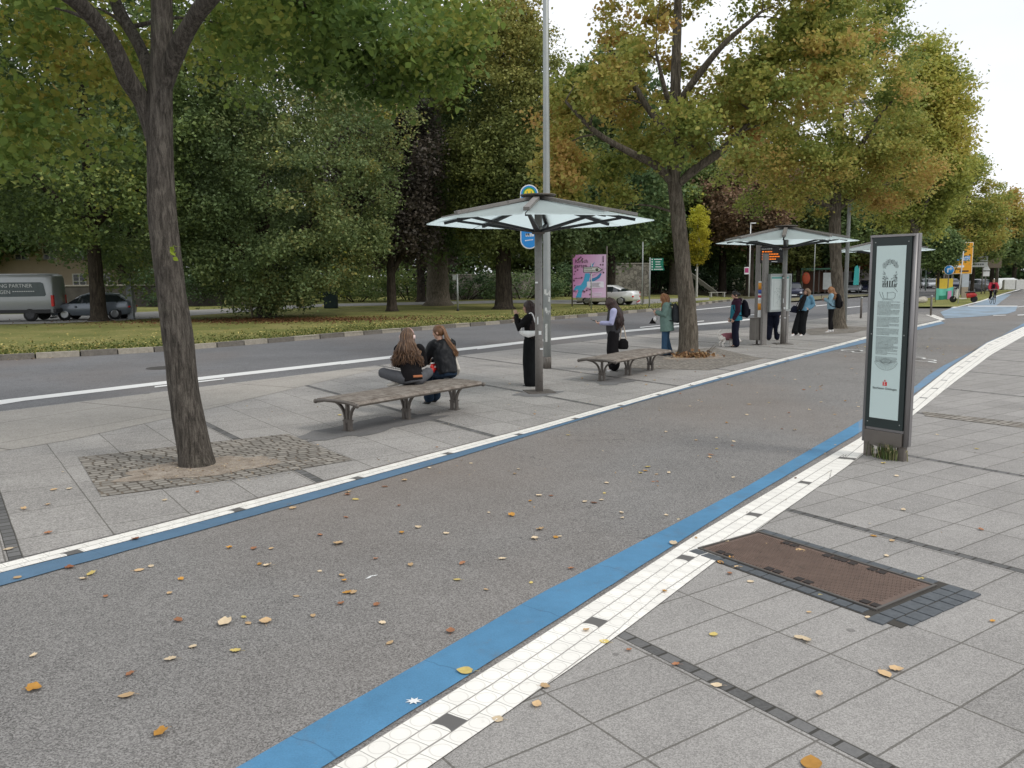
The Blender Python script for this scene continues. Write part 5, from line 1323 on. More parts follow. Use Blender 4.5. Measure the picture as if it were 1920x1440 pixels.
# camper like white vehicle far right with a dark opening
t = thing('delivery_van', 'white van with open dark side far right behind the cyclist', 'van', G(1884, 545, ZR), R(75), 'vans', .72)
mb = MB(); rr = []
for y, zt, w_ in [(-2.4, 1.9, .85), (-2.2, 2.15, .95), (1.0, 2.2, .95), (1.9, 1.95, .93), (2.3, 1.2, .9), (2.7, 1.0, .8)]:
    rr.append([V((w_, y, .35)), V((w_, y, zt * .6)), V((w_ * .93, y, zt - .12)), V((w_ * .75, y, zt)), V((-w_ * .75, y, zt)), V((-w_ * .93, y, zt - .12)), V((-w_, y, zt * .6)), V((-w_, y, .35))])
mb.rings(rr, smooth=False); mb.build('body', WCAR, t)
for s in (-1, 1):
    q = MB(); q.box((s * .955, -.5, 1.15), (.03, 2.2, 1.1), bev=.01); q.build('side_opening', BLACKM, t)
    for yc in (-1.5, 1.6): wheel(t, s * .86, yc, .33, rim=RIMD)
# big grey van at the left edge, lettering on its dark side glass
vr = on_z(G(93, 604), .05)
vaz = R(-99)
# local +Y is the front; its tail stands at the photo's x = 93
vd = V((math.sin(vaz), math.cos(vaz), 0))
vl = vr + vd * 2.9
t = thing('delivery_van', 'big silver grey van cut by the left edge, lettering on dark window', 'van', V((vl.x, vl.y + 1.1, .05)), vaz, 'vans')
mb = MB(); rr = []
def vsec(y, zt, w_, z0=.42):
    half = [(w_ * .94, z0), (w_, z0 + .08), (w_, 1.15), (w_ * .985, 1.5), (w_ * .93, zt - .22), (w_ * .86, zt - .06), (w_ * .6, zt)]
    return [V((a, y, z)) for a, z in half] + [V((-a, y, z)) for a, z in reversed(half)]
for y, zt, w_ in [(-2.95, 2.35, .90), (-2.88, 2.48, .96), (-2.6, 2.54, .98), (1.2, 2.54, .98), (1.9, 2.35, .97), (2.45, 1.55, .95), (2.9, 1.25, .86), (3.0, .9, .75)]: rr.append(vsec(y, zt, w_))
mb.rings(rr); mb.build('body', plain('van_silver', (.33, .345, .35), .3, .35, var=.06), t)
for s in (-1, 1):
    q = MB(); q.prism([(-2.55, 1.33), (-2.62, 1.42), (-2.5, 2.02), (-2.38, 2.08), (1.3, 2.08), (1.3, 1.30)], -.008, .008, T=Matrix.Translation((s * .965, 0, 0)) @ Matrix(((0, 0, 1, 0), (1, 0, 0, 0), (0, 1, 0, 0), (0, 0, 0, 1))) @ Matrix.Rotation(0, 4, 'X'))
    q.build('side_window', plain('van_dark_glass', (.075, .095, .10), .15), t)
    q = MB(); q.box((s * .985, -.3, .53), (.03, 5.0, .20), bev=.02); q.build('sill_cladding', BLACKM, t)
    q = MB(); q.box((s * .88, -2.90, 1.08), (.20, .14, .62), bev=.04); q.build('tail_light', TAILL, t)
    for yc in (-1.75, 1.85): wheel(t, s * .87, yc, .345, .23, RIMD)
q = MB(); q.box((0, -2.98, .55), (1.9, .16, .22), bev=.04); q.build('rear_bumper', BLACKM, t)
# the near flank is the van's left (-X): letters read from the camera side
LT = Matrix.Translation((-.985, 0, 0)) @ Matrix(((0, 0, -1, 0), (-1, 0, 0, 0), (0, 1, 0, 0), (0, 0, 0, 1)))
mb = MB(); text_mesh(mb, 'NG PARTNER', .27, LT @ Matrix.Translation((.33, 1.81, .0)), ext=.004); text_mesh(mb, 'GEN', .27, LT @ Matrix.Translation((.33, 1.48, .0)), ext=.004)
for k in range(10): mb.box((-.99, -1.02 - k * .11, 1.60), (.006, .08, .045))
mb.build('lettering', plain('van_letter_white', (.55, .57, .57), .5, var=.05), t)
sc_obj = thing('scooter', 'red and white motor scooter parked on the grass verge', 'scooter', G(1808, 567, .05), R(-75)); sc_obj.rotation_euler.x = 0
mb = MB(); etube(mb, [((0, -.80, .52), (1, 0, 0), .06, .05), ((0, -.62, .55), (1, 0, 0), .16, .16), ((0, -.35, .52), (1, 0, 0), .17, .20), ((0, -.12, .48), (1, 0, 0), .13, .17)], 16); link('rear_body', organic(mb, .016, 2), plain('scooter_red', (.50, .03, .025), .25, var=.05), sc_obj)
mb = MB(); mb.prism([(.58, .30), (.44, .30), (.36, .62), (.42, .95), (.52, 1.0), (.60, .62)], -.2, .2, T=Matrix(((0, 0, 1, 0), (1, 0, 0, 0), (0, 1, 0, 0), (0, 0, 0, 1)))); mb.box((0, .18, .28), (.34, .56, .07), bev=.02); mb.tube([(0, .60, .52), (0, .70, .25)], .06, 8); mb.build('front_shield', plain('scooter_cream', (.70, .68, .62), .3, var=.05), sc_obj)
mb = MB(); etube(mb, [((0, -.72, .73), (1, 0, 0), .08, .03), ((0, -.5, .74), (1, 0, 0), .15, .05), ((0, -.1, .73), (1, 0, 0), .12, .05), ((0, .0, .71), (1, 0, 0), .06, .02)], 14); mb.build('seat', BLACKM, sc_obj)
mb = MB(); mb.box((0, -.86, .90), (.40, .36, .28), bev=.08); mb.build('top_box', BLACKM, sc_obj)
mb = MB(); mb.tube(smooth_path([(-.34, .34, 1.08), (-.15, .42, 1.06), (.15, .42, 1.06), (.34, .34, 1.08)], 3), .018, 8); mb.ell((0, .50, 1.02), (.11, .10, .10)); mb.build('handlebar', BLACKM, sc_obj)
for yc in (-.62, .74):
    mb = MB(); mb.lathe([(.10, -.05), (.22, -.05), (.24, 0), (.22, .05), (.10, .05)], n=24, T=Matrix.Translation((0, yc, .24)) @ Matrix.Rotation(math.pi / 2, 4, 'Y')); w = mb.build('wheel', TYRE, sc_obj)
    mb = MB(); mb.lathe([(.01, -.03), (.11, -.03), (.11, .03), (.01, .03)], n=16, T=Matrix.Translation((0, yc, .24)) @ Matrix.Rotation(math.pi / 2, 4, 'Y')); mb.build('rim', RIM, w)

# ---------------------------------------------------------------- signs, posts and boards
def post(mb, h, r=.035, x=0): mb.tube([(x, 0, -.05), (x, 0, h)], r, 10)
# pink billboard
A_, B_ = G(1076, 575, .03), G(1134, 574, .03)
wB = 2.36; bb = thing('billboard', 'pink poster billboard with a blue hand and dark leaves', 'billboard', (A_ + B_) / 2, R(2))
mb = MB()
for x_ in (-wB / 2 - .05, wB / 2 + .05, 0): mb.tube([(x_, .06, -.05), (x_, .06, 4.25 if x_ > 0 else 3.9 if x_ else .9)], .045, 8)
mb.tube([(-wB / 2, .06, .38), (wB / 2, .06, .38)], .03, 8); mb.build('frame', STEEL_D, bb)
m = M('pink_poster', .5, 0, .3); x, y, z = m.xyz()
m.color(m.mix(((x * -.35 + z * .05 + .25) + (m.noise(.5, 2) - .5) * .6).clamp(), (.72, .52, .73), (.62, .20, .50))); PINK = m.m
mb = MB(); mb.box((0, 0, 2.15), (wB, .05, 3.05)); mb.build('poster', PINK, bb)
PT = Matrix(((1, 0, 0, 0), (0, 0, -1, -.030), (0, 1, 0, 0), (0, 0, 0, 1)))
HB = plain('poster_blue', (.06, .40, .68), .5, var=.2, scale=3); HB2 = plain('poster_deep_blue', (.03, .20, .42), .5, var=.2, scale=3); PLUMP = plain('poster_plum', (.075, .02, .06), .5); PPALE = plain('poster_pale', (.80, .76, .88), .5, var=.05)
mb = MB(); mb.prism([(-.98, .64), (-.58, .64), (-.52, 1.05), (-.20, 1.42), (-.05, 1.75), (.05, 2.15), (.0, 2.36), (-.30, 2.36), (-.42, 1.85), (-.62, 1.52), (-.95, 1.48), (-1.12, 1.22), (-1.02, 1.10), (-.88, 1.25), (-.78, 1.12)], 0, .006, T=PT)
mb.prism([(.0, 2.80), (.30, 3.0), (.38, 3.16), (.13, 2.66)], 0, .006, T=PT); mb.prism([(-.12, 2.45), (.02, 2.80), (.22, 2.78), (.12, 2.40)], .0, .005, T=PT); mb.build('printed_hand', HB, bb)
mb = MB(); mb.prism([(-.10, 1.62), (.10, 1.95), (.50, 2.10), (.80, 2.38), (.86, 2.28), (.72, 2.02), (.40, 1.82), (.12, 1.72), (-.18, 1.42)], .007, .011, T=PT); mb.build('printed_hand', HB2, bb)
mb = MB()
for a, b in [((.35, 2.60), (.75, 2.45)), ((.75, 2.45), (1.15, 2.72)), ((.55, 2.35), (.25, 2.22)), ((.25, 2.22), (.02, 2.30)), ((.9, 2.55), (.98, 2.78)), ((-1.1, 2.0), (-.55, 2.05)), ((.7, 2.3), (.95, 2.5)), ((-1.1, 1.2), (-.9, 1.05)), ((-.15, 1.3), (.05, 1.15))]: mb.bar(PT @ V((a[0], a[1], .013)), PT @ V((b[0], b[1], .013)), .035, .006)
for cx, cy in [(.95, 2.95), (.98, 3.17), (.78, 2.95), (-.95, 2.02), (-1.05, 1.5), (-1.1, 1.85), (-.2, 1.15), (-.35, 1.05), (0.03, .85), (-.55, 2.05), (-1.0, 2.5), (-.85, 2.6), (-1.08, 2.3), (-.72, 3.42), (-.5, 3.38), (-.62, 3.5), (-1.1, 1.1), (1.0, 2.4), (.05, 1.2), (-.45, 1.1)]:
    q = rng.uniform(.05, .085); a0 = rng.uniform(0, 6); mb.prism([(cx + q * (1 if k % 2 else .55) * math.cos(a0 + k * .785), cy + q * (1 if k % 2 else .55) * math.sin(a0 + k * .785)) for k in range(8)], .012, .016, T=PT)
mb.build('printed_leaves', PLUMP, bb)
mb = MB(); mb.prism([(-.14, 1.33), (.98, 1.33), (1.02, 1.38), (1.02, 1.72), (.98, 1.77), (-.14, 1.77), (-.18, 1.72), (-.18, 1.38)], .008, .012, T=PT)
for k in range(3): mb.box((.55, -.038, .95 - k * .1), (.75 - .1 * k, .006, .035))
mb.build('printed_box', PPALE, bb)
mb = MB(); text_mesh(mb, 'Kirsch', .36, PT @ Matrix.Translation((-1.03, 3.1, .012)), ext=.003); text_mesh(mb, 'garten', .36, PT @ Matrix.Translation((-1.08, 2.78, .012)), ext=.003)
for k in range(8): mb.box((.97, -.045, 3.56 - k * .055), (.10, .006, .03))
for k in range(4): mb.box((.42 - .04 * (k % 2), -.046, 1.66 - k * .075), (.72 - .12 * (k % 3), .006, .026))
mb.build('lettering', PLUMP, bb)
# arrow direction sign in front of it
t = thing('arrow_sign', 'grey arrow shaped direction sign on a pole before the billboard', 'direction sign', G(1108.5, 580, .03), R(0))
mb = MB(); post(mb, 3.0, .04); mb.build('post', STEEL_L, t)
ARW = [(-.53, 2.38), (.42, 2.38), (.74, 2.56), (.42, 2.75), (-.53, 2.75)]
mb = MB(); mb.prism(ARW, 0, .02, T=Matrix.Translation((0, -.05, 0)) @ FX); mb.build('border', BLACKM, t)
mb = MB(); mb.prism([(-.49, 2.42), (.40, 2.42), (.66, 2.565), (.40, 2.71), (-.49, 2.71)], .021, .025, T=Matrix.Translation((0, -.05, 0)) @ FX); mb.build('board', plain('sign_grey', (.46, .47, .45), .5, var=.08), t)
mb = MB()
for z_, n_ in ((2.63, 6), (2.50, 8)):
    for k in range(n_): mb.box((-.42 + k * .085, -.078, z_), (.06, .004, .045))
mb.lathe([(.005, 0), (.10, 0), (.10, .004), (.005, .004)], n=18, T=Matrix.Translation((.36, -.076, 2.565)) @ Matrix.Rotation(math.pi / 2, 4, 'X')); mb.build('lettering', plain('sign_olive', (.06, .06, .04), .6), t)
# beacon and dark trunk-like post, bowed rails beside it
t = thing('delineator', 'red and white striped traffic beacon on the lawn', 'traffic beacon', G(1197, 570, .03))
mb = MB(); mb.box((0, 0, .42), (.26, .05, .85), bev=.01); mb.build('panel', WHITEP, t)
mb = MB()
for k in range(3): mb.prism([(-.13, .08 + k * .30), (.13, .22 + k * .30), (.13, .34 + k * .30), (-.13, .20 + k * .30)], .026, .03, T=FX)
mb.build('stripe', plain('sign_red', (.50, .02, .02), .5), t); mb = MB(); mb.box((0, 0, .0), (.4, .3, .1), bev=.02); mb.build('foot', BLACKM, t)
for k, (u, v, h_, lab) in enumerate([(1194, 569, 2.0, 'bowed steel rail by the striped beacon'), (1207, 568.5, 2.6, 'taller bowed steel rail right of the striped beacon')]):
    t = thing('bowed_rail', lab, 'rail', G(u, v, .03), 0, 'bowed steel rails on the lawn'); mb = MB(); mb.tube(smooth_path([(0, 0, 0), (0, 0, h_ * .85), (.12, 0, h_), (.3, 0, h_ * .93), (.4, 0, h_ * .7)], 4), .03, 8); mb.build('tube', STEEL_D, t)
t = thing('sign_pole', 'thin grey pole right of the striped beacon', 'pole', G(1204, 572, .03)); mb = MB(); post(mb, 4.6, .045); mb.build('post', STEEL_L, t)
# green board
t = thing('direction_sign', 'green sign board with five white lines on a thin pole', 'direction sign', G(1217.5, 577, .03), R(6))
mb = MB(); post(mb, 3.35, .05, 0); mb.build('post', STEEL_L, t)
SG = plain('sign_board_green', (.006, .19, .115), .4, var=.06)
for k in range(5):
    mb = MB(); wk = .83 + (.06 if k == 4 else 0); mb.box((wk / 2 + .06, -.03, 3.22 - k * .165), (wk, .03, .15), bev=.004); b_ = mb.build('board', SG, t)
    mb = MB(); mb.box((.15, -.048, 3.22 - k * .165), (.08, .006, .08)); n_ = (8, 5, 5, 6, 9)[k]
    for q in range(n_): mb.box((.30 + q * .065 + (.0 if k in (0, 4) else .1), -.048, 3.22 - k * .165), (.05, .006, .06))
    mb.build('lettering', WHITEP, b_)
# small sign on a post by the seated pair, cabinet, stakes, posts
t = thing('small_sign', 'pale post with a tiny white sign left of the tall tree', 'sign', G(858.5, 583, .03)); mb = MB(); post(mb, 2.35, .06); mb.build('post', STEEL_L, t)
mb = MB(); mb.box((-.17, 0, 2.15), (.26, .05, .30), bev=.01); mb.build('board', plain('sign_back', (.30, .33, .31), .5), t); mb = MB(); mb.lathe([(.09, -.05), (.1, .1), (.02, .2)], n=10); mb.build('foot', BLACKM, t)
t = thing('cabinet', 'dark green cabinet standing at the edge of the wood', 'cabinet', G(621, 578, .03)); mb = MB(); mb.box((0, 0, .75), (.95, .5, 1.5), bev=.03); mb.build('body', plain('cabinet_green', (.012, .028, .030), .5), t); mb = MB(); mb.box((0, 0, 1.52), (1.02, .56, .05), bev=.01); mb.build('lid', plain('cabinet_lid', (.02, .04, .04), .5), t)
mb = MB()
for x_ in (-.22, .22): mb.box((x_, -.252, .8), (.40, .012, 1.2), bev=.004)
mb.build('door', plain('cabinet_door', (.015, .035, .037), .45), t)
t = thing('striped_pole', 'thin pole beside the dark green cabinet', 'pole', G(609, 577, .03)); mb = MB(); post(mb, 2.6, .035); mb.build('post', STEEL_L, t)
for u, v, h_, lab in [(438, 588, .95, 'short pale wooden post on the lawn'), (455, 578, 1.35, 'left stake of the young tree'), (466, 578, 1.4, 'right stake of the young tree'), (474, 596, 1.3, 'leaning dark stake beside the oval tree')]:
    t = thing('wooden_stake', lab, 'stake', G(u, v, .03), 0, 'wooden stakes on the lawn'); mb = MB(); mb.tube([(0, 0, -.05), (.0 if u != 474 else -.12, 0, h_)], .05, 8); mb.build('stake', plain('stake_wood', (.22, .19, .14), .9), t)
t = thing('young_tree', 'staked sapling with white painted stem on the lawn', 'young tree', G(460.5, 578, .03)); mb = MB(); mb.tube([(0, 0, -.05), (.02, 0, 1.4), (0, 0, 2.9)], [.05, .045, .02], 8); mb.build('trunk', plain('white_trunk_paint', (.62, .62, .58), .9), t)
cs = np.array([[rng.gauss(0, .3), rng.gauss(0, .3), rng.gauss(2.9, .4)] for _ in range(160)])
t2 = t
YT = t
# grey bus-stop column at the left with its sign
t = thing('steel_column', 'light grey square column with a small camera head near the hatchback', 'column', G(247, 598, .03)); mb = MB(); mb.box((0, 0, 1.12), (.30, .30, 2.3), bev=.02); mb.build('post', plain('pale_column', (.30, .32, .33), .5, .2), t); mb = MB(); mb.box((-.05, 0, 2.42), (.42, .34, .22), bev=.05); mb.lathe([(.03, 2.3), (.03, 2.9)], n=8); mb.build('head', STEEL_D, t)
# park bench, leaning beams, small pink notice, lamps
t = thing('park_bench', 'pale slatted bench under the dark park tree', 'bench', G(1344.5, 557, .03), R(-10)); mb = MB()
for k in range(3): mb.box((0, -.15 + k * .15, .46), (1.7, .12, .045))
mb.build('seat', plain('pale_bench_wood', (.42, .41, .36), .9), t)
for s in (-1, 1): mb = MB(); mb.box((s * .68, 0, .2), (.14, .42, .46), bev=.01); mb.build('leg', KER if False else plain('concrete', (.33, .32, .30), .9), t)
t = thing('stone_stair_wall', 'sloping grey stair wall rising into the wood', 'stair wall', G(1338, 556, .03), R(-60)); mb = MB(); mb.prism([(-.4, 0), (3.6, 2.9), (3.6, 3.3), (-.4, .45)], -.16, .16, T=Matrix(((0, 0, 1, 0), (1, 0, 0, 0), (0, 1, 0, 0), (0, 0, 0, 1)))); mb.build('wall', plain('mossy_concrete', (.12, .115, .095), .95, var=.4), t)
t = thing('street_lamp', 'slim pale street lamp left of the departure display', 'street lamp', G(1404, 556.5, .03)); mb = MB(); mb.tube([(0, 0, 0), (0, 0, 7.1)], [.07, .045], 10); mb.build('post', WHITEP, t); mb = MB(); mb.box((.22, 0, 7.12), (.55, .22, .10), bev=.04); mb.build('lamp_head', WHITEP, t)
t = thing('notice_board', 'small white and pink notice on the slim street lamp', 'notice', G(1399, 556.5, .03) + V((0, -.1, 0))); mb = MB(); mb.box((-.05, 0, 2.55), (.45, .05, .70), bev=.01); mb.build('board', WHITEP, t); mb = MB(); mb.box((-.05, -.03, 2.58), (.36, .01, .45)); mb.build('poster', plain('notice_pink', (.42, .04, .16), .5, var=.3, scale=12), t)
t = thing('street_lamp', 'thin lamp post behind the leaning person', 'street lamp', G(1525, 551, .03)); mb = MB(); mb.tube([(0, 0, 0), (0, 0, 6.0)], [.07, .045], 10); mb.build('post', STEEL_L, t); mb = MB(); mb.box((.2, 0, 6.0), (.5, .2, .10), bev=.03); mb.build('lamp_head', STEEL_L, t)
t = thing('street_lamp', 'tall grey lamp post beside the third lime', 'street lamp', G(1583, 612)); mb = MB(); mb.tube([(0, 0, 0), (0, 0, 9.0)], [.085, .06], 12); mb.build('post', STEEL_L, t); mb = MB(); mb.box((.35, 0, 9.0), (.8, .25, .10), bev=.03); mb.build('lamp_head', STEEL_L, t)
# bus stop over the road, kiosk, red trailer
t = thing('bus_stop_hut', 'small bus hut with a green roof across the road', 'bus shelter', G(1538, 549, .03), R(20)); mb = MB(); mb.box((0, 0, 2.75), (4.4, 1.8, .18), bev=.03); mb.build('roof', plain('hut_green', (.05, .14, .09), .6), t)
for x_ in (-2.0, -.2, .5, 2.0): mb = MB(); mb.box((x_, -.6, 1.35), (.1, .1, 2.7)); mb.build('post', STEEL_D, t)
mb = MB(); mb.box((.9, -.7, 1.35), (1.3, .08, 1.9)); mb.build('poster_case', plain('case_white', (.55, .58, .56), .4, var=.3, scale=2), t); mb = MB(); mb.box((0, .8, 1.3), (4.2, .06, 2.4)); mb.build('back_wall', plain('brown_hut_wall', (.11, .055, .035), .8), t); mb = MB(); mb.ell((-1.6, -.7, 1.7), (.45, .1, .7)); mb.build('poster', plain('orange_red', (.55, .10, .04), .6), t)
t = thing('site_cabin', 'white site cabin with red roof band behind the third lime', 'cabin', G(1606, 549, .03) + V((4, 12, 0)), R(10)); mb = MB(); mb.box((0, 0, 1.5), (8.0, 3, 2.5)); mb.build('wall', plain('cabin_white', (.55, .50, .47), .7, var=.2), t); mb = MB(); mb.box((0, 0, 3.15), (8.3, 3.2, .9), bev=.05); mb.build('roof', plain('cabin_red', (.45, .10, .055), .7), t)
for x_ in (-3, -1.5, 0, 1.5, 3): mb = MB(); mb.box((x_, -1.52, 1.6), (1.0, .06, 1.3)); mb.build('window', plain('cabin_window', (.36, .33, .31), .3, var=.3, scale=1), t)
t = thing('teal_banner', 'slim teal feather flag before the site cabin', 'flag', G(1604, 549.5, .03)); mb = MB(); mb.prism([(-.3, .9), (.3, .9), (.32, 2.6), (.1, 3.1), (-.2, 2.9)], -.02, .02, T=FX); mb.build('cloth', plain('teal_cloth', (.05, .42, .40), .7, var=.2), t); mb = MB(); mb.tube([(.33, 0, 0), (.34, 0, 3.0)], .03, 8); mb.build('pole', STEEL_L, t)
# orange road signs
ORG = plain('sign_orange', (.80, .36, .012), .4, var=.06)
def orange(label, u, v, vt, vb, wpx, dv, details):
    b = G(u, v, .03); dist = b.length; k = dist / F_PX
    t = thing('road_sign', label, 'road sign', b, R(14), 'orange direction signs')
    z1, z0, w_ = EYE + (518 - 8 - vt) * k, EYE + (518 - 8 - vb) * k, wpx * k / math.cos(R(14))
    for s in (-.32, .32): mb = MB(); mb.tube([(s * w_, .08, -.05), (s * w_, .08, z1 - .1)], .07, 10); mb.build('post', STEEL, t)
    mb = MB(); mb.box((0, 0, (z0 + z1) / 2), (w_, .06, z1 - z0), bev=.02); mb.build('board', plain('sign_border', (.80, .74, .6), .5), t)
    mb = MB(); mb.box((0, -.02, (z0 + z1) / 2), (w_ - .09, .05, z1 - z0 - .09), bev=.02); mb.build('face', ORG, t)
    details(t, w_, z0, z1); return t
def det1(t, w_, z0, z1):
    H_ = z1 - z0; y_ = -.05
    mb = MB(); zc = z0 + H_ * .50; mb.box((.02 * w_, y_, zc), (w_ * .72, .012, H_ * .15)); mb.build('panel', BLUE_S if 'BLUE_S' in globals() else WHITEP, t)
    mb = MB(); text_mesh(mb, 'A', H_ * .11, Matrix.Translation((-.03 * w_, y_ - .009, zc - H_ * .04)) @ FX)
    for r_ in (.03, -.03):
        for k in range(4): mb.box((w_ * (.12 + k * .07), y_ - .009, zc + r_ * H_), (w_ * .055, .006, H_ * .03))
    for k in range(3): mb.box((w_ * (-.28 + k * .07), y_ - .009, zc), (w_ * .05, .006, H_ * .05))
    mb.box((-.08 * w_, y_ - .004, z0 + H_ * .24), (w_ * .44, .006, H_ * .06)); mb.build('lettering', WHITEP, t)
    mb = MB(); mb.bar((-.25 * w_, y_, z0 + H_ * .03), (-.25 * w_, y_, z0 + H_ * .15), .08, .01); mb.bar((-.27 * w_, y_, z0 + H_ * .155), (.0, y_, z0 + H_ * .155), .01, .08); mb.bar((-.05 * w_, y_, z0 + H_ * .09), (.35 * w_, y_, z0 + H_ * .09), .01, .12)
    for k in range(5): mb.box((w_ * (-.32 + k * .07), y_ - .002, z0 + H_ * .345), (w_ * .05, .006, H_ * .03))
    mb.build('arrow', BLACKM, t)
def det2(t, w_, z0, z1):
    H_ = z1 - z0; mb = MB(); mb.bar((-.3 * w_, -.05, z0 + H_ * .35), (.1 * w_, -.05, z0 + H_ * .35), .01, .08); mb.bar((.1 * w_, -.05, z0 + H_ * .1), (.1 * w_, -.05, z0 + H_ * .37), .08, .01); mb.build('arrow', BLACKM, t)
    mb = MB(); mb.box((-.1 * w_, -.05, z0 + H_ * .75), (w_ * .3, .012, H_ * .12)); mb.build('panel', plain('pale_panel', (.7, .66, .55), .5), t)
BLUE_S = plain('sign_blue', (.02, .24, .62), .35, var=.05)
orange('big orange road sign with a blue panel and black arrows', 1798, 556, 461, 512, 33, 0, det1)
orange('smaller orange road sign left behind the big one', 1776, 553, 482, 512, 18, 0, det2)
t = thing('round_sign', 'round blue sign with white right arrow on a grey post', 'road sign', G(1776, 562, .05), R(10)); mb = MB(); post(mb, 3.2, .04); mb.build('post', STEEL, t)
DT = Matrix.Translation((0, -.05, 2.35)) @ Matrix.Rotation(math.pi / 2, 4, 'X')
mb = MB(); mb.lathe([(.005, -.01), (.38, -.01), (.38, .01), (.005, .01)], n=28, T=DT); mb.build('rim', WHITEP, t); mb = MB(); mb.lathe([(.005, .011), (.35, .011), (.35, .016), (.005, .016)], n=28, T=DT); mb.build('disc', BLUE_S, t)
mb = MB(); mb.bar((-.1, -.07, 2.15), (-.1, -.07, 2.42), .08, .01); mb.bar((-.13, -.07, 2.44), (.1, -.07, 2.44), .01, .08); mb.prism([(.08, 2.33), (.25, 2.44), (.08, 2.55)], .068, .074, T=FX); mb.build('arrow', WHITEP, t)
t = thing('direction_boards', 'stack of white direction boards right of the orange sign', 'direction sign', G(1826, 551, .05), R(12))
for x_ in (-.7, .7): mb = MB(); mb.tube([(x_, .06, 0), (x_, .06, 4.4)], .06, 8); mb.build('post', STEEL, t)
for k in range(3):
    mb = MB(); mb.box((0, 0, 4.1 - k * .58), (2.2, .05, .5), bev=.02); b_ = mb.build('board', plain('board_grey_white', (.62, .63, .60), .5, var=.06), t); mb = MB()
    for q in range(7): mb.box((-.6 + q * .21, -.03, 4.1 - k * .58), (.16, .01, .16))
    mb.box((-.92, -.03, 4.1 - k * .58), (.2, .01, .22)); mb.build('lettering', plain('board_letters', (.16, .16, .17), .6), b_)
t = thing('yellow_board', 'small yellow board hung between two grey posts', 'sign', G(1768, 560, .05), R(5)); mb = MB(); mb.box((.05, 0, 1.15), (1.35, .05, 1.0), bev=.02); mb.build('board', plain('board_yellow', (.78, .55, .05), .5, var=.1), t)
for s in (-1, 1): mb = MB(); mb.tube([(s * .6, .05, 0), (s * .6, .05, 1.7)], .04, 8); mb.build('post', STEEL, t)
t = thing('banner', 'turquoise and green banner with a pink spot tied to the young tree', 'banner', G(1770, 566, .05), R(0)); rr = []
for z_ in (0.15, .45, .75, 1.02):
    rr.append([V((-.62 + q * .105, .03 * math.sin(q * 1.1 + z_ * 3), z_ - .10 * math.sin(math.pi * q / 12) * (1 if z_ > .8 else .3) + q * .008)) for q in range(13)])
mb = MB(); mb.rings(rr, closed=False, caps=False); o_ = mb.build('cloth', [plain('banner_turquoise', (.14, .52, .40), .8, var=.15), plain('banner_green', (.02, .22, .13), .8), plain('banner_pink', (.55, .25, .42), .8)], t)
for p in o_.data.polygons:
    c_ = p.center; p.material_index = 2 if (abs(c_.x - .38) < .2 and .2 < c_.z < .75) else (1 if c_.z < .55 + .4 * math.sin(c_.x * 3) * .5 and -.4 < c_.x < .2 else 0)
for s in (-.65, .68): mb = MB(); mb.tube([(s, 0, -.05), (s, 0, 1.15)], .025, 6); mb.build('stick', STEEL_D, t)
t = thing('grey_post', 'white leaning pole in front of the red scooter', 'pole', G(1796, 569, .05)); mb = MB(); mb.tube([(0, 0, 0), (.18, 0, 3.6)], .04, 8); mb.build('post', plain('pale_pole', (.5, .5, .48), .5), t)
t = thing('info_board', 'pale information board behind the red scooter', 'notice', G(1808, 558, .05), R(8)); mb = MB(); mb.box((0, 0, 1.45), (.56, .08, 1.1), bev=.02); mb.build('board', plain('board_pale_blue', (.46, .50, .54), .4, var=.15), t); mb = MB(); mb.box((0, .02, .45), (.5, .16, .9), bev=.02); mb.build('base', plain('board_base', (.36, .30, .23), .8), t)
t = thing('traffic_light', 'green mast arm traffic light across the bus road', 'traffic light', G(1735, 545, ZR), R(10)); mb = MB(); mb.tube(smooth_path([(0, 0, 0), (0, 0, 4.2), (.3, 0, 5.0), (1.5, 0, 5.3), (3.6, 0, 5.35)], 4), .09, 8); mb.build('mast', plain('mast_green', (.17, .23, .20), .5), t)
for x_, z_ in ((3.4, 5.0), (.25, 2.6)): mb = MB(); mb.box((x_, -.1, z_), (.32, .3, .95), bev=.05); mb.build('signal_head', BLACKM, t)
t = thing('white_banner', 'tall white flag left of the smaller orange sign', 'flag', G(1759, 556, .05) + V((.2, 6, 0)), R(5)); mb = MB(); mb.box((0, 0, 3.1), (.75, .03, 2.6)); mb.build('cloth', plain('flag_white', (.72, .73, .72), .8, var=.08), t); mb = MB(); post(mb, 4.6, .05, -.4); mb.build('pole', STEEL_L, t)
t = thing('lattice_mast', 'thin lattice mast with signs right of the info pillar', 'mast', G(1730, 545, ZR), R(8)); mb = MB()
for s in (-.3, .3): mb.tube([(s, 0, 0), (s, 0, 8.6)], .05, 6)
for k in range(9): mb.bar((-.3, 0, .8 + k * .95), (.3, 0, .8 + k * .95), .04, .04)
mb.build('mast', plain('mast_pale', (.45, .46, .43), .5), t)
t = thing('warning_sign', 'small white triangle sign on a post left of the cyclist', 'road sign', G(1846, 550, .05)); mb = MB(); post(mb, 3.1, .04); mb.build('post', STEEL, t); mb = MB(); mb.prism([(-.42, 2.35), (.42, 2.35), (0, 3.05)], .05, .07, T=FX); mb.build('board', WHITEP, t); mb = MB(); mb.box((0, -.06, 2.0), (.7, .03, .5), bev=.01); mb.build('plate', WHITEP, t)
t = thing('brown_sign', 'brown tourist sign above the cyclist on two posts', 'road sign', G(1858, 549, .05), R(10)); mb = MB(); mb.box((0, 0, 3.4), (1.7, .05, 1.6), bev=.02); mb.build('board', plain('brown_board', (.16, .125, .085), .6, var=.2), t)
for s in (-.6, .6): mb = MB(); mb.tube([(s, .05, 0), (s, .05, 4.1)], .06, 8); mb.build('post', BARK if False else STEEL_D, t)
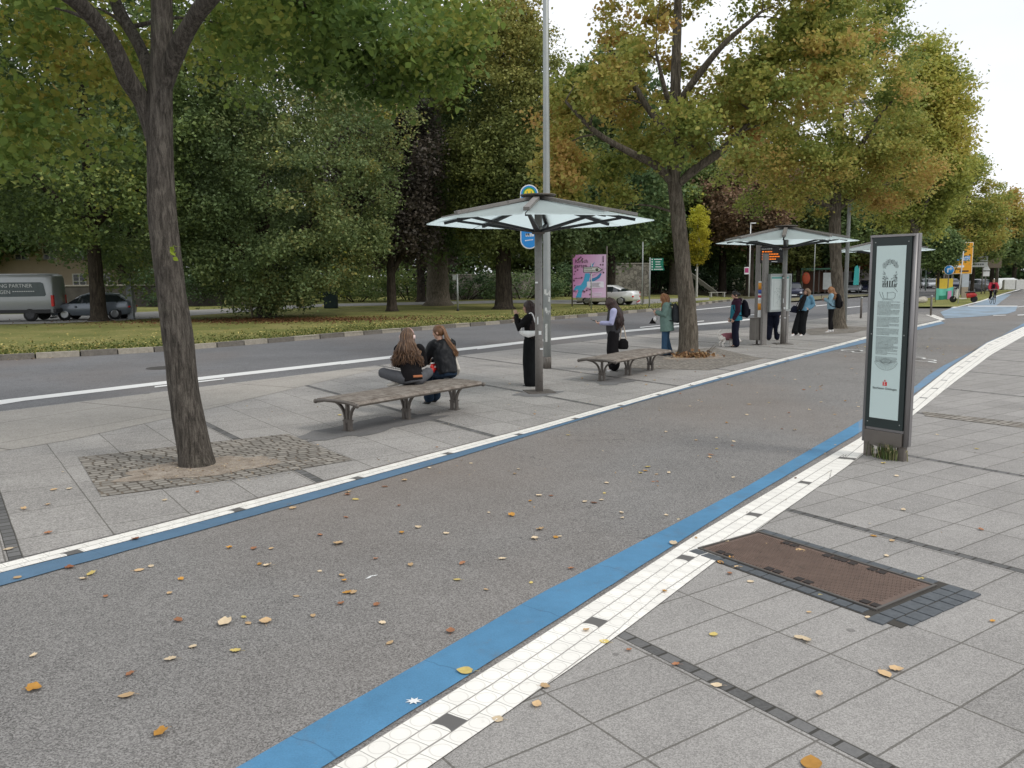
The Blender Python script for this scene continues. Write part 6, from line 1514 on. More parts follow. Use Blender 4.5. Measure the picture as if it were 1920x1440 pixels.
t = thing('white_box', 'white low box on the verge at the right edge', 'box', G(1902, 546, .05), R(10)); mb = MB()
for s in (-.62, .62): mb.box((s, 0, .75), (1.15, .5, 1.1), bev=.03)
mb.build('box', plain('box_white', (.68, .68, .64), .6), t)
t = thing('stone', 'pale boulder on the grass verge right of the pillar', 'boulder', G(1725, 567, .05)); mb = MB(); mb.ell((0, 0, .12), (.48, .3, .22)); mb.ell((.3, .2, .18), (.35, .25, .25)); link('rock', organic(mb, .03, 2, .02, (5, 5, 5)), plain('pale_rock', (.40, .37, .31), .9, var=.3), t)
# ---------------------------------------------------------------- walls and houses
m = M('rubble_stone', .9, 0, .2); vv_ = m.voro(3.2); ed = m.voro(3.2, out='Distance', feature='DISTANCE_TO_EDGE').lt(.045)
m.color(m.mix(ed * .7, m.scale((.23, .215, .185), vv_ * .6 + m.noise(9, 4) * .5 + .4), (.07, .065, .055))); m.bump(vv_, .6, .04); RUB = m.m
def wall(label, a, b, h, name='stone_wall', th=.5, mat=RUB):
    d = b - a; t = thing(name, label, 'wall', on_z((a + b) / 2, 0), math.atan2(d.x, d.y)); mb = MB(); mb.box((0, 0, h / 2), (th, d.length, h), bev=.03); mb.build('masonry', mat, t); mb = MB(); mb.box((0, 0, h + .06), (th + .12, d.length + .1, .12), bev=.02); mb.build('coping', plain('coping', (.25, .235, .20), .9, var=.3), t)
wall('old rubble stone wall behind the white saloon car', G(1135, 557), G(1216, 556), 3.4)
wall('rubble stone wall seen between the first shelter post and thick tree', G(846, 563), G(1000, 558), 2.4)
wall('low dark garden wall behind the silver hatchback', G(80, 578), G(420, 574), 1.75, mat=plain('dark_wall', (.06, .055, .048), .95, var=.5, scale=2))
# cream house at the left
hb_ = thing('house', 'cream rendered house with white windows behind the van', 'house', G(95, 566) + V((-3, 6, 0)), R(-8))
CREAMW = plain('cream_render', (.44, .36, .27), .9, var=.12, scale=1.2); HX = 11.0
mb = MB(); mb.box((0, 4, 3.6), (2 * HX, 8, 7.2)); mb.box((0, -.02, .5), (2 * HX + .1, .2, 1.0)); mb.build('wall', CREAMW, hb_)
mb = MB(); mb.prism([(-HX - .5, 7.2), (HX + .5, 7.2), (HX - 1.5, 10.5), (-HX + 1.5, 10.5)], -.2, 8.4, T=Matrix(((1, 0, 0, 0), (0, 0, 1, 0), (0, 1, 0, 0), (0, 0, 0, 1)))); mb.build('roof', plain('brown_tiles', (.13, .06, .045), .9, var=.3, scale=5), hb_)
for zc in (2.3, 5.4):
    for x_ in (-9, -6, -3, 0, 3, 6, 9):
        mb = MB(); mb.box((x_, -.03, zc), (1.5, .10, 1.5)); w_ = mb.build('window', plain('window_white', (.66, .65, .60), .6), hb_)
        mb = MB()
        for px_ in (-.34, .34):
            for pz_ in (-.4, .14, .5): mb.box((x_ + px_, -.085, zc + pz_ - .04), (.56, .02, .34 if pz_ > 0 else .52))
        mb.build('pane', plain('window_glass', (.06, .065, .065), .1), w_)
        mb = MB(); mb.box((x_, -.10, zc - .82), (1.7, .22, .10), bev=.01); mb.build('sill', plain('sill', (.42, .38, .32), .8), w_)
for k, (lab, u, v, h_, w_, rgb, off) in enumerate([('far ochre apartment house at the right edge of the street', 1905, 538, 8.5, 7, (.45, .30, .14), 45), ('far grey house behind the traffic light', 1740, 538, 6.5, 9, (.34, .32, .29), 60), ('far pale house behind the orange signs', 1815, 538, 6.0, 8, (.42, .40, .37), 55)]):
    t = thing('house', lab, 'house', G(u, v) + V((off * .45, off, 0)), R(15)); mb = MB(); mb.box((0, 4, h_ / 2), (2 * w_, 8, h_)); mb.build('wall', plain('far_render_%d' % k, rgb, .9, var=.15, scale=.6), t)
    mb = MB(); mb.prism([(-w_ - .4, h_), (w_ + .4, h_), (w_ - 1.5, h_ + 3), (-w_ + 1.5, h_ + 3)], -.3, 8.3, T=Matrix(((1, 0, 0, 0), (0, 0, 1, 0), (0, 1, 0, 0), (0, 0, 0, 1)))); mb.build('roof', plain('far_roof', (.17, .10, .08), .9), t)
    for zc in np.arange(1.6, h_ - .6, 2.7):
        for x_ in np.arange(-w_ + 1.5, w_, 2.6): mb = MB(); mb.box((float(x_), -.02, float(zc)), (1.2, .08, 1.4)); mb.build('window', plain('far_window', (.10, .11, .12), .2), t)
# ---------------------------------------------------------------- foliage
def leaf_mat(name, stops, trans=.35, gain=2.25):
    stops = [(q, tuple(min(.6, v * gain) for v in c)) for q, c in stops]
    m = M(name, .55, 0, .25)
    at_ = m.node('ShaderNodeAttribute', attribute_name='tint', attribute_type='GEOMETRY')
    c = m.ramp(X(m.nt, at_.outputs['Fac']), stops)
    m.color(c)
    tr = m.node('ShaderNodeBsdfTranslucent'); m.link(c, tr.inputs['Color'])
    mx = m.node('ShaderNodeMixShader'); mx.inputs[0].default_value = trans
    m.link(m.b.outputs[0], mx.inputs[1]); m.link(tr.outputs[0], mx.inputs[2])
    m.link(mx.outputs[0], m.nt.nodes['Material Output'].inputs[0])
    return m.m
DK, MG, OL, YO, YE, RU, BR = (.030, .048, .020), (.062, .088, .026), (.12, .135, .032), (.20, .175, .05), (.42, .30, .035), (.195, .112, .04), (.13, .085, .04)
LM_LIME = leaf_mat('lime_leaves_turning', [(0, (.075, .105, .030)), (.28, (.13, .15, .038)), (.52, (.20, .185, .05)), (.70, (.215, .155, .048)), (.85, (.215, .13, .048)), (1, (.29, .18, .075))], .45, 2.4)
LM_LIMEG = leaf_mat('lime_leaves_yellow_green', [(0, (.06, .08, .025)), (.3, (.115, .135, .032)), (.6, (.18, .18, .042)), (.85, (.24, .19, .05)), (1, (.22, .13, .045))], .45, 2.6)
LM_NEAR = leaf_mat('near_lime_leaves', [(0, (.045, .075, .02)), (.35, (.085, .12, .027)), (.6, (.15, .16, .037)), (.8, (.20, .17, .04)), (1, (.23, .14, .045))], .5)
LM_DARK = leaf_mat('dark_green_leaves', [(0, (.022, .036, .017)), (.5, (.05, .072, .026)), (.8, (.085, .11, .034)), (.95, (.13, .135, .04)), (1, (.35, .25, .035))], .3, 2.9)
LM_OVAL = leaf_mat('hornbeam_leaves', [(0, (.032, .046, .02)), (.4, (.052, .074, .030)), (.7, (.085, .102, .038)), (.92, (.15, .125, .045)), (1, (.38, .25, .04))], .3, 2.7)
LM_PURP = leaf_mat('purple_leaves', [(0, (.018, .018, .014)), (.5, (.038, .032, .026)), (1, (.075, .06, .042))], .2)
LM_BACK = leaf_mat('woodland_leaves', [(0, (.016, .030, .014)), (.5, (.036, .058, .024)), (.85, (.07, .09, .032)), (1, (.11, .105, .04))], .3, 3.2)
LM_OLIVE = leaf_mat('olive_leaves', [(0, (.035, .05, .018)), (.4, (.085, .10, .03)), (.8, (.16, .155, .045)), (1, (.23, .16, .05))], .3)
LM_YEL = leaf_mat('yellow_leaves', [(0, (.12, .16, .03)), (.3, (.32, .27, .03)), (1, (.60, .43, .05))], .45, 1.5)
LM_RED = leaf_mat('reddish_leaves', [(0, (.05, .045, .025)), (.5, (.12, .08, .05)), (1, (.20, .125, .08))], .3)

def bark(name, a, b, sc_=7.0):
    m = M(name, .95, 0, .2)
    x, y, z = m.xyz()
    st = m.noise(sc_, 6, .7, m.vec(x * 2.6, y * 2.6, z * .42), .6)
    fine = m.noise(sc_ * 7, 4, .7, m.vec(x * 2, y * 2, z * .7))
    c = m.ramp(st * .75 + fine * .25, [(.36, tuple(q * .35 for q in a)), (.48, a), (.62, b)])
    lich = ((m.noise(3.2, 5, .7) - .60) * 7).clamp()
    c = m.mix(lich * .45, c, (.13, .135, .095)); m.color(c); m.bump(st + fine * .5, 1.0, .04)
    return m.m
BARK_N = bark('lime_bark', (.088, .077, .065), (.19, .168, .142), 11)
BARK_M = bark('lime_bark_grey', (.115, .098, .075), (.225, .195, .155), 8)
BARK_D = bark('dark_bark', (.045, .036, .028), (.09, .073, .055), 4)

def leaves_mesh(name, cen, size, tint, up=.35, shape='kite', droop=0.0):
    """one mesh of many small leaf-sized faces"""
    n = len(cen)
    nrm = nr.normal(size=(n, 3)); nrm[:, 2] = np.abs(nrm[:, 2]) + up
    nrm /= np.linalg.norm(nrm, axis=1)[:, None]
    t = nr.normal(size=(n, 3)); t[:, 2] -= droop
    t -= nrm * np.sum(t * nrm, axis=1)[:, None]; t /= np.linalg.norm(t, axis=1)[:, None] + 1e-9
    b = np.cross(nrm, t); s = size[:, None]
    curl = nrm * s * nr.uniform(-.18, .18, (n, 1))
    if shape == 'heart':      # six corners
        P = [cen - t * s * .5, cen - t * s * .12 + b * s * .44 + curl, cen + t * s * .28 + b * s * .30, cen + t * s * .62 - curl, cen + t * s * .28 - b * s * .30, cen - t * s * .12 - b * s * .44 + curl]
    else:
        P = [cen - t * s * .55, cen + b * s * .38 + curl, cen + t * s * .6, cen - b * s * .38 + curl]
    k = len(P)
    co_ = np.stack(P, 1).reshape(-1, 3).astype(np.float32)
    me = bpy.data.meshes.new(name)
    me.vertices.add(n * k); me.vertices.foreach_set('co', co_.ravel())
    me.loops.add(n * k); me.loops.foreach_set('vertex_index', np.arange(n * k, dtype=np.int32))
    me.polygons.add(n); me.polygons.foreach_set('loop_start', np.arange(0, n * k, k, dtype=np.int32))
    try: me.polygons.foreach_set('loop_total', np.full(n, k, dtype=np.int32))
    except Exception: pass
    a = me.attributes.new('tint', 'FLOAT', 'POINT'); a.data.foreach_set('value', np.repeat(np.clip(tint, 0, 1), k).astype(np.float32))
    me.update(calc_edges=True)
    return me

def clumps_in(ells, seed=0.0, thr=-.35, freq=.45, shell=.6):
    """clump centres spread through ellipsoids (cx,cy,cz,rx,ry,rz,count), thinned by noise so that gaps open"""
    out = []
    for (cx, cy, cz, rx, ry, rz, cnt) in ells:
        k = 0; tries = 0
        while k < cnt and tries < cnt * 6:
            tries += 1
            v = V((rng.gauss(0, 1), rng.gauss(0, 1), rng.gauss(0, 1))).normalized()
            r = rng.random() ** (1 / 3.0); r = r * (1 - shell) + shell * (r ** .35)
            wob = 1 + .28 * noise.noise((v.x * 1.7 + seed, v.y * 1.7, v.z * 1.7 + 4)) + .14 * noise.noise((v.x * 4.5 + seed, v.y * 4.5, v.z * 4.5))
            p = V((cx + v.x * rx * r * wob, cy + v.y * ry * r * wob, cz + v.z * rz * r * wob))
            if noise.noise((p.x * freq + seed, p.y * freq, p.z * freq)) < thr: continue
            out.append(p); k += 1
    return out

def foliage(name, cl, rad, per, size, tintf, seed=0.0, shape='kite', up=.35, flat=.7, droop=0.0, zmin=None):
    C = np.array([tuple(p) for p in cl]); n = len(C)
    off = nr.normal(size=(n, per, 3)) * (rad * .55); off[:, :, 2] *= flat
    rs = nr.uniform(.6, 1.35, (n, 1, 1)); P = (C[:, None, :] + off * rs)
    base = np.array([tintf(p) for p in cl])
    tint = base[:, None] + nr.normal(size=(n, per)) * .10
    P = P.reshape(-1, 3); tint = tint.ravel()
    if zmin is not None:
        keep = P[:, 2] > zmin; P = P[keep]; tint = tint[keep]
    sz = size * nr.uniform(.6, 1.3, len(P))
    return leaves_mesh(name, P, sz, tint, up, shape, droop)

def wood(trunk, limbs=(), targets=(), r_lim=.06, n=10, hubs=None, seed=0.0, flare=1.0, rough=.035):
    """trunk and limbs as one mesh; thin branches run from the wood to the leaf clumps"""
    mb = MB(); nodes = []
    def knobbly(P, r0s, segs, flare_=False):
        Q = smooth_path(P, segs); m_ = len(Q) - 1; rr = []
        for i in range(len(Q)):
            f = i / m_ * (len(r0s) - 1); k = min(int(f), len(r0s) - 2); rr.append(r0s[k] + (r0s[k + 1] - r0s[k]) * (f - k))
        if flare_:
            for i in range(len(Q)):
                rr[i] *= 1 + .55 * flare * math.exp(-(Q[i].z - Q[0].z) / .22)
        o = len(mb.v); mb.tube(Q, rr, n)
        for i in range(o, len(mb.v)):
            p = V(mb.v[i]); c = Q[min(m_, (i - o) // n)]
            d = p - c; q = 1 + noise.noise((p.x * 3 + seed, p.y * 3, p.z * 1.6)) * rough * 3 + noise.noise((p.x * 9 + seed, p.y * 9, p.z * 4)) * rough * 1.5
            mb.v[i] = tuple(c + d * q)
        nodes.extend((Q[i], rr[i]) for i in range(m_ // 3, m_ + 1))
    knobbly(trunk[0], trunk[1], 7, True)
    for P, r in limbs: knobbly(P, r, 5)
    for t in targets:
        t = V(t)
        best = min(nodes, key=lambda q: (q[0] - t).length + max(0, q[0].z - t.z + .2) * 1.2)
        a, ra = best; L_ = (t - a).length
        if L_ < .25: continue
        mid = a.lerp(t, .5) + V((rng.uniform(-.1, .1) * L_, rng.uniform(-.1, .1) * L_, L_ * .06))
        r0 = min(ra * .62, r_lim * (.4 + L_ * .18)); Q = smooth_path([a, mid, t], 4)
        mb.tube(Q, [r0 * (1 - .8 * i / (len(Q) - 1)) for i in range(len(Q))], 5)
        nodes.extend((q, r0 * (1 - .8 * i / (len(Q) - 1))) for i, q in enumerate(Q) if i > 1)
    return mb

def tree(label, base, trunk, limbs, ells, leafm, barkm, rad, per, size, tintf, cat='tree', group=None, name='tree', thr=-.35, shape='kite', ntw=60, seed=0.0, shell=.6, freq=.45, n=10, flare=1.0, droop=0.0, zmin=None, up=.35, rlim=.06, extra=()):
    base = V(base); t = thing(name, label, cat, base, 0, group)
    cl = clumps_in(ells, seed, thr, freq, shell) + [V(e) for e in extra]
    tg = rng.sample(cl, min(ntw, len(cl)))
    tg.sort(key=lambda p: (p - V(trunk[0][-1])).length)
    wood(trunk, limbs, tg, rlim, n, seed=seed, flare=flare).build('trunk', barkm, t)
    link('crown', foliage('crown', cl, rad, per, size, tintf, seed, shape, up, .7, droop, zmin), leafm, t)
    return t

def nz3(p, f, s=0.0): return noise.noise((p.x * f + s, p.y * f, p.z * f))
ROW = 'street limes in a row along the bus platform'
PARK = 'big trees standing on the park lawn'
WOOD = 'background trees behind the park lawn'

# the near lime: its base, bole and forks read off the photo at its own distance
def loc_of(base, u, v, dy=0.0): return at(u, v, base.y + dy) - base
b1 = G(370, 872)
L1 = lambda u, v, dy=0.0: loc_of(b1, u, v, dy)
tr = ([V((0, 0, -.1)), L1(352, 780), L1(328, 600), L1(306, 420), L1(300, 250), L1(304, 60), L1(300, -160), L1(310, -420)], [.182, .176, .162, .152, .135, .115, .10, .08])
limbs = [([L1(300, 290), L1(272, 200), L1(240, 150, -.2), L1(205, 75, -.5), L1(140, 0, -.9), L1(20, -70, -1.6), L1(-90, -180, -2.2)], [.10, .105, .10, .085, .08, .06, .03]),
         ([L1(296, 240), L1(285, 150, .1), L1(258, 80, .3), L1(215, 0, .6), L1(180, -140, 1.2)], [.075, .075, .07, .065, .04]),
         ([L1(305, 170), L1(325, 110, -.1), L1(352, 55, -.3), L1(400, -10, -.6), L1(520, -120, -1.0)], [.09, .10, .09, .085, .05]),
         ([L1(400, -10, -.6), L1(480, -40, .3), L1(560, 0, 1.0), L1(600, 40, 1.5)], [.05, .04, .03, .015]),
         ([L1(308, -60), L1(400, -160, 1.5), L1(560, -180, 2.8), L1(700, -90, 3.4)], [.08, .07, .05, .02]),
         ([L1(302, -100), L1(200, -180, 1.5), L1(60, -160, 2.6)], [.08, .06, .03])]
near_ells = [(-.6, .3, 8.6, 4.0, 4.2, 2.6, 180), (1.0, 1.4, 6.4, 2.0, 2.2, .8, 45), (-2.8, .4, 5.9, 2.2, 2.2, 1.0, 60), (.2, 3.6, 6.2, 2.6, 1.2, .8, 30)]
def hang(pts, per=4):
    out = []
    for (u, v, dy, r) in pts:
        c = L1(u, v, dy)
        for _ in range(per): out.append(c + V((rng.gauss(0, r), rng.gauss(0, r), rng.gauss(0, r * .6))))
    return out
ex = hang([(40, 40, .5, .5), (60, 120, .8, .4), (110, 200, 1, .35), (30, 210, .4, .4), (150, 260, 1.4, .3), (180, 60, 1, .4), (100, 20, .3, .5), (190, 150, 1.6, .3), (20, 300, .6, .3),
           (420, 60, 1.6, .4), (500, 60, 1.5, .4), (570, 40, 1.2, .4), (620, 90, 1.8, .35), (560, 130, 2.2, .3), (660, 30, 1.5, .4), (720, 60, 2.0, .35), (790, 40, 2.4, .4), (840, 60, 3.0, .35), (760, 120, 2.4, .3), (800, 130, 2.6, .25), (850, 105, 3.0, .18), (740, 180, 2.6, .2), (700, 110, 2.2, .25), (470, 120, 2.4, .3), (620, 20, .6, .4), (450, 20, .8, .4), (690, 10, .3, .4), (820, 10, 1.4, .35)], 7)
tree('nearest lime tree with a leaning bole and forked limbs, standing in soil', b1, tr, limbs, near_ells, LM_NEAR, BARK_N, .36, 70, .085,
     lambda p: .30 + .42 * nz3(p, .5, 3) + .2 * nz3(p, 1.6, 8) + (.12 if p.z > 6 else 0), group=ROW, name='lime_tree', shape='heart', ntw=150, seed=2.0, n=20, droop=1.2, rlim=.05, extra=ex, thr=.0, flare=.6)
# sprout on the bole
sp = bpy.data.objects.get('lime_tree')
c0 = L1(321, 472, -.26)
me = leaves_mesh('shoot', np.array([tuple(c0 + V((rng.gauss(0, .035), -.01 * k_, rng.gauss(0, .04)))) for k_ in range(7)]), nr.uniform(.05, .09, 7), np.full(7, .25), .1, 'heart')
link('shoot', me, leaf_mat('young_leaf', [(0, (.22, .30, .03)), (1, (.32, .36, .05))], .4, 1.2), sp, 'bright yellow green shoot on the bole')

# second lime
b2 = G(1290, 668)
L2 = lambda u, v, dy=0.0: loc_of(b2, u, v, dy)
tr = ([V((0, 0, -.1)), L2(1290, 600), L2(1280, 490), L2(1270, 400), L2(1263, 310), L2(1266, 180), L2(1270, 40), L2(1275, -120)], [.265, .235, .205, .195, .17, .14, .11, .05])
limbs = [([L2(1262, 345), L2(1230, 310, -.3), L2(1190, 290, -.7), L2(1120, 250, -1.2), L2(1060, 190, -1.6)], [.10, .11, .09, .07, .03]),
         ([L2(1268, 350), L2(1300, 320, -.2), L2(1350, 285, -.4), L2(1385, 250, -.5), L2(1440, 190, -.7)], [.10, .12, .10, .08, .03]),
         ([L2(1268, 330), L2(1285, 290, .3), L2(1320, 260, .7), L2(1380, 235, 1.2)], [.09, .09, .07, .03]),
         ([L2(1262, 260), L2(1220, 210, .4), L2(1170, 130, .9), L2(1120, 60, 1.4)], [.09, .09, .07, .03]),
         ([L2(1266, 200), L2(1310, 140, -.5), L2(1360, 80, -.9), L2(1430, 20, -1.2)], [.09, .09, .07, .03]),
         ([L2(1264, 300), L2(1270, 240, -.9), L2(1250, 180, -1.8), L2(1230, 100, -2.6)], [.08, .08, .06, .03])]
e2 = [(.3, 0, 8.6, 3.2, 3.4, 3.2, 255), (-2.1, -.3, 6.2, 1.9, 2.2, 1.5, 110), (2.4, 0, 7.0, 1.7, 2.2, 1.7, 110), (-2.6, .2, 4.8, 1.3, 1.6, .9, 60), (.2, .5, 11.6, 2.2, 2.6, 2.0, 100), (2.6, .5, 9.8, 1.6, 1.8, 1.5, 60)]
tree('lime tree turning rust brown, trunk rising beside the woman in a parka', b2, tr, limbs, e2, LM_LIME, BARK_M, .34, 110, .103,
     lambda p: .42 + .5 * nz3(p, .42, 1) + .25 * nz3(p, 1.3, 5), group=ROW, name='lime_tree', shape='heart', ntw=190, seed=5.0, n=16, droop=.8, thr=-.05, flare=.8)

# third and following limes of the row
b3 = G(1573, 616)
L3 = lambda u, v, dy=0.0: loc_of(b3, u, v, dy)
tr = ([V((0, 0, -.1)), L3(1572, 570), L3(1567, 480), L3(1566, 400), L3(1568, 330), L3(1575, 240), L3(1580, 100), L3(1585, -20)], [.235, .225, .215, .22, .19, .15, .11, .05])
limbs = [([L3(1566, 395), L3(1540, 380, -.3), L3(1500, 372, -.6), L3(1460, 355, -1)], [.13, .12, .09, .04]),
         ([L3(1568, 395), L3(1590, 375, .3), L3(1630, 355, .6), L3(1680, 340, .8)], [.13, .13, .10, .04]),
         ([L3(1566, 360), L3(1540, 320, .5), L3(1500, 260, 1), L3(1450, 200, 1.5)], [.12, .11, .08, .04]),
         ([L3(1570, 350), L3(1600, 300, -.5), L3(1640, 230, -1), L3(1690, 170, -1.5)], [.12, .11, .08, .04])]
e3 = [(-.8, 0, 8.6, 3.3, 4.0, 3.2, 240), (-2.2, .2, 6.2, 2.4, 3.0, 1.9, 130), (1.6, 0, 6.0, 1.8, 2.6, 1.3, 80), (-.3, 0, 11.8, 2.0, 2.8, 2.0, 100)]
lime3 = tree('golden brown lime tree, trunk behind the woman with black rucksack', b3, tr, limbs, e3, LM_LIME, BARK_M, .46, 120, .122,
     lambda p: .40 + .45 * nz3(p, .35, 11) + .2 * nz3(p, 1.1, 7) + .06 * (8 - p.z) / 4, group=ROW, name='lime_tree', shape='kite', ntw=140, seed=8.0, n=12, droop=.5, thr=-.14, flare=1.2)
def generic_lime(label, b, H, r, leafm, tf, seed, clear=3.4, rad=.6, per=80, size=.2, group=ROW, cnt=300, barkm=BARK_M, thr=-.3, tw=60, name='lime_tree', r0=.26, shape_low=.0):
    tr = ([V((0, 0, -.1)), V((.05, 0, clear * .5)), V((0, .05, clear)), V((.1, 0, H * .55)), V((0, 0, H * .9))], [r0, r0 * .88, r0 * .82, r0 * .5, .05])
    limbs = []
    for k in range(7):
        a = 2 * math.pi * k / 7 + seed; z0 = clear * (.92 + .12 * (k % 3))
        limbs.append(([V((0, 0, z0)), V((math.cos(a) * r * .25, math.sin(a) * r * .25, z0 + H * .06)), V((math.cos(a) * r * .6, math.sin(a) * r * .6, z0 + H * .18))], [r0 * .42, r0 * .36, .03]))
    zc = (clear + H) / 2 + .3; hz = (H - clear) / 2 + .3
    ells = [(0, 0, zc, r, r, hz, cnt), (0, 0, zc - hz * .42, r * .95, r * .95, hz * .5, int(cnt * .45)), (.1 * r, 0, zc + hz * .5, r * .62, r * .62, hz * .6, int(cnt * .25))]
    return tree(label, b, tr, limbs, ells, leafm, barkm, rad, per, size, tf, group=group, name=name, ntw=tw, seed=seed, n=9, thr=thr, freq=.35)
generic_lime('yellow green lime tree rising behind the info pillar', S(47.5, -8.6), 13.0, 2.3, LM_LIMEG, lambda p: .60 + .4 * nz3(p, .3, 2) + .2 * nz3(p, 1, 3), 1.3, 4.4, .62, 120, .16, cnt=330)
generic_lime('brown green lime with narrow trunk behind the orange signs', G(1801, 552, .03), 12.6, 3.7, LM_LIME, lambda p: .38 + .4 * nz3(p, .35, 22), 2.9, 3.6, .62, 70, .22, cnt=240)
generic_lime('distant rust tinged lime left of the fresh green tree', G(1770, 548, .0), 11.0, 3.9, LM_LIME, lambda p: .5 + .35 * nz3(p, .35, 31), 4.2, 4.6, .7, 60, .26, cnt=220)
generic_lime('far sparse lime with brown leaves at the end of the row', G(1866, 546, .03), 10.6, 3.0, LM_LIME, lambda p: .55 + .3 * nz3(p, .4, 41), 5.6, 4.6, .7, 45, .28, cnt=170, thr=-.1, r0=.16)

# ---- trees of the park, each with its own form
def park(label, u, v, z0, z1, rx, leafm, tf, seed, r0=.5, rad=.9, per=85, size=.24, cnt=260, name='park_tree', group=PARK, clear=None, barkm=BARK_D, thr=-.33, tw=40, ell=None, fork=None, ry=None, base=None, flare=1.3, lean=0.0):
    b = V(base) if base is not None else G(u, v, .02)
    clear = clear if clear is not None else z0 + 1.0
    tr = ([V((0, 0, -.15)), V((lean * .4, 0, clear * .5)), V((lean, 0, clear)), V((lean, 0, (clear + z1) * .5)), V((lean * .8, 0, z1 * .92))], [r0, r0 * .85, r0 * .78, r0 * .45, .05])
    limbs = []
    for k in range(6):
        a = 2 * math.pi * k / 6 + seed
        limbs.append(([V((lean, 0, clear)), V((lean + math.cos(a) * rx * .3, math.sin(a) * rx * .3, clear + (z1 - clear) * .12)), V((lean + math.cos(a) * rx * .6, math.sin(a) * rx * .6, clear + (z1 - clear) * .3))], [r0 * .45, r0 * .35, .05]))
    if fork: limbs += fork
    zc, hz = (z0 + z1) / 2, (z1 - z0) / 2; ry = ry or rx
    ells = ell or [(0, 0, zc, rx, ry, hz, cnt), (0, 0, zc - hz * .45, rx * .93, ry * .93, hz * .5, cnt // 2), (0, 0, zc + hz * .45, rx * .7, ry * .7, hz * .55, cnt // 3)]
    return tree(label, b, tr, limbs, ells, leafm, barkm, rad, per, size, tf, group=group, name=name, ntw=tw, seed=seed, n=12, thr=thr, freq=.28, flare=flare)
tfd = lambda s, m_=.45, a=.4: (lambda p: m_ + a * nz3(p, .22, s) + .25 * nz3(p, .7, s + 5))
park('huge dark green tree over the van and the silver hatchback', 186, 602, 3.2, 25, 9.6, LM_DARK, tfd(2, .48), 2.0, .42, .85, 130, .19, 520, thr=-.28, clear=5.0)
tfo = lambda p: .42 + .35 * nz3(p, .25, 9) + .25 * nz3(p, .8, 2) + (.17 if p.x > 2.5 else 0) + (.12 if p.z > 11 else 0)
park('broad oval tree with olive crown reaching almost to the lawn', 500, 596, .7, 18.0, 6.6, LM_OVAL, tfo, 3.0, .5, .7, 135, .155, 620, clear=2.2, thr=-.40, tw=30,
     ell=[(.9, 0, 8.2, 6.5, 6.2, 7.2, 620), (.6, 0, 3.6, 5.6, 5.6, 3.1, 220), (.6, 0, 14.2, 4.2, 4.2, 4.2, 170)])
park('dark purple leaved tree with a forked thin trunk', 735, 584, 3.2, 14.5, 3.6, LM_PURP, tfd(4), 4.0, .33, .75, 80, .22, 210, clear=4.2,
     fork=[([V((0, 0, 2.4)), V((.7, 0, 3.6)), V((1.5, 0, 5.6))], [.2, .17, .1])])
park('deep purple tree behind the forked thin trunk', 790, 566, 3.0, 19, 5.0, LM_PURP, tfd(14, .55), 4.7, .4, .9, 80, .27, 240, clear=4.5)
park('thick grey boled tree with dark crown behind the seated pair', 822, 573, 4.6, 22, 7.5, LM_DARK, tfd(6, .38), 5.0, .95, 1.0, 85, .29, 330, clear=6.5, flare=1.0, barkm=BARK_M)
park('tall olive topped tree left of the first shelter post', 945, 580, 3.6, 20.6, 4.0, LM_OLIVE, lambda p: .22 + .30 * nz3(p, .3, 8) + .03 * (p.z - 4), 6.0, .62, .75, 125, .185, 400, clear=4.8, thr=-.3)
park('dark leafy tree hanging over the pink billboard', 1024, 579, 3.0, 11.0, 2.5, LM_OVAL, tfd(10, .34), 7.0, .3, .7, 85, .2, 260, clear=3.6)
park('tree with slanting trunk behind the white saloon car', 1168, 553, 3.4, 17, 6.4, LM_DARK, tfd(12, .52), 8.0, .42, 1.0, 80, .3, 270, clear=6.5, lean=1.3)
park('dark tree right behind the pink billboard edge', 1146, 566, 3.6, 20, 5.4, LM_BACK, tfd(13, .6), 8.6, .4, 1.0, 75, .3, 240, clear=5.5)
park('mid green tree behind the green direction sign', 1262, 551, 4.5, 19.0, 7.2, LM_DARK, tfd(15, .55), 9.0, .55, 1.1, 80, .33, 290, clear=6.5, barkm=BARK_M)
park('slender yellow tree with a pale trunk beside the lime', 1306, 557, 3.2, 9.0, 1.1, LM_YEL, lambda p: .25 + .15 * (p.z - 3.8) + .25 * nz3(p, .8, 3), 10.0, .12, .34, 55, .15, 95, clear=4.0, tw=20, flare=.3, barkm=plain('pale_bark', (.42, .41, .38), .8))
park('dark tree over the small park bench', 1354, 549, 5.0, 17.5, 7.0, LM_DARK, tfd(16, .58), 11.0, .5, 1.2, 75, .36, 260, clear=7)
park('reddish brown tree left of the street lamp', 1405, 552, 5.5, 15.2, 5.0, LM_RED, tfd(17, .5), 12.0, .45, 1.0, 75, .32, 200, clear=7)
park('deep green tree behind the departure display', 1480, 547, 4.0, 15.5, 6.4, LM_OLIVE, tfd(18, .42), 13.0, .4, 1.1, 70, .36, 210, clear=6)
park('small leafy olive tree behind the leaning woman', 1496, 549, 2.6, 10, 3.0, LM_OLIVE, tfd(19, .5), 14.0, .3, .7, 60, .26, 120, clear=4)
park('dark green tree past the leaning woman', 1548, 548, 3.5, 13, 5.0, LM_DARK, tfd(20, .5), 15.0, .4, 1.0, 65, .36, 170, clear=5)
park('olive tree beyond the third glass shelter', 1602, 546, 3.0, 12, 5.5, LM_OLIVE, tfd(21, .4), 16.0, .4, 1.1, 60, .4, 160, clear=5)
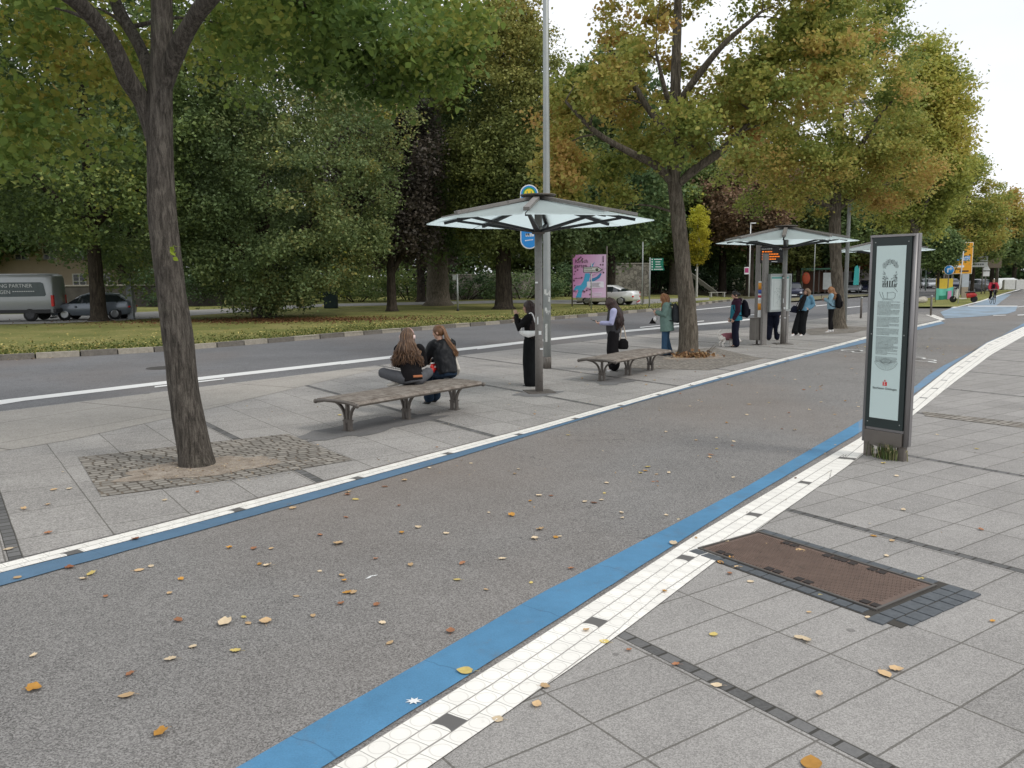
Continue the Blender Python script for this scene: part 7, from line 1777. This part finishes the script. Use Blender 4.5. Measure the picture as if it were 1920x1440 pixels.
# the verge and the far right
park('young dark green tree with banner tied to its trunk', 1757, 562, 2.6, 5.4, 1.35, LM_DARK, tfd(22, .55), 17.0, .13, .55, 75, .2, 120, clear=3.0, tw=20, flare=.3, group='trees on the grass verge')
park('fresh green tree with a forked trunk behind the red scooter', 1822, 551, 3.2, 7.0, 2.5, LM_DARK, lambda p: .72 + .25 * nz3(p, .5, 3), 18.0, .2, .75, 75, .25, 180, clear=4.2, tw=24, flare=.3, group='trees on the grass verge')
park('deep green tree over the cyclist', 1858, 546, 3.6, 7.6, 3.2, LM_DARK, tfd(25, .62), 20.0, .25, .9, 70, .32, 170, clear=4.6, tw=20, flare=.3, group='trees on the grass verge')
park('dark tree at the right hand edge of the street', 1900, 541, 3.6, 8.6, 3.6, LM_DARK, tfd(26, .4), 21.0, .3, 1.0, 65, .36, 170, clear=5, tw=20, flare=.3, group='trees on the grass verge')
park('farthest tree closing the right side of the view', 1930, 537, 4.0, 9.5, 4.6, LM_BACK, tfd(27, .7), 22.0, .35, 1.3, 60, .45, 170, clear=6, tw=20, flare=.3, group='trees on the grass verge')

# ---- the wood behind: copies of three tall trees
wa = park('tall woodland tree at the far left behind the cream house', 0, 0, 3.0, 27, 9.5, LM_BACK, tfd(30, .55), 30.0, .5, 1.6, 75, .5, 260, base=(-58, 92, 0), group=WOOD, name='woodland_tree', clear=6)
wb = park('woodland tree with rounder green crown left of the bole', 0, 0, 2.0, 22, 9.0, LM_DARK, tfd(33, .42), 31.0, .5, 1.5, 75, .46, 260, base=(-30, 98, 0), group=WOOD, name='woodland_tree', clear=5)
wc = park('brownish woodland tree above the broad oval tree', 0, 0, 2.0, 26, 8.0, LM_OVAL, tfd(36, .5), 32.0, .5, 1.5, 75, .46, 250, base=(-18, 102, 0), group=WOOD, name='woodland_tree', clear=5)
spots = [(wb, -50, 112, 1.1, 'woodland tree behind the silver hatchback'), (wa, -42, 90, .95, 'woodland tree between the near bole and the house'),
         (wa, -8, 104, .9, 'woodland tree between the oval and the purple trees'), (wc, 2, 108, .88, 'woodland tree behind the thick boled tree'),
         (wb, 10, 112, 1.0, 'woodland tree behind the first shelter canopy'), (wa, 20, 116, .78, 'woodland tree above the pink billboard'),
         (wb, 32, 122, .82, 'woodland tree behind the old stone wall'), (wc, 43, 128, .68, 'woodland tree behind the slender yellow tree'),
         (wb, 54, 134, .66, 'woodland tree behind the second shelter'), (wa, 66, 140, .56, 'woodland tree far beyond the blue car'),
         (wb, 80, 146, .56, 'woodland tree at the far end of the bus road'), (wc, 96, 150, .58, 'woodland tree far behind the orange signs'),
         (wa, 112, 150, .6, 'woodland tree far behind the cyclist'), (wb, -72, 100, 1.05, 'woodland tree at the left picture edge')]
for k, (o, x_, y_, s_, lb) in enumerate(spots): dup(o, lb, (x_, y_, 0), k * 1.3, WOOD, s_)
# undergrowth at the wood's edge
def shrub(label, u, v, w_, h_, leafm, tf, seed, size=.2, base=None, per=70, cnt=60, depth=None):
    b = V(base) if base is not None else G(u, v, .03)
    t = thing('shrub', label, 'shrub', b, 0, 'shrubs along the edge of the wood')
    cl = clumps_in([(0, 0, h_ * .48, w_, depth or w_ * .7, h_ * .52, cnt)], seed, -.5, .4, .5)
    cl = [p for p in cl if p.z > .1]
    st = MB()
    for p in rng.sample(cl, min(10, len(cl))): st.tube(smooth_path([V((p.x * .2, p.y * .2, -.05)), V((p.x * .5, p.y * .5, p.z * .6)), p], 3), [.06, .05, .045, .035, .03, .02, .01], 5)
    st.build('stem', BARK_D, t)
    link('foliage', foliage('foliage', cl, .75, per, size, tf, seed, zmin=.02), leafm, t)
    return t
sh = [(610, 564, 4.2, 3.6, LM_DARK, .4, 'shrub behind the dark green cabinet'), (672, 566, 4.0, 3.4, LM_DARK, .75, 'bright green shrub left of the forked trunk'), (770, 563, 4.0, 3.2, LM_DARK, .7, 'green shrub right of the forked trunk'),
      (872, 562, 4.4, 3.2, LM_BACK, .5, 'dark shrub right of the thick bole'), (560, 566, 4.0, 4.0, LM_BACK, .4, 'dark shrub behind the broad oval tree'), (430, 572, 4.2, 3.0, LM_BACK, .4, 'low dark shrub behind the tree stakes'),
      (330, 574, 4.2, 3.0, LM_BACK, .3, 'dark shrub right of the grey column'), (980, 560, 4.4, 2.6, LM_BACK, .6, 'grey green shrub behind the first shelter post'), (1060, 556, 4.0, 3.6, LM_BACK, .4, 'dark shrub behind the pink billboard'),
      (1230, 549, 5.0, 3.6, LM_BACK, .2, 'dark shrub behind the green direction sign'), (1330, 546, 5.0, 3.4, LM_BACK, .2, 'dark shrub behind the park bench'), (1400, 545, 5.5, 3.4, LM_BACK, .3, 'dark shrub beside the pink notice'),
      (1470, 543, 6, 3.4, LM_BACK, .4, 'dark shrub behind the map case'), (1540, 541, 5.0, 3.0, LM_BACK, .5, 'dark shrub behind the leaning woman')]
for k, (u, v, w_, h_, lm, mt, lb) in enumerate(sh): shrub(lb, u, v, w_, h_, lm, tfd(50 + k, mt, .3), 50.0 + k * 3)
# the wood itself, farther back: one uncountable mass of leaves
cl = []
for k in range(2000):
    x_ = rng.uniform(-130, 175); y_ = 122 + max(0, x_) * .32 + rng.uniform(0, 8); h_ = (19 if x_ < 5 else 11 + 3 * math.sin(x_ * .2)) * (1 - .25 * (noise.noise((x_ * .07, 3, 1)) + .3))
    cl.append(V((x_, y_, rng.uniform(.0, 1) ** .8 * h_)))
o = link('distant_woodland', foliage('distant_woodland', cl, 2.3, 60, .75, lambda p: .35 + .4 * nz3(p, .1, 70), 70.0), LM_BACK)
o['kind'] = 'stuff'; o['label'] = 'dense far wood closing the view behind the park'; o['category'] = 'woodland'

# suckers and dry leaves at the foot of the second lime
tw = thing('tree_suckers', 'dry twigs and brown leaves piled against the second bole', 'twigs', b2 + V((.15, -.05, .014)))
mb = MB()
for _ in range(12):
    a = rng.uniform(-1.0, .8); l = rng.uniform(.2, .48); p = V((math.cos(a) * .32, math.sin(a) * .3 - .1, 0)); q = p + V((math.cos(a) * l * .9, rng.uniform(-.1, .1), l * .8))
    mb.tube([p, p.lerp(q, .5) + V((0, 0, .03)), q], [.006, .004, .002], 4)
mb.build('twig', BARK_M, tw)
cpile = np.array([[rng.gauss(-.05, .26), rng.gauss(-.28, .14), abs(rng.gauss(0, .055)) + .01] for _ in range(330)])
link('leaf_pile', leaves_mesh('leaf_pile', cpile, nr.uniform(.05, .11, 330), nr.uniform(0, 1, 330), .2, 'heart'), leaf_mat('dry_leaves', [(0, (.13, .06, .03)), (.5, (.26, .14, .06)), (1, (.40, .27, .14))], .15, 1.0), tw)
# crown of the staked sapling
link('crown', leaves_mesh('crown', cs, nr.uniform(.08, .16, 160), nr.uniform(.2, .7, 160), .3), LM_OVAL, YT)
# ---------------------------------------------------------------- fallen leaves
def leaf_one(seed, curl):
    """one fallen lime leaf: heart shaped blade, cupped along the midrib, with its stalk"""
    r_ = random.Random(seed); n = 9; L_, R_ = [], []
    mb = MB(); w0 = r_.uniform(.40, .52)
    for i in range(n):
        f = i / (n - 1); w_ = w0 * (math.sin(math.pi * min(1, f * .92 + .10)) ** .75) * (1 - f * .25) if i < n - 1 else 0.0
        mid = V((f - .5, 0, .03 + curl * .55 * (f - .5) ** 2 + r_.uniform(-.012, .012)))
        a = mid + V((-.04 * (i == 0), w_, curl * (.30 + r_.uniform(-.12, .12)) * w_ * 1.4)); b = mid + V((-.04 * (i == 0), -w_, curl * (.30 + r_.uniform(-.2, .12)) * w_ * 1.4))
        L_.append((mid, a, b))
    vs = []
    for q in L_: vs += list(q)
    fs = []
    for i in range(n - 1):
        o = 3 * i; fs += [(o, o + 3, o + 4, o + 1), (o + 2, o + 5, o + 3, o)]
    mb.add(vs, fs, 0, True)
    mb.tube([(-.5, 0, .03), (-.72, r_.uniform(-.1, .1), .07), (-.95, r_.uniform(-.2, .2), .04)], [.016, .012, .010], 4)
    return mb.mesh('fallen_leaf')
LCOL = {'tan': ((.52, .36, .20), 'tan'), 'cream': ((.66, .53, .36), 'pale cream'), 'yellow': ((.60, .47, .16), 'yellow'), 'orange': ((.50, .26, .06), 'orange'), 'brown': ((.25, .105, .055), 'brown'), 'rust': ((.36, .17, .09), 'rusty')}
LMAT = {}
for k, (c_, _) in LCOL.items():
    m = M('fallen_leaf_' + k, .7, 0, .2); n_ = m.noise(3, 4, .6); inf = m.node('ShaderNodeObjectInfo')
    cc_ = m.scale(c_, n_ * .45 + X(m.nt, inf.outputs['Random']) * .4 + .6); m.color(cc_); LMAT[k] = m.m
PROTO = {}
for k in LCOL:
    for s_ in range(3):
        me = leaf_one(s_ * 7 + len(k), (.25, .7, 1.1)[s_]); me.materials.append(LMAT[k]); PROTO[k, s_] = me
GRP = 'fallen leaves lying about the pavement'
def surface(p):
    s_ = p.x * math.sin(AZ) + p.y * math.cos(AZ); t_ = p.x * math.cos(AZ) - p.y * math.sin(AZ)
    if t_ < -6.75: return 'on the bus platform slabs', .012
    if t_ < -6.5: return 'on the white kerb pavers', .016
    if t_ < -6.33: return 'on the left blue band', .012
    if t_ < -3.04: return 'on the cycle street asphalt', .006
    if t_ < -2.70: return 'on the right blue band', .014
    if t_ < -2.33: return 'on the white tactile pavers', .018
    return 'on the granite pavement slabs', .012
cnt_ = {}
def drop(u, v, kind, size=.075, label=None, form=None, zadd=0.0):
    p = G(u, v); where, z = surface(p); form = rng.randrange(3) if form is None else form
    o = bpy.data.objects.new('fallen_leaf', PROTO[kind, form]); col.objects.link(o)
    s_ = size * rng.uniform(.60, .88); o.location = (p.x, p.y, z - .002 + zadd); o.rotation_euler = (rng.uniform(-.10, .10), rng.uniform(-.10, .10), rng.uniform(0, 6.28)); o.scale = (s_, s_ * rng.uniform(.8, 1.1), s_)
    near = 'near' if p.y < 5.5 else ('middle distance' if p.y < 10 else 'far off')
    shape = ('flat', 'curled', 'tightly curled')[form]
    tag(o, label or f'{shape} {LCOL[kind][1]} leaf {where}, {near}', 'fallen leaf', GRP)
known = [(870, 1262, 'yellow', .11, 'large yellow leaf lying half on the blue band by the white pavers', 0), (1007, 1324, 'tan', .09, 'tan leaf on the first slab right of the white pavers', 1), (932, 1352, 'cream', .075, 'cream leaf at the edge of the near white pavers', 0), (1023, 1291, 'tan', .07, None, 1), (1132, 1206, 'yellow', .085, 'pale yellow leaf on the corner of the white pavers', 0), (1100, 1186, 'tan', .07, None, 1),
 (1512, 1203, 'cream', .11, 'pair of cream leaves crossed on a slab near the utility cover', 1), (1500, 1198, 'cream', .08, None, 0), (1660, 1268, 'tan', .12, 'broad tan leaf at a slab corner, right foreground', 0), (1682, 1259, 'tan', .09, None, 1), (1338, 1192, 'yellow', .07, 'small yellow leaf left of the utility cover setts', 0), (1521, 1434, 'orange', .13, 'golden leaf cut by the bottom edge of the photo', 0), (1342, 1288, 'cream', .09, 'cream leaf lying on the dark sett course', 0), (1536, 1305, 'tan', .06, None, 2),
 (1860, 1168, 'orange', .06, 'small orange leaf on a joint near the right edge', 1), (1637, 1007, 'orange', .075, 'bright orange leaf on the sett course above the utility cover', 0), (1662, 1044, 'cream', .07, 'cream leaf on the slab above the utility cover', 0), (1672, 1017, 'tan', .08, None, 1), (1840, 996, 'rust', .07, None, 2), (1266, 1250, 'rust', .06, None, 2), (1180, 1222, 'rust', .06, None, 2),
 (300, 1378, 'orange', .08, 'single rusty orange leaf in the left foreground asphalt', 2), (235, 1306, 'tan', .11, 'lobed tan leaf left foreground, beside the orange one', 0), (65, 1294, 'orange', .11, 'twisted orange leaf at the lower left', 2), (243, 1267, 'rust', .07, 'dark orange curled leaf above the lobed tan leaf', 2), (62, 1232, 'cream', .08, None, 2), (318, 1238, 'cream', .085, None, 1), (362, 1213, 'cream', .075, None, 0), (440, 1222, 'yellow', .07, None, 1), (845, 1185, 'rust', .08, 'rust brown curled leaf left of the blue band', 2), (732, 1206, 'tan', .075, None, 0),
 (336, 1166, 'rust', .085, None, 2), (420, 1171, 'cream', .11, 'long curled silver leaf on the asphalt', 2), (458, 1159, 'yellow', .07, None, 1), (498, 1166, 'tan', .11, None, 1), (466, 1170, 'tan', .06, None, 0), (587, 1157, 'tan', .07, None, 1), (718, 1170, 'cream', .065, None, 1), (705, 1136, 'rust', .065, None, 2), (662, 1113, 'tan', .09, None, 1), (650, 1113, 'orange', .08, None, 1), (555, 1119, 'tan', .06, None, 0), (640, 1133, 'rust', .06, None, 2), (317, 1114, 'tan', .075, None, 1), (198, 1120, 'rust', .065, None, 1), (340, 1088, 'orange', .06, None, 2), (170, 1078, 'yellow', .10, 'bright yellow leaf near the left blue band', 1), (155, 1087, 'cream', .10, None, 2), (262, 1070, 'tan', .09, None, 0), (283, 1063, 'cream', .07, None, 0), (132, 1066, 'brown', .085, None, 2), (34, 1085, 'tan', .08, 'tan leaf lying across the left blue band', 0),
 (500, 1062, 'cream', .11, None, 2), (486, 1060, 'orange', .06, None, 2), (640, 1080, 'tan', .07, None, 1), (645, 1090, 'orange', .065, None, 2), (705, 1049, 'rust', .06, None, 2), (770, 1061, 'tan', .07, None, 1), (866, 1058, 'rust', .075, None, 1), (856, 1088, 'yellow', .065, None, 0), (943, 1049, 'cream', .085, None, 1), (996, 1093, 'yellow', .06, None, 0), (912, 1107, 'tan', .05, None, 1), (600, 1072, 'cream', .05, None, 0), (1012, 994, 'tan', .10, 'long tan leaf in mid asphalt', 2), (635, 1020, 'tan', .11, None, 1), (600, 1004, 'rust', .07, None, 1), (753, 1000, 'orange', .07, None, 2), (960, 968, 'orange', .09, None, 2), (785, 990, 'cream', .08, None, 2), (1165, 962, 'cream', .07, None, 1), (1096, 942, 'cream', .07, None, 1), (550, 954, 'tan', .09, None, 1), (430, 1028, 'orange', .07, None, 2), (475, 1030, 'rust', .07, None, 1), (508, 1030, 'tan', .06, None, 1),
 (1360, 1040, 'tan', .09, 'tan leaf at the far corner of the utility cover', 0), (1352, 1058, 'orange', .09, 'orange leaf at the near left corner of the utility cover', 1), (1372, 1049, 'orange', .08, None, 2), (1385, 1067, 'tan', .075, None, 1), (1408, 1093, 'cream', .08, 'cream leaf on the slab left of the utility cover', 0), (1363, 1019, 'cream', .07, None, 1), (1435, 1024, 'tan', .07, None, 0), (1448, 1031, 'cream', .06, None, 0), (1465, 1022, 'rust', .07, None, 2), (1502, 1036, 'tan', .09, None, 1), (1518, 1080, 'yellow', .055, None, 0), (1537, 1099, 'cream', .06, None, 0), (1540, 1120, 'yellow', .05, None, 1), (1627, 1160, 'cream', .065, None, 0), (1725, 1089, 'yellow', .065, None, 1), (1516, 1151, 'tan', .05, None, 1), (1368, 1078, 'rust', .06, None, 2), (1245, 1113, 'orange', .06, None, 2), (1262, 1022, 'cream', .09, 'pale leaf where the blue band meets the white pavers', 1), (1305, 1012, 'tan', .06, None, 0),
 (100, 920, 'tan', .13, None, 0), (130, 918, 'cream', .10, None, 0), (90, 948, 'tan', .08, None, 1), (45, 957, 'tan', .09, None, 2), (92, 1001, 'rust', .08, None, 1), (15, 1032, 'cream', .10, None, 0), (310, 940, 'cream', .07, None, 1), (370, 925, 'rust', .07, None, 2), (118, 886, 'cream', .06, None, 0), (255, 1013, 'brown', .08, 'brown leaf on the left blue band', 2), (820, 840, 'rust', .06, None, 1), (1640, 853, 'tan', .07, None, 1)]
for u, v, k, s_, lb, fm in known: drop(u, v, k, s_, lb, fm)
kinds = ['tan', 'tan', 'cream', 'cream', 'cream', 'rust', 'orange', 'yellow', 'brown']
nk = len(known)
tries = 0
while nk < 290 and tries < 4000:
    tries += 1
    r_ = rng.random()
    if r_ < .62: s_, t_ = 5 + 26 * rng.random() ** 1.2, rng.uniform(-6.4, -3.1)
    elif r_ < .86: s_, t_ = 5 + 22 * rng.random(), rng.uniform(-11.5, -6.9)
    else: s_, t_ = 4 + 12 * rng.random(), rng.uniform(-2.2, 3)
    p = S(s_, t_); dz = EYE; 
    if p.y < 5.6 or (r_ >= .86 and p.y < 6.6): continue
    q = p / p.y
    cp, sp = math.cos(PITCH), math.sin(PITCH); f = p.y * cp + EYE * sp; dn = -p.y * sp + EYE * cp
    u, v = 960 + p.x / f * F_PX, 720 + dn / f * F_PX
    if not (0 < u < 1920 and v < 1440): continue
    if 100 < u < 480 and 600 < v < 880: continue
    drop(u, v - .0095 * (u - 960), rng.choice(kinds), rng.uniform(.05, .085)); nk += 1
# litter nobody could count: yellow leaves on the lawn, dark leaf mould under the oval tree, specks on the platform
P_, T_, S_ = [], [], []
kx = [p for p in kerb]
for _ in range(4200):
    i = rng.randrange(len(kx) - 3); f = rng.random(); a = kx[i].lerp(kx[i + 1], f); d = abs(rng.gauss(0, 4.2)) + .05
    p = a + V((-.55, .83, 0)) * d
    if noise.noise((p.x * .25, p.y * .25, 2)) < -.25: continue
    P_.append((p.x, p.y, lz + .015)); T_.append(rng.uniform(.3, 1)); S_.append(rng.uniform(.04, .085))
link('lawn_leaf_litter', leaves_mesh('lawn_leaf_litter', np.array(P_), np.array(S_), np.array(T_), 2.0), leaf_mat('yellow_litter', [(0, (.20, .15, .05)), (.6, (.48, .38, .11)), (1, (.62, .52, .20))], .1, 1.0), None, 'yellow leaves strewn over the lawn edge', 'stuff')
P_, T_, S_ = [], [], []
c0 = G(500, 600)
for _ in range(7000):
    a = rng.uniform(0, 6.28); r_ = abs(rng.gauss(0, 2.6)); P_.append((c0.x + 1.2 + 2.2 * r_ * math.cos(a), c0.y - .8 + r_ * .8 * math.sin(a), lz + .02)); T_.append(rng.random()); S_.append(rng.uniform(.06, .13))
link('leaf_mould', leaves_mesh('leaf_mould', np.array(P_), np.array(S_), np.array(T_), 1.6), leaf_mat('brown_litter', [(0, (.09, .04, .022)), (.6, (.16, .075, .035)), (1, (.24, .13, .06))], .05, 1.0), None, 'rust brown leaf mould under the broad oval tree', 'stuff')
P_, T_, S_ = [], [], []
for _ in range(1500):
    s_, t_ = rng.uniform(6, 46), rng.uniform(-12, -2.0) if rng.random() < .8 else rng.uniform(-2.2, 8)
    p = S(s_, t_, .016); P_.append(tuple(p)); T_.append(rng.random()); S_.append(rng.uniform(.012, .035))
for _ in range(420):
    a = rng.uniform(0, 6.28); r_ = rng.uniform(.15, 1.1); c_ = G(385, 880); P_.append((c_.x + r_ * math.cos(a) * 1.1, c_.y + r_ * math.sin(a) * .7, .018)); T_.append(rng.random()); S_.append(rng.uniform(.01, .03))
for _ in range(500):
    f = rng.random(); a = kx[1].lerp(kx[-3], f); p = a + V((rng.uniform(0, .5), -rng.uniform(0, .5), .02)); P_.append(tuple(p)); T_.append(rng.random()); S_.append(rng.uniform(.03, .08))
link('leaf_crumbs', leaves_mesh('leaf_crumbs', np.array(P_), np.array(S_), np.array(T_), 3.0), leaf_mat('crumb_litter', [(0, (.14, .08, .05)), (.5, (.34, .24, .14)), (1, (.55, .46, .32))], .05, 1.0), None, 'crumbs of dry leaves over the paving', 'stuff')
# bird droppings and the white splash on the blue band
mb = MB()
c_ = G(776, 1314, .013)
pts = []
for k in range(16): a = 2 * math.pi * k / 16; r_ = .035 if k % 2 else .016; pts.append((c_.x + r_ * 1.3 * math.cos(a), c_.y + r_ * math.sin(a)))
mb.prism(pts, .0125, .0135); mb.build('white_splash', WHITEP, kind='structure')
mb = MB(); 
for u, v, l in [(690, 1082, .07), (700, 1079, .03)]:
    p = G(u, v, .005); mb.prism([(p.x - .012, p.y - l * .4), (p.x + .014, p.y - l * .2), (p.x + .03, p.y + l * .6), (p.x + .008, p.y + l * .3)], .003, .005)
mb.build('white_splash', WHITEP, kind='structure')
# blades of grass along the kerb so that the lawn edge is not a clean line
P_, T_, S_ = [], [], []
for _ in range(7000):
    i = rng.randrange(len(kx) - 2); a = kx[i].lerp(kx[i + 1], rng.random()); p = a + V((-.55, .83, 0)) * (.2 + abs(rng.gauss(0, 1.8))); P_.append((p.x, p.y, lz + .03)); T_.append(rng.random()); S_.append(rng.uniform(.04, .10))
link('grass', leaves_mesh('grass', np.array(P_), np.array(S_), np.array(T_), -.2), leaf_mat('grass_blades', [(0, (.06, .09, .02)), (.6, (.13, .15, .035)), (1, (.24, .21, .08))], .2, 1.0), None, 'tufts of short grass along the lawn edge', 'stuff')
bpy.context.view_layer.update()
